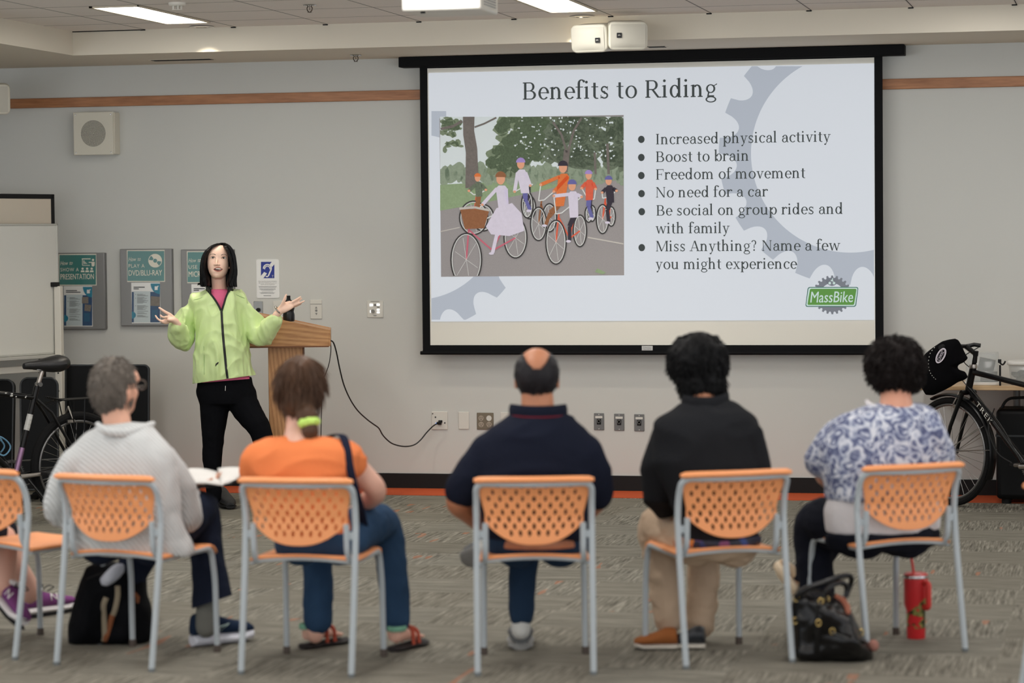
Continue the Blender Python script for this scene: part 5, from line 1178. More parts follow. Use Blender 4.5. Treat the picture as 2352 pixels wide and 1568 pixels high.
def wrinkle(me, amp, scale, seed=0, stretch=(1, 1, 1), sel=None):
    n = len(me.vertices); co = np.empty(n*3); me.vertices.foreach_get('co', co); no = np.empty(n*3); me.vertices.foreach_get('normal', no)
    co = co.reshape(-1, 3); no = no.reshape(-1, 3); s = V((seed*3.1, seed*1.7, seed))
    for i in range(n):
        p = V((co[i][0]*stretch[0], co[i][1]*stretch[1], co[i][2]*stretch[2]))*scale+s
        f = noise.noise(p)+.5*noise.noise(p*2.1); f = f if f > -.2 else -.2-(f+.2)*.3
        co[i] += no[i]*(amp*f)
    me.vertices.foreach_set('co', co.ravel()); me.update(); return me
def folds(me, amp, scale, seed=0, stretch=(1, 1, 1), power=3, its=3):
    """sharp creases between soft hollows"""
    s = V((seed*2.3, seed*1.1, seed*.7)); mv = []
    for v in me.vertices:
        p = V((v.co.x*stretch[0], v.co.y*stretch[1], v.co.z*stretch[2]))*scale+s; p += V((noise.noise(p*.7), noise.noise(p*.7+V((9, 0, 0))), noise.noise(p*.7+V((0, 9, 0)))))*.7
        mv.append(v.normal*(amp*((1-min(1, abs(noise.noise(p))*1.6))**power-.25)))
    for v, d in zip(me.vertices, mv): v.co += d
    bm = bmesh.new(); bm.from_mesh(me)
    for _ in range(its): bmesh.ops.smooth_vert(bm, verts=bm.verts, factor=.5, use_axis_x=True, use_axis_y=True, use_axis_z=True)
    bm.to_mesh(me); bm.free(); me.update(); return me
def frame_of(fwd, up=(0, 0, 1)):
    f = V(fwd).normalized(); u = V(up); u = (u-f*u.dot(f)).normalized(); r = f.cross(u).normalized(); return r, f, u
def rotm(r, f, u): return Matrix(((r.x, f.x, u.x), (r.y, f.y, u.y), (r.z, f.z, u.z)))
def head(mb, c, r, f, u, s=1.0, female=False, nose=True):
    M = rotm(r, f, u); E = lambda x, y, z, a, b, d: mb.ell(c+r*(x*s)+f*(y*s)+u*(z*s), (a*s, b*s, d*s), M)
    E(0, -.012, .03, .076, .098, .086); E(0, .028, -.02, .066, .066, .078); E(0, .036, -.066, .046 if female else .052, .05, .048); E(0, .064, -.092, .022, .02, .018)
    for x in (-1, 1):
        E(x*.034, .058, -.02, .026, .026, .026); E(x*.079, -.008, -.012, .008, .019, .032); E(x*.081, -.008, -.034, .007, .012, .012); E(x*.028, .085, .036, .028, .014, .010)
    E(0, .078, .05, .05, .022, .03)
    if nose:
        mb.tube([c+r*0+f*(.09*s)+u*(.022*s), c+f*(.108*s)+u*(-.012*s), c+f*(.116*s)+u*(-.028*s)], [.007*s, .010*s, .011*s], 10); E(.011, .102, -.03, .009, .010, .007); E(-.011, .102, -.03, .009, .010, .007)
    E(0, .088, -.054, .022, .012, .007); E(0, .086, -.064, .019, .012, .008)
def smooth_head(mb, c, r, f, u, s=1.0):
    """oval head from level sections with separate front and back depths"""
    T = [(.112, .016, .012, .036), (.104, .036, .036, .060), (.09, .053, .060, .078), (.07, .0655, .078, .092), (.045, .0725, .087, .099), (.018, .0735, .0885, .098), (-.008, .0715, .088, .092), (-.032, .068, .0885, .080), (-.054, .0625, .089, .064), (-.074, .0545, .088, .046), (-.090, .0445, .0855, .026), (-.103, .032, .079, .004), (-.111, .018, .070, -.02)]
    n = 36; vs = []; fs = []
    P = spline([V((w, a, b)) for z, w, a, b in T], 3); Z = spline([V((z, 0, 0)) for z, *_ in T], 3)
    for j in range(len(P)):
        w, a, b = P[j]; z = Z[j].x
        for i in range(n):
            t = 2*math.pi*i/n; sn, cn = math.sin(t), math.cos(t)
            if sn >= 0: x, y = w*math.copysign(abs(cn)**.86, cn), a*abs(sn)**.92
            else: x, y = w*cn, -b*abs(sn)
            vs.append(c+r*(x*s)+f*(y*s)+u*(z*s))
    k = len(P)
    for j in range(k-1):
        for i in range(n): fs.append((j*n+i, (j+1)*n+i, (j+1)*n+(i+1) % n, j*n+(i+1) % n))
    fs.append(tuple(range(n))); fs.append(tuple(reversed(range((k-1)*n, k*n)))); mb.add(vs, fs)
    M = rotm(r, f, u); E = lambda x, y, z, a, b, d: mb.ell(c+r*(x*s)+f*(y*s)+u*(z*s), (a*s, b*s, d*s), M)
    for x in (-1, 1): E(x*.0755, -.006, -.012, .008, .018, .030); E(x*.077, -.004, -.034, .007, .011, .011); E(x*.010, .094, -.030, .0085, .010, .0065)
    mb.tube([c+f*(.084*s)+u*(.022*s), c+f*(.093*s)+u*(.0*s), c+f*(.101*s)+u*(-.018*s), c+f*(.1035*s)+u*(-.027*s), c+f*(.094*s)+u*(-.033*s)], [.006*s, .0065*s, .0085*s, .0095*s, .006*s], 10)
def hand(mb, w, d, n, s=1.0, side=1, curl=.5, fingers=None, spread=.16):
    """w wrist, d direction of the palm, n back-of-hand normal; side +1 puts the thumb to d x n"""
    d = V(d).normalized(); n = V(n); n = (n-d*n.dot(d)).normalized(); x = d.cross(n).normalized()*side
    mb.loft([(w, x*.026*s, n*.019*s), (w+d*.03*s, x*.034*s, n*.018*s), (w+d*.06*s, x*.041*s, n*.016*s), (w+d*.088*s, x*.039*s, n*.012*s)], 12)
    L = (.072, .08, .074, .058)
    for i in range(4):
        o = (.029-.0195*i)*s; a = (1.5-i)*spread; c = curl if not isinstance(curl, (list, tuple)) else curl[i]
        p = w+d*(.085-.004*abs(i-1))*s+x*o; dd = (d*math.cos(a)+x*math.sin(a)).normalized(); pts = [p-dd*.012*s, p]; ang = 0
        for k, l in enumerate((.45, .31, .24)): ang += c*(.7 if k == 0 else .9); pts.append(pts[-1]+(dd*math.cos(ang)-n*math.sin(ang))*(L[i]*l*s))
        mb.tube(pts, [.0095*s, .0095*s, .0088*s, .0078*s, .0058*s], 8); mb.ell(pts[-1], (.0057*s,)*3, nu=8, nv=6)
    p = w+d*.03*s+x*.028*s; q = p+(d*.6+x*.75-n*.25).normalized()*.036*s; r_ = q+(d*.8+x*.45-n*.25).normalized()*.03*s; e = r_+(d*.9+x*.3-n*.2).normalized()*.024*s
    mb.tube([p-x*.012*s, p, q, r_, e], [.014*s, .0145*s, .0115*s, .0095*s, .0068*s], 8); mb.ell(e, (.0067*s,)*3, nu=8, nv=6)
def strands(mb, c, r, f, u, rad, n, keep, length, width=.0018, curl=0, droop=.5, lift=.3, seed=1, segs=6, freq=2.2, jit=.25):
    rg = random.Random(seed); k = 0; tries = 0
    while k < n and tries < n*12:
        tries += 1; z = rg.uniform(-1, 1); a = rg.uniform(0, 2*math.pi); s = math.sqrt(1-z*z); d = (s*math.cos(a), s*math.sin(a), z)
        if not keep(*d): continue
        k += 1; nrm = (r*d[0]/rad[0]+f*d[1]/rad[1]+u*d[2]/rad[2]).normalized(); p = c+r*(d[0]*rad[0])+f*(d[1]*rad[1])+u*(d[2]*rad[2])
        dn = -u+nrm*u.dot(nrm)
        if dn.length < .15: dn = -f
        dn.normalize(); v = (nrm*lift+dn*(1-lift)+V((rg.uniform(-jit, jit), rg.uniform(-jit, jit), rg.uniform(-jit, jit)))).normalized()
        L = length*rg.uniform(.6, 1.15)/segs; pts = [p-nrm*.004]; ph = rg.uniform(0, 6.28); o1 = v.orthogonal().normalized(); o2 = v.cross(o1)
        for j in range(segs):
            v = (v-u*(droop*.25)+nrm*0).normalized(); t = (j+1)/segs
            pts.append(pts[-1]+v*L+(o1*math.cos(ph+j*freq)+o2*math.sin(ph+j*freq))*curl)
        mb.tube(pts, [width]*(len(pts)-2)+[width*.8, width*.2], 4, caps=False)
    return mb
def hair_mat(name, c, var=.35, vs=40, rough=.45): return mat(name, c, rough, var=var, vscale=vs, spec=.2)
def shoe(root, heel, toe, w, h, mt_up, mt_sole, sole=.026, tilt=V((0, 0, 1)), name='shoe', open_=.55, logo=None):
    d = V(toe)-V(heel); L = d.length; d.normalize(); up = (V(tilt)-d*V(tilt).dot(d)).normalized(); x = d.cross(up)
    P = lambda a, z: V(heel)+d*(L*a)+up*z
    st = [(.0, .55, .55), (.03, .8, .92), (.12, .9, 1.0), (.28, .86, .98), (.42, .88, .80), (.6, .98, .62), (.78, 1.0, .5), (.92, .8, .4), (.985, .5, .28)]
    q = MB(); q.loft([(P(a, sole*.8+h*k/2), x*(w/2*ww), up*(h*k/2)) for a, ww, k in st], 16)
    sh = obj(name, q, mt_up, root)
    q = MB(); q.loft([(P(a, sole*.5+(.008 if a > .9 else 0)), x*(w/2*(ww+.06)), up*(sole*.5)) for a, ww, k in st], 16); obj('sole', q, mt_sole, sh)
    return sh, P, x, up, d
class Person:
    def __init__(s, label, base, F, name='person', group=None):
        s.root = thing(name, label, 'person', (base.x, base.y, 0)); s.b = V(base); s.F = V(F); s.R = V((F.y, -F.x, 0))
    def p(s, u, v, d=0): return pw(u, v, s.b, d)
    def sec(s, uL, uR, v, depth, d=0, tw=None):
        a, b = s.p(uL, v, d), s.p(uR, v, d); w = (b-a)/2; t = s.R if tw is None else tw
        hw = w.length; n = V((-t.y, t.x, 0)).normalized()
        # the section shows the same width from the camera when it is turned
        view = ((a+b)/2-CAM); view.z = 0; view.normalize(); side = V((view.y, -view.x, 0)); k = math.sqrt(max(1e-6, (hw**2-(depth*abs(n.dot(side)))**2)))/max(.3, abs(t.dot(side)))
        return ((a+b)/2, t.normalized()*k, n*depth)
    def torso(s, mb, rows, n=24):
        S = [s.sec(*r) for r in rows]; P = []
        # smooth resample
        cs = spline([c for c, a, b in S], 4); aa = spline([a for c, a, b in S], 4); bb = spline([b for c, a, b in S], 4)
        return mb.loft(list(zip(cs, aa, bb)), n)
    def part(s, name, mb, mt, voxel=None, smooth=4, wr=None, **kw):
        if voxel: mb = remesh(mb, name, voxel, smooth)
        if wr: wrinkle(mb, *wr)
        return obj(name, mb, mt, s.root, **kw)
VX = .009
def seat_base(i, fwd=.24, z=.5): p, Fv, Rv = CF[i]; return p+Fv*fwd+V((0, 0, z)), Fv, Rv
def blend(base, F, deg): return Matrix.Rotation(R(deg), 3, 'Z') @ V(F)
# ---- grey-haired person in the pale sweater
b, Fv, Rv = seat_base(1); A = Person('seated person in a pale grey knitted sweater and navy trousers reading an open booklet', b, Fv); p = A.p
SK = skin_mat('skin_light', (214, 164, 140))
hc = p(266, 893, .07); hr, hf, hu = frame_of(blend(b, Fv, -12))
arms = dict(SR=p(376, 1056, .0), ER=p(432, 1190, .1), WR=p(432, 1120, .34), SL=p(172, 1062, .0), EL=p(138, 1180, .08), WL=p(330, 1150, .36))
q = MB(); head(q, hc, hr, hf, hu, 1.0); limb(q, [hc-hu*.06-hf*.015, p(272, 985, .04), p(275, 1020, .02)], [.056, .056, .07])
A.torso(q, [(200, 350, 1030, .07), (185, 375, 1080, .09), (185, 385, 1180, .1), (190, 395, 1255, .11)])
for s_ in 'RL': limb(q, [arms['S'+s_], arms['E'+s_], arms['W'+s_]], [.045, .038, .027])
hand(q, arms['WR'], p(470, 1110, .36)-arms['WR'], V((0, 0, -1)), side=-1, curl=.35); hand(q, arms['WL'], p(400, 1130, .4)-arms['WL'], V((0, 0, -1)), side=1, curl=.35)
kR, aR = p(463, 1170, .34), p(474, 1400, .30); kL, aL = p(330, 1230, .42), p(262, 1410, .44)
limb(q, [p(340, 1245, .05), kR, aR], [.07, .05, .036]); limb(q, [p(230, 1245, .05), kL, aL], [.07, .05, .036])
A.part('body', q, SK, VX)
q = MB(); A.torso(q, [(232, 338, 972, .062, .02), (212, 352, 985, .085, .01), (182, 378, 1008, .105, 0), (152, 402, 1045, .125, 0), (140, 408, 1105, .135, 0), (140, 415, 1180, .14, 0), (150, 440, 1245, .15, .02), (165, 445, 1268, .14, .02)])
limb(q, [arms['SR'], p(412, 1115, .04), arms['ER'], p(432, 1150, .25), arms['WR'].lerp(arms['ER'], .12)], [.062, .066, .062, .055, .045]); limb(q, [arms['SL'], p(144, 1118, .02), arms['EL'], p(230, 1165, .25), arms['WL']], [.06, .062, .058, .052, .042])
M_knit = knit('sweater_grey', (206, 208, 208)); A.part('sweater', q, M_knit, VX, 5, (.012, 9, 1, (1, 1, .7)))
q = MB(); cc = [p(u, v, d) for u, v, d in ((222, 972, -.05), (240, 988, -.09), (275, 994, -.10), (310, 990, -.08), (340, 978, -.02), (352, 972, .06))]
q.tube(spline(cc, 4), [.012+.008*math.sin(math.pi*i/20) for i in range(21)], 8); A.part('collar', q, M_knit, .006, 4)
M_nav = cloth('trousers_navy', (28, 34, 50), .15)
q = MB(); A.torso(q, [(175, 400, 1235, .1, .02), (178, 402, 1262, .11, .03)]); limb(q, [p(345, 1250, .03), p(425, 1195, .2), kR, p(474, 1270, .32), p(484, 1330, .31), p(490, 1400, .30)], [.085, .085, .075, .07, .076, .092]); limb(q, [p(230, 1250, .03), kL, aL.lerp(kL, .1)], [.085, .075, .065])
A.part('trousers', hem_cut(wrinkle(remesh(q, 'trousers', VX, 4), .008, 12, 2), (440, 1398), (545, 1362)), M_nav)
M_sock = cloth('sock_grey', (118, 118, 112)); q = MB(); limb(q, [p(476, 1385, .30), p(474, 1440, .29)], [.046, .044]); A.part('sock', q, M_sock)
M_shn = cloth('runner_navy', (32, 46, 68), .15); M_shw = mat('sole_white', (226, 228, 238), .5)
h_ = fl(441, 1484); t_ = fl(580, 1470); sh, P_, sx, su, sd = shoe(A.root, h_, t_, .1, .10, M_shn, M_shw, .05, name='running_shoe')
q = MB(); q.tube([P_(.45, .075)+(-_fw)*.052, P_(.62, .085)+(-_fw)*.05, P_(.5, .062)+(-_fw)*.053], [.003, .007, .002], 6); obj('side_flash', q, mat('flash_aqua', (190, 214, 208), .5), sh)
h2 = V((aL.x-.05, aL.y-.05, 0)); shoe(A.root, h2, h2+V((.13, .22, 0)), .095, .075, M_shn, M_shw, .035, name='running_shoe')
# hair
def keep_short(x, y, z): return not (y > .45 and z < .62) and z > -.78 and not (abs(x) > .8 and y > -.05 and z < .15)
rad = (.083, .104, .098)
def cap(mb, c, r, f, u, rad, keep, nu=48, nv=30, wob=.003, seed=0):
    def fn(a, b_):
        t = 2*math.pi*a; ph = math.pi*b_; d = V((math.sin(ph)*math.cos(t), math.sin(ph)*math.sin(t), math.cos(ph))); k = 1+wob/.09*noise.noise(d*5+V((seed, 0, 0)))
        return c+r*(d.x*rad[0]*k)+f*(d.y*rad[1]*k)+u*(d.z*rad[2]*k)
    def kp(a, b_): t = 2*math.pi*a; ph = math.pi*b_; return keep(math.sin(ph)*math.cos(t), math.sin(ph)*math.sin(t), math.cos(ph))
    return mb.grid(fn, nu, nv, keep=kp)
hcc = hc+hu*.012-hf*.012; keep_nape = lambda x, y, z: keep_short(x, y, max(z, -.7)) and z > -.93 and not (z < -.6 and y > -.1)
q = MB(); cap(q, hcc, hr, hf, hu, (.084, .106, .119), keep_nape); strands(q, hcc, hr, hf, hu, (.082, .104, .117), 1700, keep_nape, .03, .0022, .0012, .4, .35, 3, 4)
A.part('hair', q, hair_mat('hair_grey', (104, 97, 90), .55, 22), solid=0)
q = MB(); 
for s_ in (-1, 1): q.tube([hc+hr*(.084*s_)-hf*.02+hu*.005, hc+hr*(.083*s_)+hf*.08+hu*.012], .0022, 6); q.tube([hc+hr*(s_*.034+.026*math.cos(t*.4488))+hf*.112+hu*(.012+.02*math.sin(t*.4488)) for t in range(14)], .002, 6, closed=True)
q.tube([hc+hr*-.008+hf*.116+hu*.014, hc+hr*.008+hf*.116+hu*.014], .002, 6); A.part('glasses', q, mat('glasses_frame', (120, 112, 104), .3, .5))
# the booklet held open
bk = [p(418, 1098, .33), p(500, 1078, .36), p(556, 1074, .42)]
t = thing('booklet', 'open white booklet held by the person in the grey sweater', 'booklet', p(487, 1098, .36))
def pg(quad, sag):
    a, b_, c_, d_ = quad
    return lambda x, y: a.lerp(b_, x).lerp(d_.lerp(c_, x), y)+V((0, 0, sag*math.sin(math.pi*x)))
M_pgw = mat('paper_page', (222, 220, 216), .7, var=.03)
obj('page', MB().grid(pg([p(408, 1117, .26), p(512, 1115, .24), p(500, 1084, .46), p(408, 1080, .46)], .012), 8, 4), M_pgw, t, solid=.004)
obj('page', MB().grid(pg([p(508, 1115, .24), p(530, 1111, .28), p(572, 1076, .44), p(500, 1076, .46)], .006), 8, 4), M_pgw, t, solid=.004)
obj('cover', MB().grid(pg([p(450, 1121, .26), p(524, 1112, .26), p(585, 1082, .44), p(500, 1092, .48)], .0), 6, 4), mat('folder_black', (26, 27, 30), .5), t, solid=.006)
# ---- woman in the orange t-shirt
b, Fv, Rv = seat_base(2); B = Person('seated person in an orange t-shirt, lime hair tie, jeans and sandals', b, Fv); p = B.p
SK2 = skin_mat('skin_pale', (224, 176, 156)); hc = p(692, 884, .10); hr, hf, hu = frame_of(blend(b, Fv, -3), (0, -.12, 1))
SR, ER, WR = p(792, 1044, .02), p(864, 1128, .10), p(800, 1190, .36); SL_, EL, WL = p(592, 1048, .02), p(590, 1135, .14), p(690, 1190, .40)
q = MB(); head(q, hc, hr, hf, hu, .98, True); limb(q, [hc-hu*.06-hf*.01, p(685, 985, .06), p(685, 1030, .0)], [.05, .05, .07])
B.torso(q, [(620, 760, 1030, .06), (600, 790, 1070, .09), (625, 780, 1150, .09), (650, 800, 1240, .1)])
for S_, E_, W_ in ((SR, ER, WR), (SL_, EL, WL)): limb(q, [S_, S_.lerp(E_, .5), E_, E_.lerp(W_, .5), W_], [.05, .05, .043, .036, .025])
hand(q, WR, V((-.7, .6, 0)), V((0, 0, 1)), .95, -1, .4); hand(q, WL, V((.6, .6, 0)), V((0, 0, 1)), .95, 1, .4)
kR, aR = p(884, 1212, .42), p(908, 1428, .40); kL, aL = p(722, 1225, .46), p(724, 1430, .42)
limb(q, [p(780, 1240, .05), kR, aR, aR-V((0, 0, .05))], [.08, .052, .036, .036]); limb(q, [p(690, 1240, .05), kL, aL, aL-V((0, 0, .05))], [.08, .052, .036, .036])
def bare_foot(q, heel, toe, w=.075):
    d = (V(toe)-V(heel)); L = d.length; d.normalize(); x = V((d.y, -d.x, 0)); P_ = lambda a, z: V(heel)+d*(L*a)+V((0, 0, z))
    q.loft([(P_(a, z), x*w/2*ww, V((0, 0, h_))) for a, z, ww, h_ in ((.0, .04, .6, .026), (.1, .045, .75, .034), (.3, .05, .72, .036), (.55, .035, .9, .022), (.8, .024, 1.0, .014))], 12)
    for i in range(5): a = P_(.78, .022)+x*(w*(-.4+.2*i)); q.tube([a, a+d*(L*(.2-.022*i))], [.0095, .008], 8); q.ell(a+d*(L*(.2-.022*i)), (.008,)*3, nu=8, nv=6)
    return P_, x, d
f1, f2 = (fl(700, 1490), fl(786, 1476)), (fl(905, 1496), fl(966, 1480))
f1 = (f1[0]+V((0, 0, .02)), f1[1]+V((0, 0, .02))); f2 = (f2[0]+V((0, 0, .02)), f2[1]+V((0, 0, .02)))
g1 = bare_foot(q, *f1); g2 = bare_foot(q, *f2)
B.part('body', q, SK2, VX)
M_ot = cloth('tee_orange', (232, 132, 80), .06, 5)
q = MB(); B.torso(q, [(612, 752, 1002, .045, .02), (590, 790, 1012, .075, .01), (566, 818, 1030, .10, .0), (562, 822, 1070, .12, .0), (590, 806, 1120, .125, .0), (612, 800, 1180, .12, .0), (630, 810, 1235, .125, .02)])
limb(q, [SR-V((.05, 0, 0)), SR, p(812, 1066, .03)], [.06, .062, .060]); limb(q, [SL_+V((.05, 0, 0)), SL_, p(580, 1082, .06)], [.06, .062, .060])
B.part('t_shirt', folds(remesh(q, 't_shirt', VX, 5), .009, 6, 4, (.6, .6, 1.5)), M_ot)
M_jn = denim('jeans_blue', (46, 70, 98))
q = MB(); B.torso(q, [(632, 812, 1215, .12, .02), (632, 832, 1250, .125, .03), (640, 826, 1276, .11, .04)])
limb(q, [p(785, 1245, .04), p(842, 1205, .26), kR, p(902, 1320, .41), p(910, 1424, .40)], [.095, .09, .072, .062, .060]); limb(q, [p(690, 1245, .04), p(706, 1225, .26), kL, p(730, 1320, .43), p(730, 1424, .42)], [.095, .085, .07, .062, .062])
B.part('jeans', q, M_jn, VX, 4, (.008, 13, 5))
M_st = cloth('sandal_teal', (126, 176, 150), .1); M_sr = cloth('sandal_red', (176, 84, 66), .2); M_ss = mat('sandal_sole', (38, 32, 32), .7)
for (P_, x, d), (h_, t_) in ((g1, f1), (g2, f2)):
    q = MB(); q.loft([(P_(a, -.008), x*.045*ww, V((0, 0, .012))) for a, ww in ((-.08, .4), (-.02, .85), (.2, .85), (.5, .85), (.8, 1.1), (1.05, .9), (1.12, .4))], 14); so = obj('sandal', q, M_ss, B.root)
    q = MB(); c = P_(.12, .055); q.tube([c+x*(.034*math.cos(a))+d*(.042*math.sin(a))+V((0, 0, .018)) for a in [i*math.pi/8 for i in range(16)]], .011, 6, closed=True, flat=.4, side=(0, 0, 1)); obj('ankle_strap', q, M_st, so)
    q = MB(); 
    for a, hh in ((.42, .075), (.62, .06)): q.tube(spline([P_(a, .0)+x*.042, P_(a+.03, hh*.75)+x*.03, P_(a+.05, hh)+x*0, P_(a+.03, hh*.75)-x*.03, P_(a, .0)-x*.042], 4), .008, 6, flat=.5)
    obj('toe_straps', q, M_sr, so)
def keep_long(x, y, z): return not (y > .5 and z < .66) and z > -.95
M_hb = hair_mat('hair_brown', (84, 62, 48), .5, 26)
q = MB(); hcc = hc+hu*.012-hf*.012; q.ell(hcc, (.090, .108, .108), rotm(hr, hf, hu)); q.ell(hcc-hu*.06-hf*.028, (.080, .074, .085), rotm(hr, hf, hu))
limb(q, [p(706, 955, .0), p(710, 968, -.02), p(712, 990, -.025), p(706, 1008, -.02)], [.045, .026, .036, .022])
hm = remesh(q, 'hair', .008, 5)
# keep the face clear
bm = bmesh.new(); bm.from_mesh(hm); dl = [v for v in bm.verts if (v.co-hc).dot(hf) > .052 and (v.co-hc).dot(hu) < .075]; bmesh.ops.delete(bm, geom=dl, context='VERTS'); bm.to_mesh(hm); bm.free()
B.part('hair', wrinkle(hm, .005, 30, 3, (2.2, 2.2, .6)), M_hb)
q = MB(); strands(q, hcc, hr, hf, hu, (.091, .109, .109), 900, keep_long, .11, .0018, .0006, .5, .02, 7, 6, jit=.08); 
rg = random.Random(4)
for i in range(70): a = rg.uniform(0, 6.28); q.tube(spline([p(710+14*math.cos(a), 968, -.02+.02*math.sin(a)), p(712+19*math.cos(a), 990, -.02+.035*math.sin(a)), p(707+8*math.cos(a), 1008+rg.uniform(-4, 7), -.02+.02*math.sin(a))], 3), .0016, 4, caps=False)
B.part('hair_strands', q, M_hb)
q = MB(); cN, dN = p(710, 970, -.015), (p(712, 990, -.02)-p(708, 960, -.01)).normalized(); o1 = dN.orthogonal().normalized(); o2 = dN.cross(o1)
q.tube([cN+o1*(.027*math.cos(a))+o2*(.027*math.sin(a))+dN*(.003*math.sin(a*6)) for a in [2*math.pi*i/60 for i in range(60)]], [.0165+.0022*math.sin(i*1.3) for i in range(60)], 10, closed=True); B.part('hair_tie', q, cloth('tie_lime', (196, 232, 120), .1))
# her shoulder bag strap
M_strap = cloth('strap_navy', (30, 34, 52), .1)
st = [p(742, 1020, .13), p(760, 1001, .08), p(786, 1000, -.02), p(797, 1030, -.085), p(803, 1070, -.105), p(812, 1110, -.10), p(826, 1160, -.05), p(838, 1215, .1)]
q = MB(); q.tube(spline(st, 6), .016, 8, flat=.22, side=_r); t = tag(obj('shoulder_bag', q, M_strap, origin=b), 'navy shoulder bag strap over the right shoulder of the orange t-shirt', 'bag')
# ---- balding man in the polo shirt
b, Fv, Rv = seat_base(3); Cn = Person('seated person in a navy polo shirt and jeans with one ankle crossed over the knee', b, Fv); p = Cn.p
SK3 = skin_mat('skin_tan', (184, 124, 92)); hc = p(1233, 868, .05); hr, hf, hu = frame_of(Fv)
SL_, EL, WL = p(1122, 1034, .0), p(1054, 1148, .04), p(1098, 1202, .20); SR, ER, WR = p(1342, 1034, .0), p(1372, 1135, .08), p(1330, 1200, .3)
q = MB(); head(q, hc, hr, hf, hu, 1.03); limb(q, [hc-hu*.06-hf*.015, p(1235, 940, .02), p(1235, 985, .0)], [.064, .066, .075]); q.ell(hc-hu*.075-hf*.045, (.055, .04, .05), rotm(hr, hf, hu))
Cn.torso(q, [(1160, 1310, 985, .07), (1130, 1340, 1050, .1), (1130, 1335, 1150, .11), (1140, 1330, 1255, .12)])
for S_, E_, W_ in ((SR, ER, WR), (SL_, EL, WL)): limb(q, [S_, S_.lerp(E_, .5), E_, E_.lerp(W_, .45), W_], [.06, .055, .053, .048, .032])
hand(q, WL, V((.5, .8, -.1)), V((0, 0, 1)), 1.05, 1, .45); hand(q, WR, V((-.7, .7, -.1)), V((0, 0, 1)), 1.05, -1, .45)
kL, aL = p(1206, 1240, .40), p(1198, 1412, .36); kR, aR = p(1322, 1232, .36), p(1128, 1258, .34)
limb(q, [p(1190, 1245, .05), kL, aL], [.085, .055, .038]); limb(q, [p(1285, 1245, .05), kR, p(1240, 1235, .42), aR], [.085, .058, .05, .038])
Cn.part('body', q, SK3, VX)
M_polo = cloth('polo_navy', (24, 28, 42), .2, 5)
q = MB(); Cn.torso(q, [(1182, 1292, 940, .06, .015), (1152, 1320, 962, .09, .005), (1112, 1354, 992, .115, 0), (1088, 1372, 1045, .135, 0), (1098, 1366, 1110, .14, 0), (1106, 1358, 1180, .14, 0), (1115, 1350, 1235, .15, .01)])
limb(q, [SL_, p(1090, 1082, .01), p(1060, 1126, .03)], [.072, .074, .07]); limb(q, [SR, p(1362, 1082, .03), p(1374, 1138, .08)], [.072, .07, .062])
Cn.part('polo_shirt', folds(remesh(q, 'polo_shirt', VX, 5), .010, 6, 7, (.6, .6, 1.3)), M_polo)
q = MB(); cc = [p(u, v, d) for u, v, d in ((1172, 940, .03), (1180, 941, -.03), (1205, 944, -.065), (1236, 945, -.075), (1268, 944, -.065), (1293, 941, -.03), (1300, 940, .03))]
S_ = spline(cc, 4); q.loft([(c_, V((0, 0, .022)), (c_-hc).normalized()*.010) for c_ in S_], 10); co_ = Cn.part('collar', q, M_polo)
q = MB(); q.tube([c_+V((0, 0, -.022))+Fv*-.005 for c_ in S_], .0035, 6); obj('collar_edge', q, cloth('trim_red', (110, 36, 46)), co_)
M_j2 = denim('jeans_dark', (36, 54, 76))
q = MB(); Cn.torso(q, [(1118, 1348, 1222, .13, .02), (1118, 1345, 1252, .13, .03), (1130, 1335, 1272, .11, .03)])
limb(q, [p(1185, 1250, .04), p(1195, 1240, .25), kL, p(1200, 1330, .38), p(1198, 1412, .36)], [.095, .09, .07, .058, .052]); limb(q, [p(1285, 1250, .04), kR, p(1250, 1232, .42), p(1150, 1252, .35)], [.095, .075, .06, .05])
Cn.part('jeans', q, M_j2, VX, 4, (.007, 12, 8))
M_sw = cloth('sock_white', (206, 206, 202)); q = MB(); limb(q, [p(1197, 1405, .36), p(1196, 1446, .355)], [.042, .040]); Cn.part('sock', q, M_sw)
q = MB(); limb(q, [p(1136, 1256, .34), p(1112, 1262, .33)], [.042, .04]); Cn.part('sock', q, M_sw)
M_sg = cloth('sneaker_grey', (112, 114, 116), .12); M_sgs = mat('sole_grey', (140, 140, 138), .6)
h_ = fl(1196, 1491); sh, P_, sx, su, sd = shoe(Cn.root, h_-Fv*.02, h_+Fv*.26, .11, .088, M_sg, M_sgs, .03, name='sneaker')
a0, a1 = p(1122, 1242, .32), p(1060, 1318, .34); shoe(Cn.root, p(1120, 1265, .30), p(1062, 1300, .52), .1, .075, M_sg, M_sgs, .03, tilt=V((.6, .3, .75)), name='sneaker')
def keep_bald(x, y, z): return not (y > .2 and z < .9) and z > -.72 and not (z > .22+1.5*x*x and abs(x) < .66) and not (z > .82) and not (abs(x) > .8 and y > -.02 and z < .1)
hcc = hc+hu*.018-hf*.012; q = MB(); cap(q, hcc, hr, hf, hu, (.089, .112, .102), keep_bald, 60, 40); strands(q, hcc, hr, hf, hu, (.086, .109, .1), 1300, keep_bald, .02, .002, .0006, .5, .22, 9, 3)
Cn.part('hair', q, hair_mat('hair_black_grey', (32, 30, 33), .5, 24))
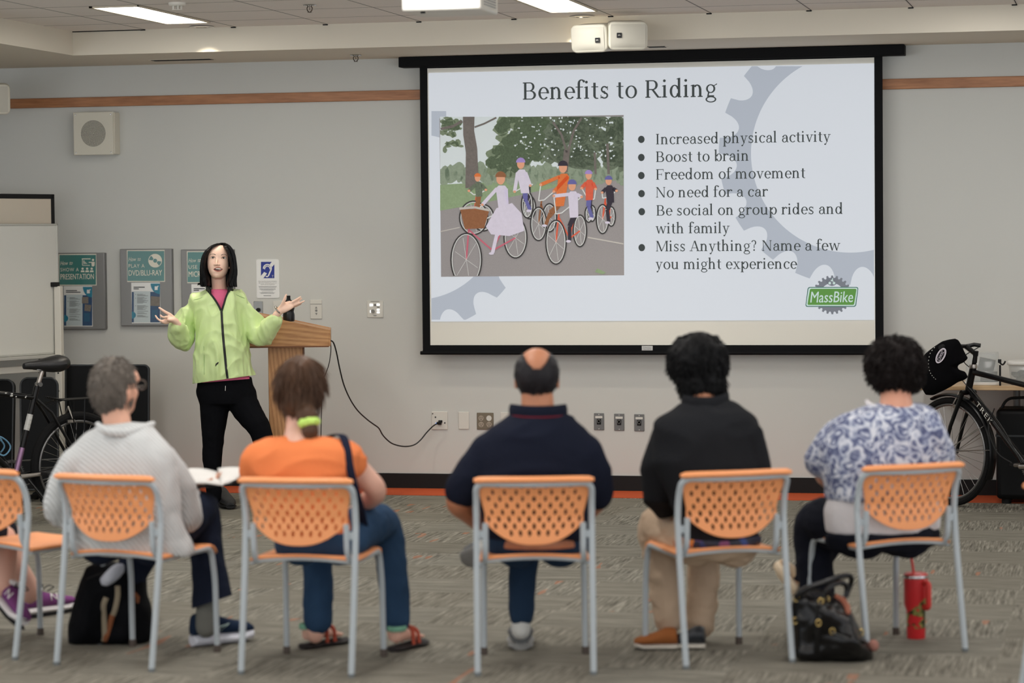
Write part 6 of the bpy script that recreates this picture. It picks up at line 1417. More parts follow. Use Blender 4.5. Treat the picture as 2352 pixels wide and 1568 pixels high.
# ---- man in the black shirt
b, Fv, Rv = seat_base(4); D = Person('seated person in a black shirt, khaki trousers and a colourful woven belt', b, Fv); p = D.p
hc = p(1602, 843, .12); hr, hf, hu = frame_of(blend(b, Fv, -4), (-.1, .1, 1)); SK4 = skin_mat('skin_brown', (176, 120, 90))
SL_, EL, WL = p(1530, 1002, .0), p(1508, 1130, .06), p(1560, 1170, .30); SR, ER, WR = p(1716, 998, .0), p(1736, 1110, .08), p(1640, 1180, .34)
q = MB(); head(q, hc, hr, hf, hu, 1.0); limb(q, [hc-hu*.06-hf*.015, p(1612, 925, .05), p(1618, 965, .0)], [.058, .06, .075])
D.torso(q, [(1555, 1690, 965, .06), (1535, 1715, 1030, .09), (1560, 1715, 1130, .1), (1580, 1720, 1235, .11)])
for S_, E_, W_ in ((SR, ER, WR), (SL_, EL, WL)): limb(q, [S_, S_.lerp(E_, .5), E_, E_.lerp(W_, .5), W_], [.05, .046, .042, .038, .028])
hand(q, WL, V((.2, .9, 0)), V((0, 0, 1)), 1, 1, .45); hand(q, WR, V((-.8, .5, 0)), V((0, 0, 1)), 1, -1, .45)
kL, aL = p(1508, 1212, .30), p(1534, 1430, .28); kR, aR = p(1618, 1225, .42), p(1606, 1436, .38)
limb(q, [p(1590, 1245, .04), kL, aL], [.08, .052, .036]); limb(q, [p(1690, 1245, .04), kR, aR], [.08, .052, .036])
D.part('body', q, SK4, VX)
M_bs = cloth('shirt_black', (32, 33, 36), .25, 5)
q = MB(); D.torso(q, [(1560, 1680, 922, .055, .03), (1540, 1705, 938, .08, .01), (1508, 1740, 962, .11, 0), (1498, 1748, 1010, .13, 0), (1505, 1748, 1070, .135, 0), (1540, 1744, 1150, .135, 0), (1568, 1742, 1225, .13, .0), (1572, 1742, 1240, .125, .0)])
limb(q, [SL_, p(1512, 1060, .02), EL, p(1530, 1160, .18), WL], [.062, .066, .06, .055, .042]); limb(q, [SR, p(1730, 1060, .03), ER, p(1690, 1160, .2), WR], [.06, .062, .058, .052, .04])
D.part('shirt', folds(remesh(q, 'shirt', VX, 5), .012, 6, 12, (.7, .7, 1.2)), M_bs)
q = MB(); cc = [p(u, v, d) for u, v, d in ((1566, 915, .08), (1572, 918, .0), (1600, 922, -.045), (1640, 922, -.04), (1668, 914, .02), (1672, 910, .1))]; S_ = spline(cc, 4); q.loft([(c_, V((0, 0, .02)), (c_-hc).normalized()*.009) for c_ in S_], 10); D.part('collar', q, M_bs)
M_kh = cloth('khaki', (192, 168, 144), .1, 6)
q = MB(); D.torso(q, [(1566, 1744, 1236, .125, .01), (1560, 1744, 1262, .13, .03), (1570, 1735, 1280, .11, .04)])
limb(q, [p(1600, 1248, .04), p(1545, 1225, .2), kL, p(1522, 1310, .30), p(1534, 1425, .28)], [.095, .092, .078, .068, .058]); limb(q, [p(1690, 1250, .04), p(1655, 1240, .25), kR, p(1616, 1320, .40), p(1608, 1432, .38)], [.095, .09, .076, .068, .06])
D.part('trousers', q, M_kh, VX, 4, (.010, 13, 12, (1, 1, 1.5)))
bt, k_, bs_ = base_mat('belt_woven'); tc = k_.new('ShaderNodeTexCoord').outputs['Object']; vo = k_.new('ShaderNodeTexVoronoi'); vo.inputs['Scale'].default_value = 26; k_.link(tc, vo.inputs['Vector']); sp = k_.new('ShaderNodeSeparateColor'); k_.link(vo.outputs['Color'], sp.inputs[0])
k_.link(k_.ramp(sp.outputs[0], [(.25, lin((30, 36, 60))), (.4, lin((46, 70, 140))), (.55, lin((190, 70, 50))), (.62, lin((220, 160, 60))), (.8, lin((36, 38, 56)))]), bs_.inputs['Base Color'])
c_, a_, b2 = D.sec(1570, 1743, 1239, .13, .005); q = MB(); n = 40; q.tube([c_+a_*math.cos(2*math.pi*i/n)*1.03+b2*math.sin(2*math.pi*i/n)*1.03 for i in range(n)], .019, 8, closed=True, side=(0, 0, 1), flat=.3); D.part('belt', q, bt)
M_su = cloth('suede_brown', (150, 92, 52), .15); M_sk = mat('leather_dark', (36, 40, 46), .4, var=.1); M_sws = mat('sole_pale', (206, 200, 188), .6)
h_ = fl(1556, 1490); t_ = fl(1453, 1492); shoe(D.root, h_, t_+V((0, .02, 0)), .1, .07, M_su, M_sws, .025, name='suede_shoe')
h_ = fl(1622, 1487); t_ = fl(1532, 1490); shoe(D.root, h_+V((0, -.02, 0)), t_+V((0, .03, 0)), .1, .075, M_sk, M_sws, .024, name='leather_shoe')
def bushy(P_, hc, hr, hf, hu, rad, name, mt, n, L, curl, seed, keep, low=None, off=(0, 0, 0), lift=.5):
    c = hc+hr*off[0]+hf*off[1]+hu*off[2]; q = MB(); q.ell(c, rad, rotm(hr, hf, hu), 28, 18)
    if low: q.ell(c+hf*low[1]+hu*low[2]+hr*low[0], low[3:], rotm(hr, hf, hu))
    hm = remesh(q, name, .009, 3); bm = bmesh.new(); bm.from_mesh(hm); bmesh.ops.delete(bm, geom=[v for v in bm.verts if (v.co-hc).dot(hf) > .062 and (v.co-hc).dot(hu) < .06], context='VERTS'); bm.to_mesh(hm); bm.free()
    hs = P_.part(name, wrinkle(hm, .014, 24, seed), mt)
    q = MB(); strands(q, c, hr, hf, hu, tuple(x*.97 for x in rad), n, keep, L, .0026, curl, .45, lift, seed, 7, 1.5, .3)
    if low: strands(q, c+hf*low[1]+hu*low[2]+hr*low[0], hr, hf, hu, tuple(x*.95 for x in low[3:]), n//2, lambda x, y, z: y < .4 and z < .5, L, .0026, curl, .6, lift*.7, seed+1, 7, 1.5, .3)
    obj('curls', q, mt, hs); return hs
M_hk = hair_mat('hair_black', (9, 9, 11), .4, 20, .6)
bushy(D, hc, hr, hf, hu, (.124, .122, .112), 'hair', M_hk, 1700, .05, .0035, 21, lambda x, y, z: not (y > .5 and z < .5) and z > -.85, (.004, -.03, -.088, .102, .078, .078), (-.002, -.012, .03), .12)
# ---- woman in the patterned blouse
b, Fv, Rv = seat_base(5); E5 = Person('seated person in a blue and white patterned blouse and dark trousers', b, Fv); p = E5.p
hc = p(2052, 845, .10); hr, hf, hu = frame_of(blend(b, Fv, 0)); SK5 = skin_mat('skin_rosy', (202, 146, 122))
SL_, EL, WL = p(1950, 988, .0), p(1893, 1085, .02), p(1955, 1140, .25); SR, ER, WR = p(2132, 988, .0), p(2155, 1085, .12), p(2060, 1150, .34)
q = MB(); head(q, hc, hr, hf, hu, 1.0, True); limb(q, [hc-hu*.06-hf*.01, p(2058, 920, .04), p(2058, 960, .0)], [.062, .066, .085])
E5.torso(q, [(1985, 2120, 955, .07), (1940, 2150, 1020, .1), (1940, 2140, 1130, .12), (1950, 2140, 1215, .13)])
for S_, E_, W_ in ((SR, ER, WR), (SL_, EL, WL)): limb(q, [S_, S_.lerp(E_, .5), E_, E_.lerp(W_, .5), W_], [.055, .05, .044, .038, .027])
hand(q, WL, V((.4, .9, 0)), V((0, 0, 1)), .95, 1, .4); hand(q, WR, V((-.8, .6, 0)), V((0, 0, 1)), .95, -1, .4)
kL, aL = p(1872, 1205, .24), p(1884, 1420, .22); kR, aR = p(1935, 1190, .38), p(1836, 1345, .32)
limb(q, [p(1985, 1215, .03), kL, aL], [.09, .06, .04]); limb(q, [p(2085, 1215, .03), kR, aR], [.09, .06, .038])
E5.part('body', q, SK5, VX)
q = MB(); E5.torso(q, [(1905, 2160, 1130, .14, .0), (1893, 2162, 1170, .15, .01), (1898, 2160, 1218, .16, .02)]); E5.part('undershirt', q, cloth('undershirt_white', (222, 218, 220), .03), VX, 4, (.006, 9, 14))
q = MB(); c_ = p(2058, 935, -.02); cc = [p(u, v, d) for u, v, d in ((1992, 922, .07), (1997, 927, .01), (2016, 934, -.04), (2040, 941, -.056))]; q.tube(spline(cc, 4), [.011-.006*i/12 for i in range(13)], 8); E5.part('undershirt_neck', q, cloth('undershirt_white', (222, 218, 220), .03))
M_pai = paisley('blouse_paisley')
q = MB(); E5.torso(q, [(1994, 2116, 926, .062, .02), (1960, 2142, 938, .095, .01), (1918, 2162, 960, .125, 0), (1892, 2170, 1010, .145, 0), (1885, 2172, 1060, .155, 0), (1892, 2168, 1110, .165, 0), (1898, 2165, 1142, .17, .0)])
limb(q, [SL_, p(1916, 1022, .0), p(1890, 1056, .01)], [.074, .084, .08]); limb(q, [SR, p(2146, 1030, .04), p(2152, 1060, .09)], [.07, .076, .076])
E5.part('blouse', q, M_pai, VX, 5, (.012, 8, 15))
M_dt = cloth('trousers_dark', (24, 26, 36), .2)
q = MB(); E5.torso(q, [(1900, 2160, 1218, .15, .0), (1895, 2160, 1236, .165, .02), (1905, 2150, 1256, .14, .03)])
limb(q, [p(1985, 1222, .02), p(1920, 1205, .14), kL, p(1872, 1300, .24), p(1884, 1410, .22)], [.115, .108, .09, .078, .07]); limb(q, [p(2085, 1222, .02), p(2010, 1205, .24), kR, p(1890, 1260, .36), p(1850, 1325, .33)], [.11, .1, .085, .07, .06])
E5.part('trousers', q, M_dt, VX, 4, (.009, 11, 16))
M_cl = mat('clog_tan', (196, 172, 142), .6, var=.05); M_cls = mat('clog_sole', (222, 202, 174), .6)
shoe(E5.root, p(1826, 1372, .28), p(1772, 1306, .40), .105, .08, M_cl, M_cls, .045, tilt=V((.85, .25, .45)), name='clog')
h_ = V((aL.x, aL.y, 0)); shoe(E5.root, h_-Fv*.06, h_+Fv*.17, .1, .08, M_cl, M_cls, .04, name='clog')
M_hd = hair_mat('hair_dark_brown', (18, 11, 10), .5, 18, .6)
bushy(E5, hc, hr, hf, hu, (.122, .124, .116), 'hair', M_hd, 1700, .042, .0055, 31, lambda x, y, z: not (y > .5 and z < .5) and z > -.9, (.0, -.02, -.05, .112, .095, .066), (0, -.012, .018), .3)
# ---- person cut by the left edge
b, Fv, Rv = seat_base(0); Z0 = Person('person cut off by the left edge, wearing purple running shoes with bare ankles', b+Rv*-.12, Fv); p = Z0.p
hc = p(-150, 880, .1); hr, hf, hu = frame_of(Fv); q = MB(); head(q, hc, hr, hf, hu); limb(q, [hc-hu*.06, p(-150, 970, .04), p(-150, 1010, .0)], [.055, .055, .07])
Z0.torso(q, [(-220, -80, 1010, .07), (-230, -70, 1060, .1), (-215, -85, 1150, .11), (-215, -75, 1240, .12)])
for s_ in (-1, 1):
    S_, E_, W_ = p(-150+s_*88, 1030, 0), p(-150+s_*95, 1150, .08), p(-150+s_*30, 1200, .34); limb(q, [S_, E_, W_], [.048, .04, .027]); hand(q, W_, V((-s_*.5, .8, 0)), V((0, 0, 1)), .95, -s_, .4)
kA, aA = p(-2, 1228, .18), p(8, 1335, .10); kB, aB = p(8, 1225, .34), p(68, 1345, .34)
limb(q, [p(-120, 1250, .03), kA, p(8, 1285, .14), aA, aA+V((0, 0, -.03))], [.08, .058, .056, .042, .038]); limb(q, [p(-160, 1250, .03), kB, p(30, 1290, .34), aB, aB+V((0, 0, -.04))], [.08, .06, .056, .038, .038])
Z0.part('body', q, SK2, VX)
M_dk = cloth('top_dark', (34, 34, 42), .15); q = MB(); Z0.torso(q, [(-185, -115, 995, .06), (-225, -75, 1015, .1), (-240, -62, 1070, .13), (-232, -66, 1160, .135), (-230, -60, 1250, .14)])
for s_ in (-1, 1): limb(q, [p(-150+s_*84, 1030, 0), p(-150+s_*94, 1110, .05)], [.066, .06])
Z0.part('top', q, M_dk, VX, 4); q = MB(); Z0.torso(q, [(-232, -60, 1215, .14, .02), (-225, -70, 1262, .13, .03)]); limb(q, [p(-110, 1245, .03), p(-50, 1225, .1), kA.lerp(p(-120, 1250, .03), .1)], [.09, .085, .072]); limb(q, [p(-165, 1245, .03), kB], [.09, .068]); Z0.part('shorts', q, M_dk, VX, 4)
q = MB(); hcc = hc+hu*.018-hf*.012; cap(q, hcc, hr, hf, hu, (.085, .106, .102), keep_short); strands(q, hcc, hr, hf, hu, (.083, .104, .1), 500, keep_short, .05, .0024, .001, .5, .15, 41, 4); Z0.part('hair', q, M_hb)
M_pp = cloth('runner_purple', (118, 66, 118), .1); M_pw = mat('runner_white', (224, 220, 220), .6); M_blk = mat('outsole_black', (30, 28, 30), .7)
def runner(heel, toe, tilt, col_pt):
    sh, P_, sx, su, sd = shoe(Z0.root, heel, toe, .098, .082, M_pp, M_pw, .035, tilt=tilt, name='running_shoe')
    q = MB(); q.loft([(P_(a, -.004), sx*.05*w, su*.005) for a, w in ((-.02, .5), (.06, .95), (.4, .85), (.75, 1), (.98, .6), (1.0, .3))], 12); obj('outsole', q, M_blk, sh)
    cam_ = -_fw; sgn = 1 if sx.dot(cam_) > 0 else -1
    tx = sans('N'); w_ = max(a[0] for a in tx.v); o = P_(.40, .058)+sx*(sgn*.0455); dd = sd if sd.dot(_r) > 0 else -sd; q = MB(); s_ = .046/w_; lean = -sx*(sgn*.22)+su
    q.add([tuple(o+dd*(a[0]*s_)+lean*(a[2]*s_*.72)) for a in tx.v], tx.f); obj('letter', q, M_pw, sh, solid=.002)
    q = MB(); c = P_(.12, .088); q.tube([c+sx*(.035*math.cos(t_))+sd*(.05*math.sin(t_)+.012)+su*(.012+.012*math.sin(t_)) for t_ in [i*math.pi/8 for i in range(16)]], .011, 8, closed=True); obj('white_collar', q, M_pw, sh)
    q = MB()
    for i in range(4): q.tube([P_(.34+.07*i, .094-.010*i)+sx*.022, P_(.35+.07*i, .098-.010*i), P_(.34+.07*i, .094-.010*i)-sx*.022], .0035, 5)
    for s_ in (-1, 1): q.tube(spline([P_(.36, .098), P_(.42, .122)+sx*.02*s_, P_(.50, .118)+sx*.035*s_, P_(.42, .10)+sx*.02*s_], 4), .0025, 5)
    obj('laces', q, mat('laces_black', (36, 32, 34), .7), sh)
runner(fl(52, 1420)+V((0, 0, .012)), fl(170, 1400)+V((0, 0, .006)), V((0, 0, 1)), None)
runner(p(-14, 1368, .16), p(48, 1440, -.04), V((.5, .1, .8)), None)
# ------------------------------------------------------------------ the presenter
def sculpt(me, c, M, bumps):
    Mi = M.inverted()
    for v in me.vertices:
        l = Mi @ (v.co-c)
        if l.length > .2: continue
        dx = V()
        for (bx, by, bz), (sx, sy, sz), mv in bumps:
            e = ((l.x-bx)/sx)**2+((l.y-by)/sy)**2+((l.z-bz)/sz)**2
            if e < 9: dx += V(mv)*math.exp(-e*.5)
        v.co += M @ dx
    me.update(); return me
bs = fl(520, 1166); bs = V((bs.x, bs.y, 0)); W = Person('standing person in a lime green jacket and black trousers gesturing with open palms', bs, -_fw); p = W.p
SKW = skin_mat('skin_presenter', (244, 206, 184))
hc = p(501.5, 601.5, -.02); hr, hf, hu = frame_of(V(-_fw)+V((0, 0, .14)), (.02, 0, 1)); HM = rotm(hr, hf, hu)
q = MB(); smooth_head(q, hc, hr, hf, hu, .975)
limb(q, [hc-hu*.06-hf*.015, p(503, 655, .02), p(505, 680, .04)], [.046, .047, .06])
W.torso(q, [(455, 552, 690, .07, .04), (462, 548, 740, .085, .03), (470, 550, 800, .085, .02), (464, 562, 860, .09, .01), (466, 566, 905, .095, .01)])
aL = [p(454, 704, .03), p(425, 740, .03), p(421, 776, .0), p(413, 758, -.12), p(409, 746, -.20)]
aR = [p(549, 704, .03), p(578, 738, .03), p(596, 772, .0), p(618, 752, -.06), p(636, 722, -.11)]
limb(q, aL, [.046, .042, .036, .03, .024]); limb(q, aR, [.046, .042, .036, .03, .024])
# image-left hand: palm up, thumb out, fingers bent
w = aL[-1]; k1 = p(384, 733, -.235)
dirp = (k1-w).normalized(); nb = V((0, .25, -1)); nb = (nb-dirp*nb.dot(dirp)).normalized(); xx = dirp.cross(nb)
q.loft([(p(411, 746, -.195), xx*.024, nb*.018), (p(404, 738, -.205), xx*.03, nb*.021), (p(396, 733, -.215), xx*.037, nb*.02), (p(388, 732, -.225), xx*.039, nb*.016), (p(382, 731, -.23), xx*.034, nb*.012)], 14)
def fing(pts, r0=.0095, r1=.006):
    P_ = [p(*a) for a in pts]; n_ = len(P_); q.tube(P_, [r0+(r1-r0)*i/(n_-1) for i in range(n_)], 10); q.ell(P_[-1], (r1*.98,)*3, nu=10, nv=8)
fing([(398, 729, -.21), (390, 722, -.22), (379, 716, -.225), (371, 710.5, -.225), (365.5, 706.5, -.22)], .0125, .0068)
fing([(390, 728, -.225), (382, 728, -.25), (376, 729, -.275), (371, 727, -.285), (368.5, 723.5, -.28)], .0098, .0065)
fing([(388, 732, -.225), (378, 736, -.245), (369, 737, -.26), (361.5, 731.5, -.262), (357, 724.5, -.258)], .0098, .006)
fing([(389, 735, -.22), (380, 739.5, -.24), (373, 740, -.262), (369, 737, -.275)], .0095, .0062)
fing([(391, 738, -.215), (384, 741.5, -.228), (378, 742, -.245), (374, 740.5, -.256)], .0085, .0058)
# image-right hand: open, thumb up, fingers spread outwards
w = aR[-1]; dirp = (p(668, 699, -.13)-w).normalized(); nb = V(_fw)*.75+V((0, 0, -.65)); nb = (nb-dirp*nb.dot(dirp)).normalized(); xx = dirp.cross(nb)
q.loft([(p(635, 722, -.11), xx*.023, nb*.018), (p(643, 713, -.115), xx*.028, nb*.02), (p(652, 707, -.12), xx*.036, nb*.02), (p(662, 702, -.125), xx*.036, nb*.016), (p(671, 698, -.13), xx*.030, nb*.012)], 14)
fing([(644, 709, -.12), (649, 699, -.13), (652.5, 690, -.137), (655, 683, -.14), (657.5, 676.5, -.14)], .0135, .0066)
fing([(664, 697, -.13), (672, 693, -.135), (681, 688, -.138), (686, 684.5, -.138), (690.5, 681, -.135)], .0096, .0055)
fing([(667, 699, -.128), (676, 695.5, -.13), (684, 691, -.128), (689, 688, -.124), (693, 685, -.12)], .0096, .0056)
fing([(668, 702, -.125), (679, 699.5, -.13), (688, 696, -.134), (694, 693.5, -.136), (699, 691.2, -.136)], .0096, .0052)
fing([(667, 705, -.118), (677, 703.5, -.12), (685, 700.5, -.122), (692, 697.5, -.122)], .0088, .0052)
kA, fA = p(488, 1010, .02), p(494, 1140, .02); kB, fB = p(597, 985, -.06), p(632, 1150, .03)
limb(q, [p(492, 905, .01), p(490, 950, .01), kA, fA], [.08, .07, .05, .036]); limb(q, [p(547, 905, .01), p(566, 940, -.02), p(597, 988, -.06), p(617, 1070, -.02), fB], [.08, .07, .05, .042, .036])
bd = remesh(q, 'body', .0042, 4, .5)
sculpt(bd, hc, HM, [((s_*.032, .088, .012), (.014, .03, .008), (0, -.0055, 0)) for s_ in (-1, 1)]+[((s_*.045, .075, -.026), (.016, .03, .014), (s_*.001, .003, 0)) for s_ in (-1, 1)]+
       [((0, .1, -.058), (.020, .03, .006), (0, -.004, 0)), ((0, .1, -.045), (.018, .02, .004), (0, .002, 0)), ((0, .1, -.071), (.016, .02, .005), (0, .003, 0)), ((0, .095, .012), (.008, .03, .012), (0, -.003, 0)), ((0, .09, -.083), (.018, .02, .006), (0, -.003, 0))])
W.part('body', bd, SKW)
hp = lambda x, y, z: hc+hr*x+hf*y+hu*z
HT_ = BVHTree.FromPolygons([hc+HM @ (HM.inverted() @ (v.co-hc)) for v in bd.vertices], [tuple(f_.vertices) for f_ in bd.polygons]) if False else None
bdw = bpy.data.objects['body'].data if False else None
_inv = WM[W.root.name]
def onface(u, v, lift=.001):
    d = ray(u, v).normalized(); h = FT.ray_cast(CAM, d); return (h[0]-d*lift) if h[0] is not None else p(u, v, -.12)
FT = BVHTree.FromPolygons([_inv @ v.co for v in bd.vertices], [tuple(f_.vertices) for f_ in bd.polygons])
M_eyew = mat('eye_white', (226, 220, 214), .25, var=.01); M_iris = mat('eye_dark', (34, 24, 20), .15, var=.1); M_brow = mat('brow_dark', (58, 44, 38), .7); M_lip = mat('lip_rose', (188, 116, 102), .4, var=.05); M_mouth = mat('mouth_dark', (62, 26, 26), .5); M_teeth = mat('teeth', (228, 222, 212), .3)
for ex, ey, sg_ in ((489.2, 592, -1), (514, 592.6, 1)):
    c = onface(ex, ey, -.0035); e = obj('eye', MB().ell(c, (.0125, .007, .0050), HM), M_eyew, W.root)
    c2 = c+hf*.0052; obj('iris', MB().ell(c2, (.0056, .0025, .0047), HM), M_iris, e)
    lid = [onface(ex+a, ey+b, .0012) for a, b in ((-5.4, .8), (-3.2, -1.5), (0, -2.6), (3.2, -1.8), (5.4, .4))]
    obj('lash_line', MB().tube(spline(lid, 4), [.0009+.0010*math.sin(math.pi*i/16) for i in range(17)], 6), M_brow, e)
    cr = [onface(ex+a, ey+b, .0002) for a, b in ((-5.6, -2.2), (-2.5, -4.4), (1, -5), (5.6, -2.6))]; obj('lid_crease', MB().tube(spline(cr, 4), .0007, 6), mat('crease', (190, 138, 118), .6), e)
    o_ = -sg_; br = [onface(ex+a*o_, ey+b, .0006) for a, b in ((6.0, -7.0), (2, -8.6), (-3, -8.6), (-7.8, -5.8))]
    obj('eyebrow', MB().tube(spline(br, 4), [.0018-.0011*i/12 for i in range(13)], 6), M_brow, W.root)
mo = [onface(501+10.4*math.cos(a), 618.4+3.5*math.sin(a)-.5*math.cos(2*a), .0012) for a in [2*math.pi*i/24 for i in range(24)]]
obj('mouth_opening', MB().poly(mo), M_mouth, W.root, label='dark open mouth')
tp_ = [onface(501+a, b, .003) for a, b in ((-6.4, 616.6), (-3, 615.5), (3, 615.5), (6.4, 616.6), (5.6, 617.6), (0, 618.4), (-5.6, 617.6))]; obj('teeth', MB().poly(tp_[::-1]), M_teeth, W.root)
up = [onface(501+a, b, .001) for a, b in ((-10.6, 618.4), (-6.5, 615.4), (-2, 613.8), (0, 614.2), (2, 613.8), (6.5, 615.4), (10.6, 618.2))]; dn = [onface(501+a, b, .001) for a, b in ((-10.4, 618.8), (-6, 621.6), (0, 622.9), (6, 621.5), (10.4, 618.6))]
lp_ = obj('lips', MB().tube(spline(up, 4), [.0008+.0018*math.sin(math.pi*i/24) for i in range(25)], 8).tube(spline(dn, 4), [.0008+.0028*math.sin(math.pi*i/16) for i in range(17)], 8), M_lip, W.root)
for u in (498.2, 504.6): obj('nostril', MB().ell(onface(u, 608.2, -.0005), (.0032, .002, .0018), HM), mat('nostril_dark', (120, 66, 56), .7), W.root)
# tee, jacket, trousers
M_pink = cloth('tee_pink', (240, 118, 156), .06)
q = MB(); W.torso(q, [(484, 522, 664, .05, .0), (470, 545, 676, .075, .02), (452, 555, 694, .088, .02), (458, 552, 740, .1, .01), (460, 556, 800, .1, .0), (456, 566, 850, .105, .0), (455, 578, 872, .108, .0), (458, 577, 880, .105, .0)])
W.part('t_shirt', hem_cut(remesh(q, 't_shirt', .007, 4), (450, 880), (582, 869)), M_pink)
def jacket_mat():
    mt, k, b = base_mat('jacket_lime'); tc = k.new('ShaderNodeTexCoord').outputs['Object']; mp_ = k.new('ShaderNodeMapping'); mp_.inputs['Scale'].default_value = (16, 16, 5); k.link(tc, mp_.inputs[0])
    k.link(k.mix(k.noise(2.5, 2, tc), lin((202, 228, 150)), lin((218, 238, 176))), b.inputs['Base Color']); b.inputs['Roughness'].default_value = .42; b.inputs['Sheen Weight'].default_value = .2
    b.inputs['Subsurface Weight'].default_value = .1; b.inputs['Subsurface Radius'].default_value = (.02, .03, .01)
    bp = k.new('ShaderNodeBump'); bp.inputs['Strength'].default_value = .55; bp.inputs['Distance'].default_value = .012; k.link(k.noise(1.0, 3, mp_.outputs[0]), bp.inputs['Height']); k.link(bp.outputs[0], b.inputs['Normal']); return mt
M_jk = jacket_mat()
q = MB(); W.torso(q, [(476, 534, 664, .066, .01), (457, 554, 672, .086, .02), (438, 564, 682, .104, .02), (433, 568, 700, .115, .02), (443, 563, 725, .126, .01), (450, 562, 760, .132, .0), (450, 570, 800, .136, -.005), (449, 577, 840, .138, -.005), (449, 582, 872, .132, -.005), (450, 582, 890, .125, -.005)])
limb(q, aL[:3]+[p(412, 770, -.09), p(408, 752, -.175)], [.06, .066, .068, .060, .047]); limb(q, aR[:3]+[p(613, 760, -.05), p(632, 735, -.10)], [.06, .064, .064, .056, .044])
q.ell(p(413, 785, -.02), (.045, .06, .03)); q.ell(p(592, 778, -.01), (.06, .05, .03))
jm = remesh(q, 'jacket', .006, 5); VN = [(470, 640), (480, 668), (490, 679), (499, 692), (508.8, 713), (513, 697), (518, 680), (524, 664), (536, 640)]
def jcut(c):
    u, v = topx(c); dep = (V(c)-bs).dot(_fw)
    return (dep < .03 and inpoly(u, v, VN)) or (v < 667 and dep < .0 and 474 < u < 536)
wrinkle(jm, .006, 8, 22, (1.1, 1.1, .8)); folds(jm, .020, 7, 22, (1.2, 1.2, .36), 2, 2); folds(jm, .009, 15, 23, (1, 1, .5), 2, 1); jm.update(); j0 = jm.copy(); cut(jm, jcut); hem_cut(jm, (450, 880), (582, 861.5)); jw = jm.copy(); W.part('jacket', jm, M_jk, solid=.002)
spline2 = lambda P: [(q_.x, q_.y) for q_ in spline([V((a_, b_, 0)) for a_, b_ in P], 5)]
M_zip = mat('zip_black', (24, 26, 26), .5)
jo = [o for o in W.root.children if o.name.startswith('jacket')][0]
zp = drape(j0, spline2([(508.8, 714), (510, 735), (511.5, 760), (514, 790), (517, 820), (520, 850), (523, 869)]), .003); obj('zip', MB().tube(zp, .0075, 8, side=_r, flat=.45), M_zip, jo)
for pts in ([(479, 669), (485, 676), (491, 683), (498, 693.5), (504, 704), (508, 713)], [(525, 666), (521, 676), (517, 686), (513.5, 698), (510.5, 708), (509, 714)]):
    e_ = drape(j0, [(u+(-.8 if u < 508.5 else .8), v) for u, v in spline2(pts)], .001)
    if len(e_) > 2: obj('zip_edge', MB().tube(e_, .0062, 8), M_zip, jo)
cc = [p(u, v, d) for u, v, d in ((484, 668, -.085), (477, 662, -.04), (475, 657, .02), (490, 652, .07), (515, 651, .07), (532, 656, .03), (532, 661, -.03), (524, 665, -.075))]
S_ = spline(cc, 5); q = MB(); q.loft([(c_, V((0, 0, .021)), V((c_.x-hc.x, c_.y-hc.y, 0)).normalized()*.006) for c_ in S_], 10); obj('collar', q, M_zip, jo)
mk = drape(jw, [(495, 841), (497, 836), (500, 834), (501.5, 831)], .002); obj('chest_mark' if False else 'hem_mark', MB().tube(mk, [.002, .0055, .005, .002], 6), M_zip, jo)
for pts in ([(428, 690), (445, 689), (462, 684), (476, 675)], [(530, 671), (545, 678), (560, 684), (566, 686)]): 
    e_ = drape(jw, pts, .001)
    if len(e_) > 2: obj('seam', MB().tube(spline(e_, 4), .0016, 6), mat('seam_green', (130, 170, 100), .6), jo)
e_ = drape(jw, [(468, 795), (469, 815), (469, 840), (469, 860)], .001); obj('seam', MB().tube(e_, .0016, 6), mat('seam_green', (130, 170, 100), .6), jo)
M_bt = cloth('trousers_black', (10, 11, 15), .2, 6)
q = MB(); W.torso(q, [(457, 578, 866, .098, .005), (452, 582, 884, .112, .005), (452, 590, 905, .122, .005), (458, 592, 926, .118, .01)])
limb(q, [p(494, 905, .01), p(492, 950, .01), p(489, 1008, .01), p(488, 1080, .02), p(492, 1140, .02)], [.096, .090, .069, .054, .048]); limb(q, [p(547, 905, .01), p(566, 940, -.02), p(597, 988, -.06), p(617, 1070, -.02), p(632, 1145, .03)], [.096, .092, .07, .056, .048])
tm = remesh(q, 'trousers', .007, 5); wrinkle(tm, .007, 11, 25); hem_cut(tm, (450, 874), (582, 863), True); W.part('trousers', tm, M_bt)
q = MB(); q.tube([p(518, 886, -.13), p(517.5, 897, -.135)], .002, 6); W.part('drawstring', q, M_plw)
M_bsh = mat('shoe_black', (26, 26, 28), .5, var=.2, bump=.2)
h_, t_ = fl(503, 1150), fl(530, 1171); shoe(W.root, h_, t_, .1, .085, M_bsh, M_black, .025); h_ = fB.copy(); h_.z = 0; shoe(W.root, h_+_fw*.05, h_-_fw*.2+_r*.04, .1, .085, M_bsh, M_black, .025)
wc = p(639, 712, -.115); wd = (p(652, 707, -.12)-p(632, 724, -.11)).normalized(); o1 = wd.orthogonal().normalized(); o2 = wd.cross(o1); q = MB(); q.tube([wc+o1*(.027*math.cos(2*math.pi*i/20))+o2*(.027*math.sin(2*math.pi*i/20)) for i in range(20)], .005, 8, closed=True); W.part('bracelet', q, M_alloy)
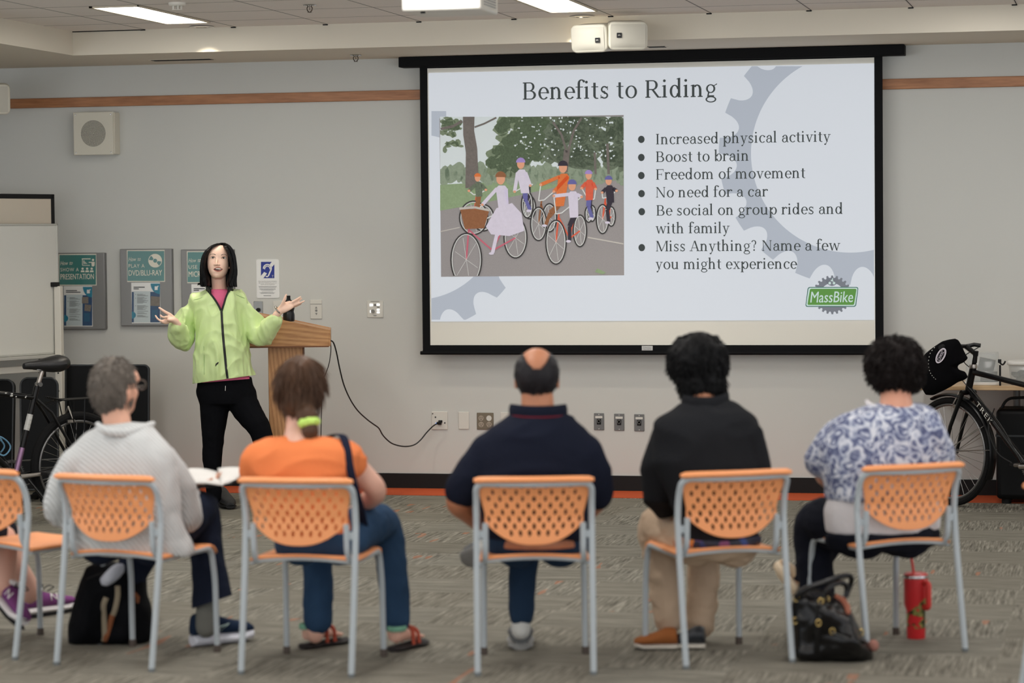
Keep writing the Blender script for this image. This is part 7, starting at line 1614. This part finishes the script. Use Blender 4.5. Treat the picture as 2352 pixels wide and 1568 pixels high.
# bobbed black hair
M_hw = mat('hair_bob_black', (9, 9, 12), .45, var=.4, vscale=30, spec=.3)
q = MB(); q.ell(hc+hu*.022-hf*.022, (.085, .096, .098), HM, 28, 18)
def curt(rows): q.loft([(p((a+b_)/2, v, d), _r*(abs(b_-a)/2/371), V(_fw)*dep) for v, a, b_, d, dep in rows], 14)
curt([(566, 482, 492, -.05, .05), (576, 471, 485, -.045, .075), (590, 465, 478, -.03, .088), (606, 461.5, 477, -.02, .09), (622, 461, 478, -.015, .085), (636, 461.5, 482, -.01, .08), (648, 459, 484, -.01, .075), (657, 462, 484, -.005, .06)])
curt([(564, 512, 526, -.05, .05), (574, 519, 532, -.045, .075), (590, 527, 538, -.03, .085), (606, 529, 542, -.02, .085), (622, 528.5, 544, -.015, .082), (636, 524, 544, -.01, .078), (648, 521, 543, -.01, .07), (658, 521, 542, -.005, .055)])
curt([(580, 474, 532, .04, .05), (610, 467, 538, .06, .04), (640, 466, 540, .06, .035), (656, 470, 538, .055, .03)])
hm = remesh(q, 'hair', .005, 4)
FACE = [(477, 640), (477, 600), (480, 584), (487, 572), (496, 566.5), (507, 565.5), (517, 571), (524, 582), (527.5, 598), (527.5, 640)]
wrinkle(hm, .003, 34, 5, (3, 3, .4)); W.part('hair', hm, M_hw)
rg = random.Random(12); q = MB()
for i in range(760):
    sd = -1 if i % 2 else 1; a = rg.uniform(0, 1); top = (512+rg.uniform(-3, 3), 558.5+rg.uniform(-1, 2)); dd = rg.uniform(-.085, .03)
    edge = (462.5 if sd < 0 else 541.5)+rg.uniform(-1, 1)*2.5-sd*-0; inner = (474 if sd < 0 else 530); ex_ = inner+(edge-inner)*rg.uniform(.1, 1)
    pts = [p(top[0]+sd*2, top[1], -.02), p(top[0]+(ex_-top[0])*.5, 563+rg.uniform(0, 3), dd*.9-.01), p(top[0]+(ex_-top[0])*.85, 580, dd), p(ex_, 602, dd), p(ex_+sd*rg.uniform(-1, 2), 630, dd), p(ex_+sd*rg.uniform(-4, 3), 654+rg.uniform(-5, 5), dd)]
    q.tube(spline(pts, 3), .0013, 4, caps=False)
hs = [o for o in W.root.children if o.name.startswith('hair')][0]
for i in range(16): q.tube(spline([p(470+rg.uniform(-3, 3), 632, -.03), p(464+rg.uniform(-3, 2), 648, -.03), p(455+rg.uniform(-2, 8), 653+rg.uniform(-3, 2), -.03)], 3), .002, 4, caps=False)
obj('loose_strands', q, M_hw, hs)
# ------------------------------------------------------------------ bags and the tumbler on the floor
bp_ = fl(252, 1480); bp_ = V((bp_.x, bp_.y+.07, .0)); g = lambda u, v, d=0: pw(u, v, bp_, d)
M_bp = cloth('backpack_black', (12, 13, 17), .2, 6, .8, .3, 150)
ol = [(198, 1301), (215, 1294), (231, 1291), (265, 1290), (297, 1293), (318, 1301), (330, 1316), (336, 1340), (340, 1370), (347, 1397), (350, 1440), (350, 1466), (338, 1478), (307, 1483), (250, 1487), (190, 1490), (165, 1490), (157, 1476), (158, 1440), (164, 1405), (172, 1374), (180, 1350), (188, 1325)]
t = thing('backpack', 'black backpack on the floor under the chair of the person in the grey sweater', 'backpack', bp_)
bm_ = remesh(puff([g(*o) for o in ol], -_fw, .26, wob=.06), 'pack', .01, 4)
for v in bm_.vertices: v.co.z = max(v.co.z, .002)
bw = bm_.copy(); obj('pack', wrinkle(bm_, .006, 12, 31), M_bp, t)
M_tan = cloth('strap_tan', (150, 138, 118), .2); M_brn = cloth('strap_brown', (140, 88, 60), .2)
for pts, mt, r_ in (([(244, 1372), (238, 1390), (239, 1420), (240, 1450), (239, 1472)], M_tan, .011), ([(270, 1345), (270, 1370), (264, 1400), (258, 1415)], M_tan, .011), ([(258, 1412), (252, 1435), (245, 1458), (240, 1472)], M_brn, .011), ([(334, 1306), (342, 1325), (342, 1342), (336, 1356)], M_tan, .009)):
    e_ = drape(bw, pts, .006)
    if len(e_) > 1: obj('strap', MB().tube(spline(e_, 4) if len(e_) > 2 else e_, r_, 8, flat=.35, side=_r), mt, t)
q = MB(); e_ = drape(bw, [(200, 1330), (230, 1318), (265, 1314), (300, 1318), (325, 1332)], .003); q.tube(spline(e_, 4), .004, 6); obj('zip', q, M_black, t)
e_ = drape(bw, [(307, 1362), (316, 1372), (314, 1384)], .004); obj('leather_tab', MB().tube(e_, .01, 8, flat=.4), M_brn, t)
cl = [(228, 1330), (240, 1316), (256, 1300), (272, 1292), (287, 1296), (286, 1312), (276, 1326), (262, 1338), (248, 1346), (234, 1344)]
e_ = drape(bw, [(258, 1318)], .02); cb_ = e_[0] if e_ else g(258, 1318, -.1)
g2 = lambda u, v: pw(u, v, cb_); tag(obj('cloth_bundle', remesh(puff([g2(*o) for o in cl], -_fw, .06, wob=.05), 'cloth_bundle', .006, 3), mat('cloth_pale', (178, 182, 192), .7, var=.3, vscale=14), origin=cb_), 'pale folded cloth tucked on top of the black backpack', 'cloth')
# purse
pb_ = fl(1912, 1518); pb_ = V((pb_.x, pb_.y+.05, 0)); g = lambda u, v, d=0: pw(u, v, pb_, d)
M_lea = mat('leather_black', (10, 10, 12), .26, var=.2, vscale=8, bump=.5, bscale=14); M_gold = mat('gold_metal', (206, 178, 116), .25, 1)
ol = [(1822, 1372), (1836, 1357), (1853, 1352), (1880, 1354), (1904, 1360), (1939, 1371), (1950, 1390), (1958, 1411), (1968, 1428), (1977, 1445), (1989, 1470), (2004, 1489), (2007, 1505), (2003, 1521), (1984, 1526), (1945, 1527), (1904, 1525), (1857, 1519), (1827, 1510), (1821, 1490), (1822, 1458), (1821, 1411)]
t = thing('handbag', 'slouchy black leather handbag with gold rings on the floor between two chairs', 'handbag', pb_)
hm = remesh(puff([g(*o) for o in ol], -_fw, .22, wob=.08), 'bag', .008, 3)
for v in hm.vertices: v.co.z = max(v.co.z, .002)
wrinkle(hm, .016, 9, 41, (1, 1, 1.4)); bw = hm.copy(); obj('bag', hm, M_lea, t)
for pts in ([(1826, 1372, -.06), (1850, 1352, -.07), (1890, 1338, -.05), (1930, 1324, -.02), (1950, 1322, .0), (1956, 1332, .02), (1948, 1356, .02), (1938, 1374, .0)], [(1894, 1372, -.1), (1902, 1350, -.1), (1928, 1338, -.06), (1944, 1346, -.04), (1944, 1370, -.04)]): obj('handle', MB().tube(spline([g(*a) for a in pts], 5), .011, 10), M_lea, t)
for u, v in ((1830, 1374), (1885, 1381), (1899, 1376), (1826, 1425), (1880, 1430), (1912, 1449), (1978, 1452)):
    e_ = drape(bw, [(u, v)], .005)
    if e_: obj('ring', MB().tube([e_[0]+_r*(.009*math.cos(a))+V((0, 0, .012*math.sin(a))) for a in [2*math.pi*i/16 for i in range(16)]], .0032, 8, closed=True), M_gold, t)
for pts in ([(1880, 1390), (1878, 1440), (1876, 1500)], [(1826, 1385), (1823, 1430)], [(1912, 1452), (1950, 1462), (1985, 1476)]):
    e_ = drape(bw, pts, .003)
    if len(e_) > 1: obj('strap', MB().tube(e_, .012, 8, flat=.35, side=_r), M_lea, t)
e_ = drape(bw, [(1918, 1368), (1935, 1378), (1944, 1394), (1949, 1410)], .006)
if len(e_) > 1: obj('tassel', MB().tube(e_, [.01, .014, .016, .010], 8, flat=.4), mat('tag_copper', (150, 84, 58), .4, var=.3, vscale=60), t)
e_ = drape(bw, [(2000, 1478), (2004, 1490)], .004); obj('pompom', MB().ell(g(2006, 1482, -.03), (.022, .02, .024)), mat('pompom_pink', (160, 112, 100), .9, var=.2, bump=.4), t)
# tumbler
tb = fl(2104, 1465); tb = V((tb.x, tb.y, 0)); ht = (pw(2104, 1322, tb)-pw(2104, 1467, tb)).length
def tum():
    mt, k, b = base_mat('tumbler_red'); tc = k.new('ShaderNodeTexCoord').outputs['Object']; sp = k.new('ShaderNodeSeparateXYZ'); k.link(tc, sp.inputs[0])
    n1 = k.noise(16, 2, tc); n2 = k.noise(40, 3, tc); low = k.math('LESS_THAN', k.math('ADD', sp.outputs[2], k.math('MULTIPLY', sp.outputs[0], -.9)), .135); hi = k.math('GREATER_THAN', sp.outputs[2], .045)
    m_ = k.math('MULTIPLY', k.math('MULTIPLY', low, hi), k.math('GREATER_THAN', n1, .44)); g_ = k.ramp(n2, [(.42, lin((28, 28, 20))), (.5, lin((120, 120, 60))), (.62, lin((150, 144, 84)))])
    k.link(k.mix(m_, lin((206, 42, 46)), g_), b.inputs['Base Color']); b.inputs['Roughness'].default_value = .35; return mt
t = thing('tumbler', 'red tumbler with a straw, handle and green leaf print on the floor under a chair', 'tumbler', tb)
obj('body', MB().lathe([(0, 0), (.036, 0), (.038, .004), (.040, ht*.44), (.0495, ht*.54), (.0505, ht*.97), (.048, ht*.98)], 32, c=tb), tum(), t)
obj('steel_rim', MB().lathe([(.0508, ht*.955), (.0512, ht*.96), (.0512, ht*.985), (.05, ht)], 32, c=tb), M_chrome, t)
M_red = mat('lid_red', (206, 52, 46), .4); obj('lid', MB().lathe([(.049, ht*.985), (.049, ht*1.02), (.04, ht*1.035), (0, ht*1.035)], 28, c=tb), M_red, t)
hx = _r; q = MB(); q.tube(fillet([tb+hx*.026-_fw*.04+V((0, 0, ht*.90)), tb+hx*.042-_fw*.066+V((0, 0, ht*.90)), tb+hx*.042-_fw*.066+V((0, 0, ht*.50)), tb+hx*.024-_fw*.034+V((0, 0, ht*.52))], .02), .012, 10, side=_fw); obj('handle', q, M_red, t)
obj('straw', MB().tube([tb+V((0, 0, ht*1.0))-_r*.008, tb+V((0, 0, ht*1.27))-_r*.018], .0055, 10), M_red, t)
EXPO=0.08
# ------------------------------------------------------------------ daylight behind the camera and exposure
w = bpy.data.worlds.new('world'); scene.world = w; w.use_nodes = True
bg = w.node_tree.nodes['Background']; nt = w.node_tree; tcw = nt.nodes.new('ShaderNodeTexCoord'); spw = nt.nodes.new('ShaderNodeSeparateXYZ'); lt = nt.nodes.new('ShaderNodeMath'); lt.operation = 'LESS_THAN'; lt.inputs[1].default_value = 0; ma = nt.nodes.new('ShaderNodeMath'); ma.operation = 'MULTIPLY_ADD'; ma.inputs[1].default_value = 1.5; ma.inputs[2].default_value = 1.1
nt.links.new(tcw.outputs['Generated'], spw.inputs[0]); nt.links.new(spw.outputs[2], lt.inputs[0]); nt.links.new(lt.outputs[0], ma.inputs[0]); nt.links.new(ma.outputs[0], bg.inputs[1])
# world below the horizon made brighter, an uplight added to lift the ceiling
bg.inputs[0].default_value = (.93, .96, 1, 1)
vs_ = scene.view_settings; scene.display_settings.display_device = 'sRGB'
vs_.view_transform = 'Standard'; vs_.look = 'None'; vs_.exposure = EXPO; vs_.gamma = 1; vs_.use_curve_mapping = False
scene.cycles.max_bounces = 8; scene.cycles.diffuse_bounces = 4; scene.cycles.transparent_max_bounces = 12
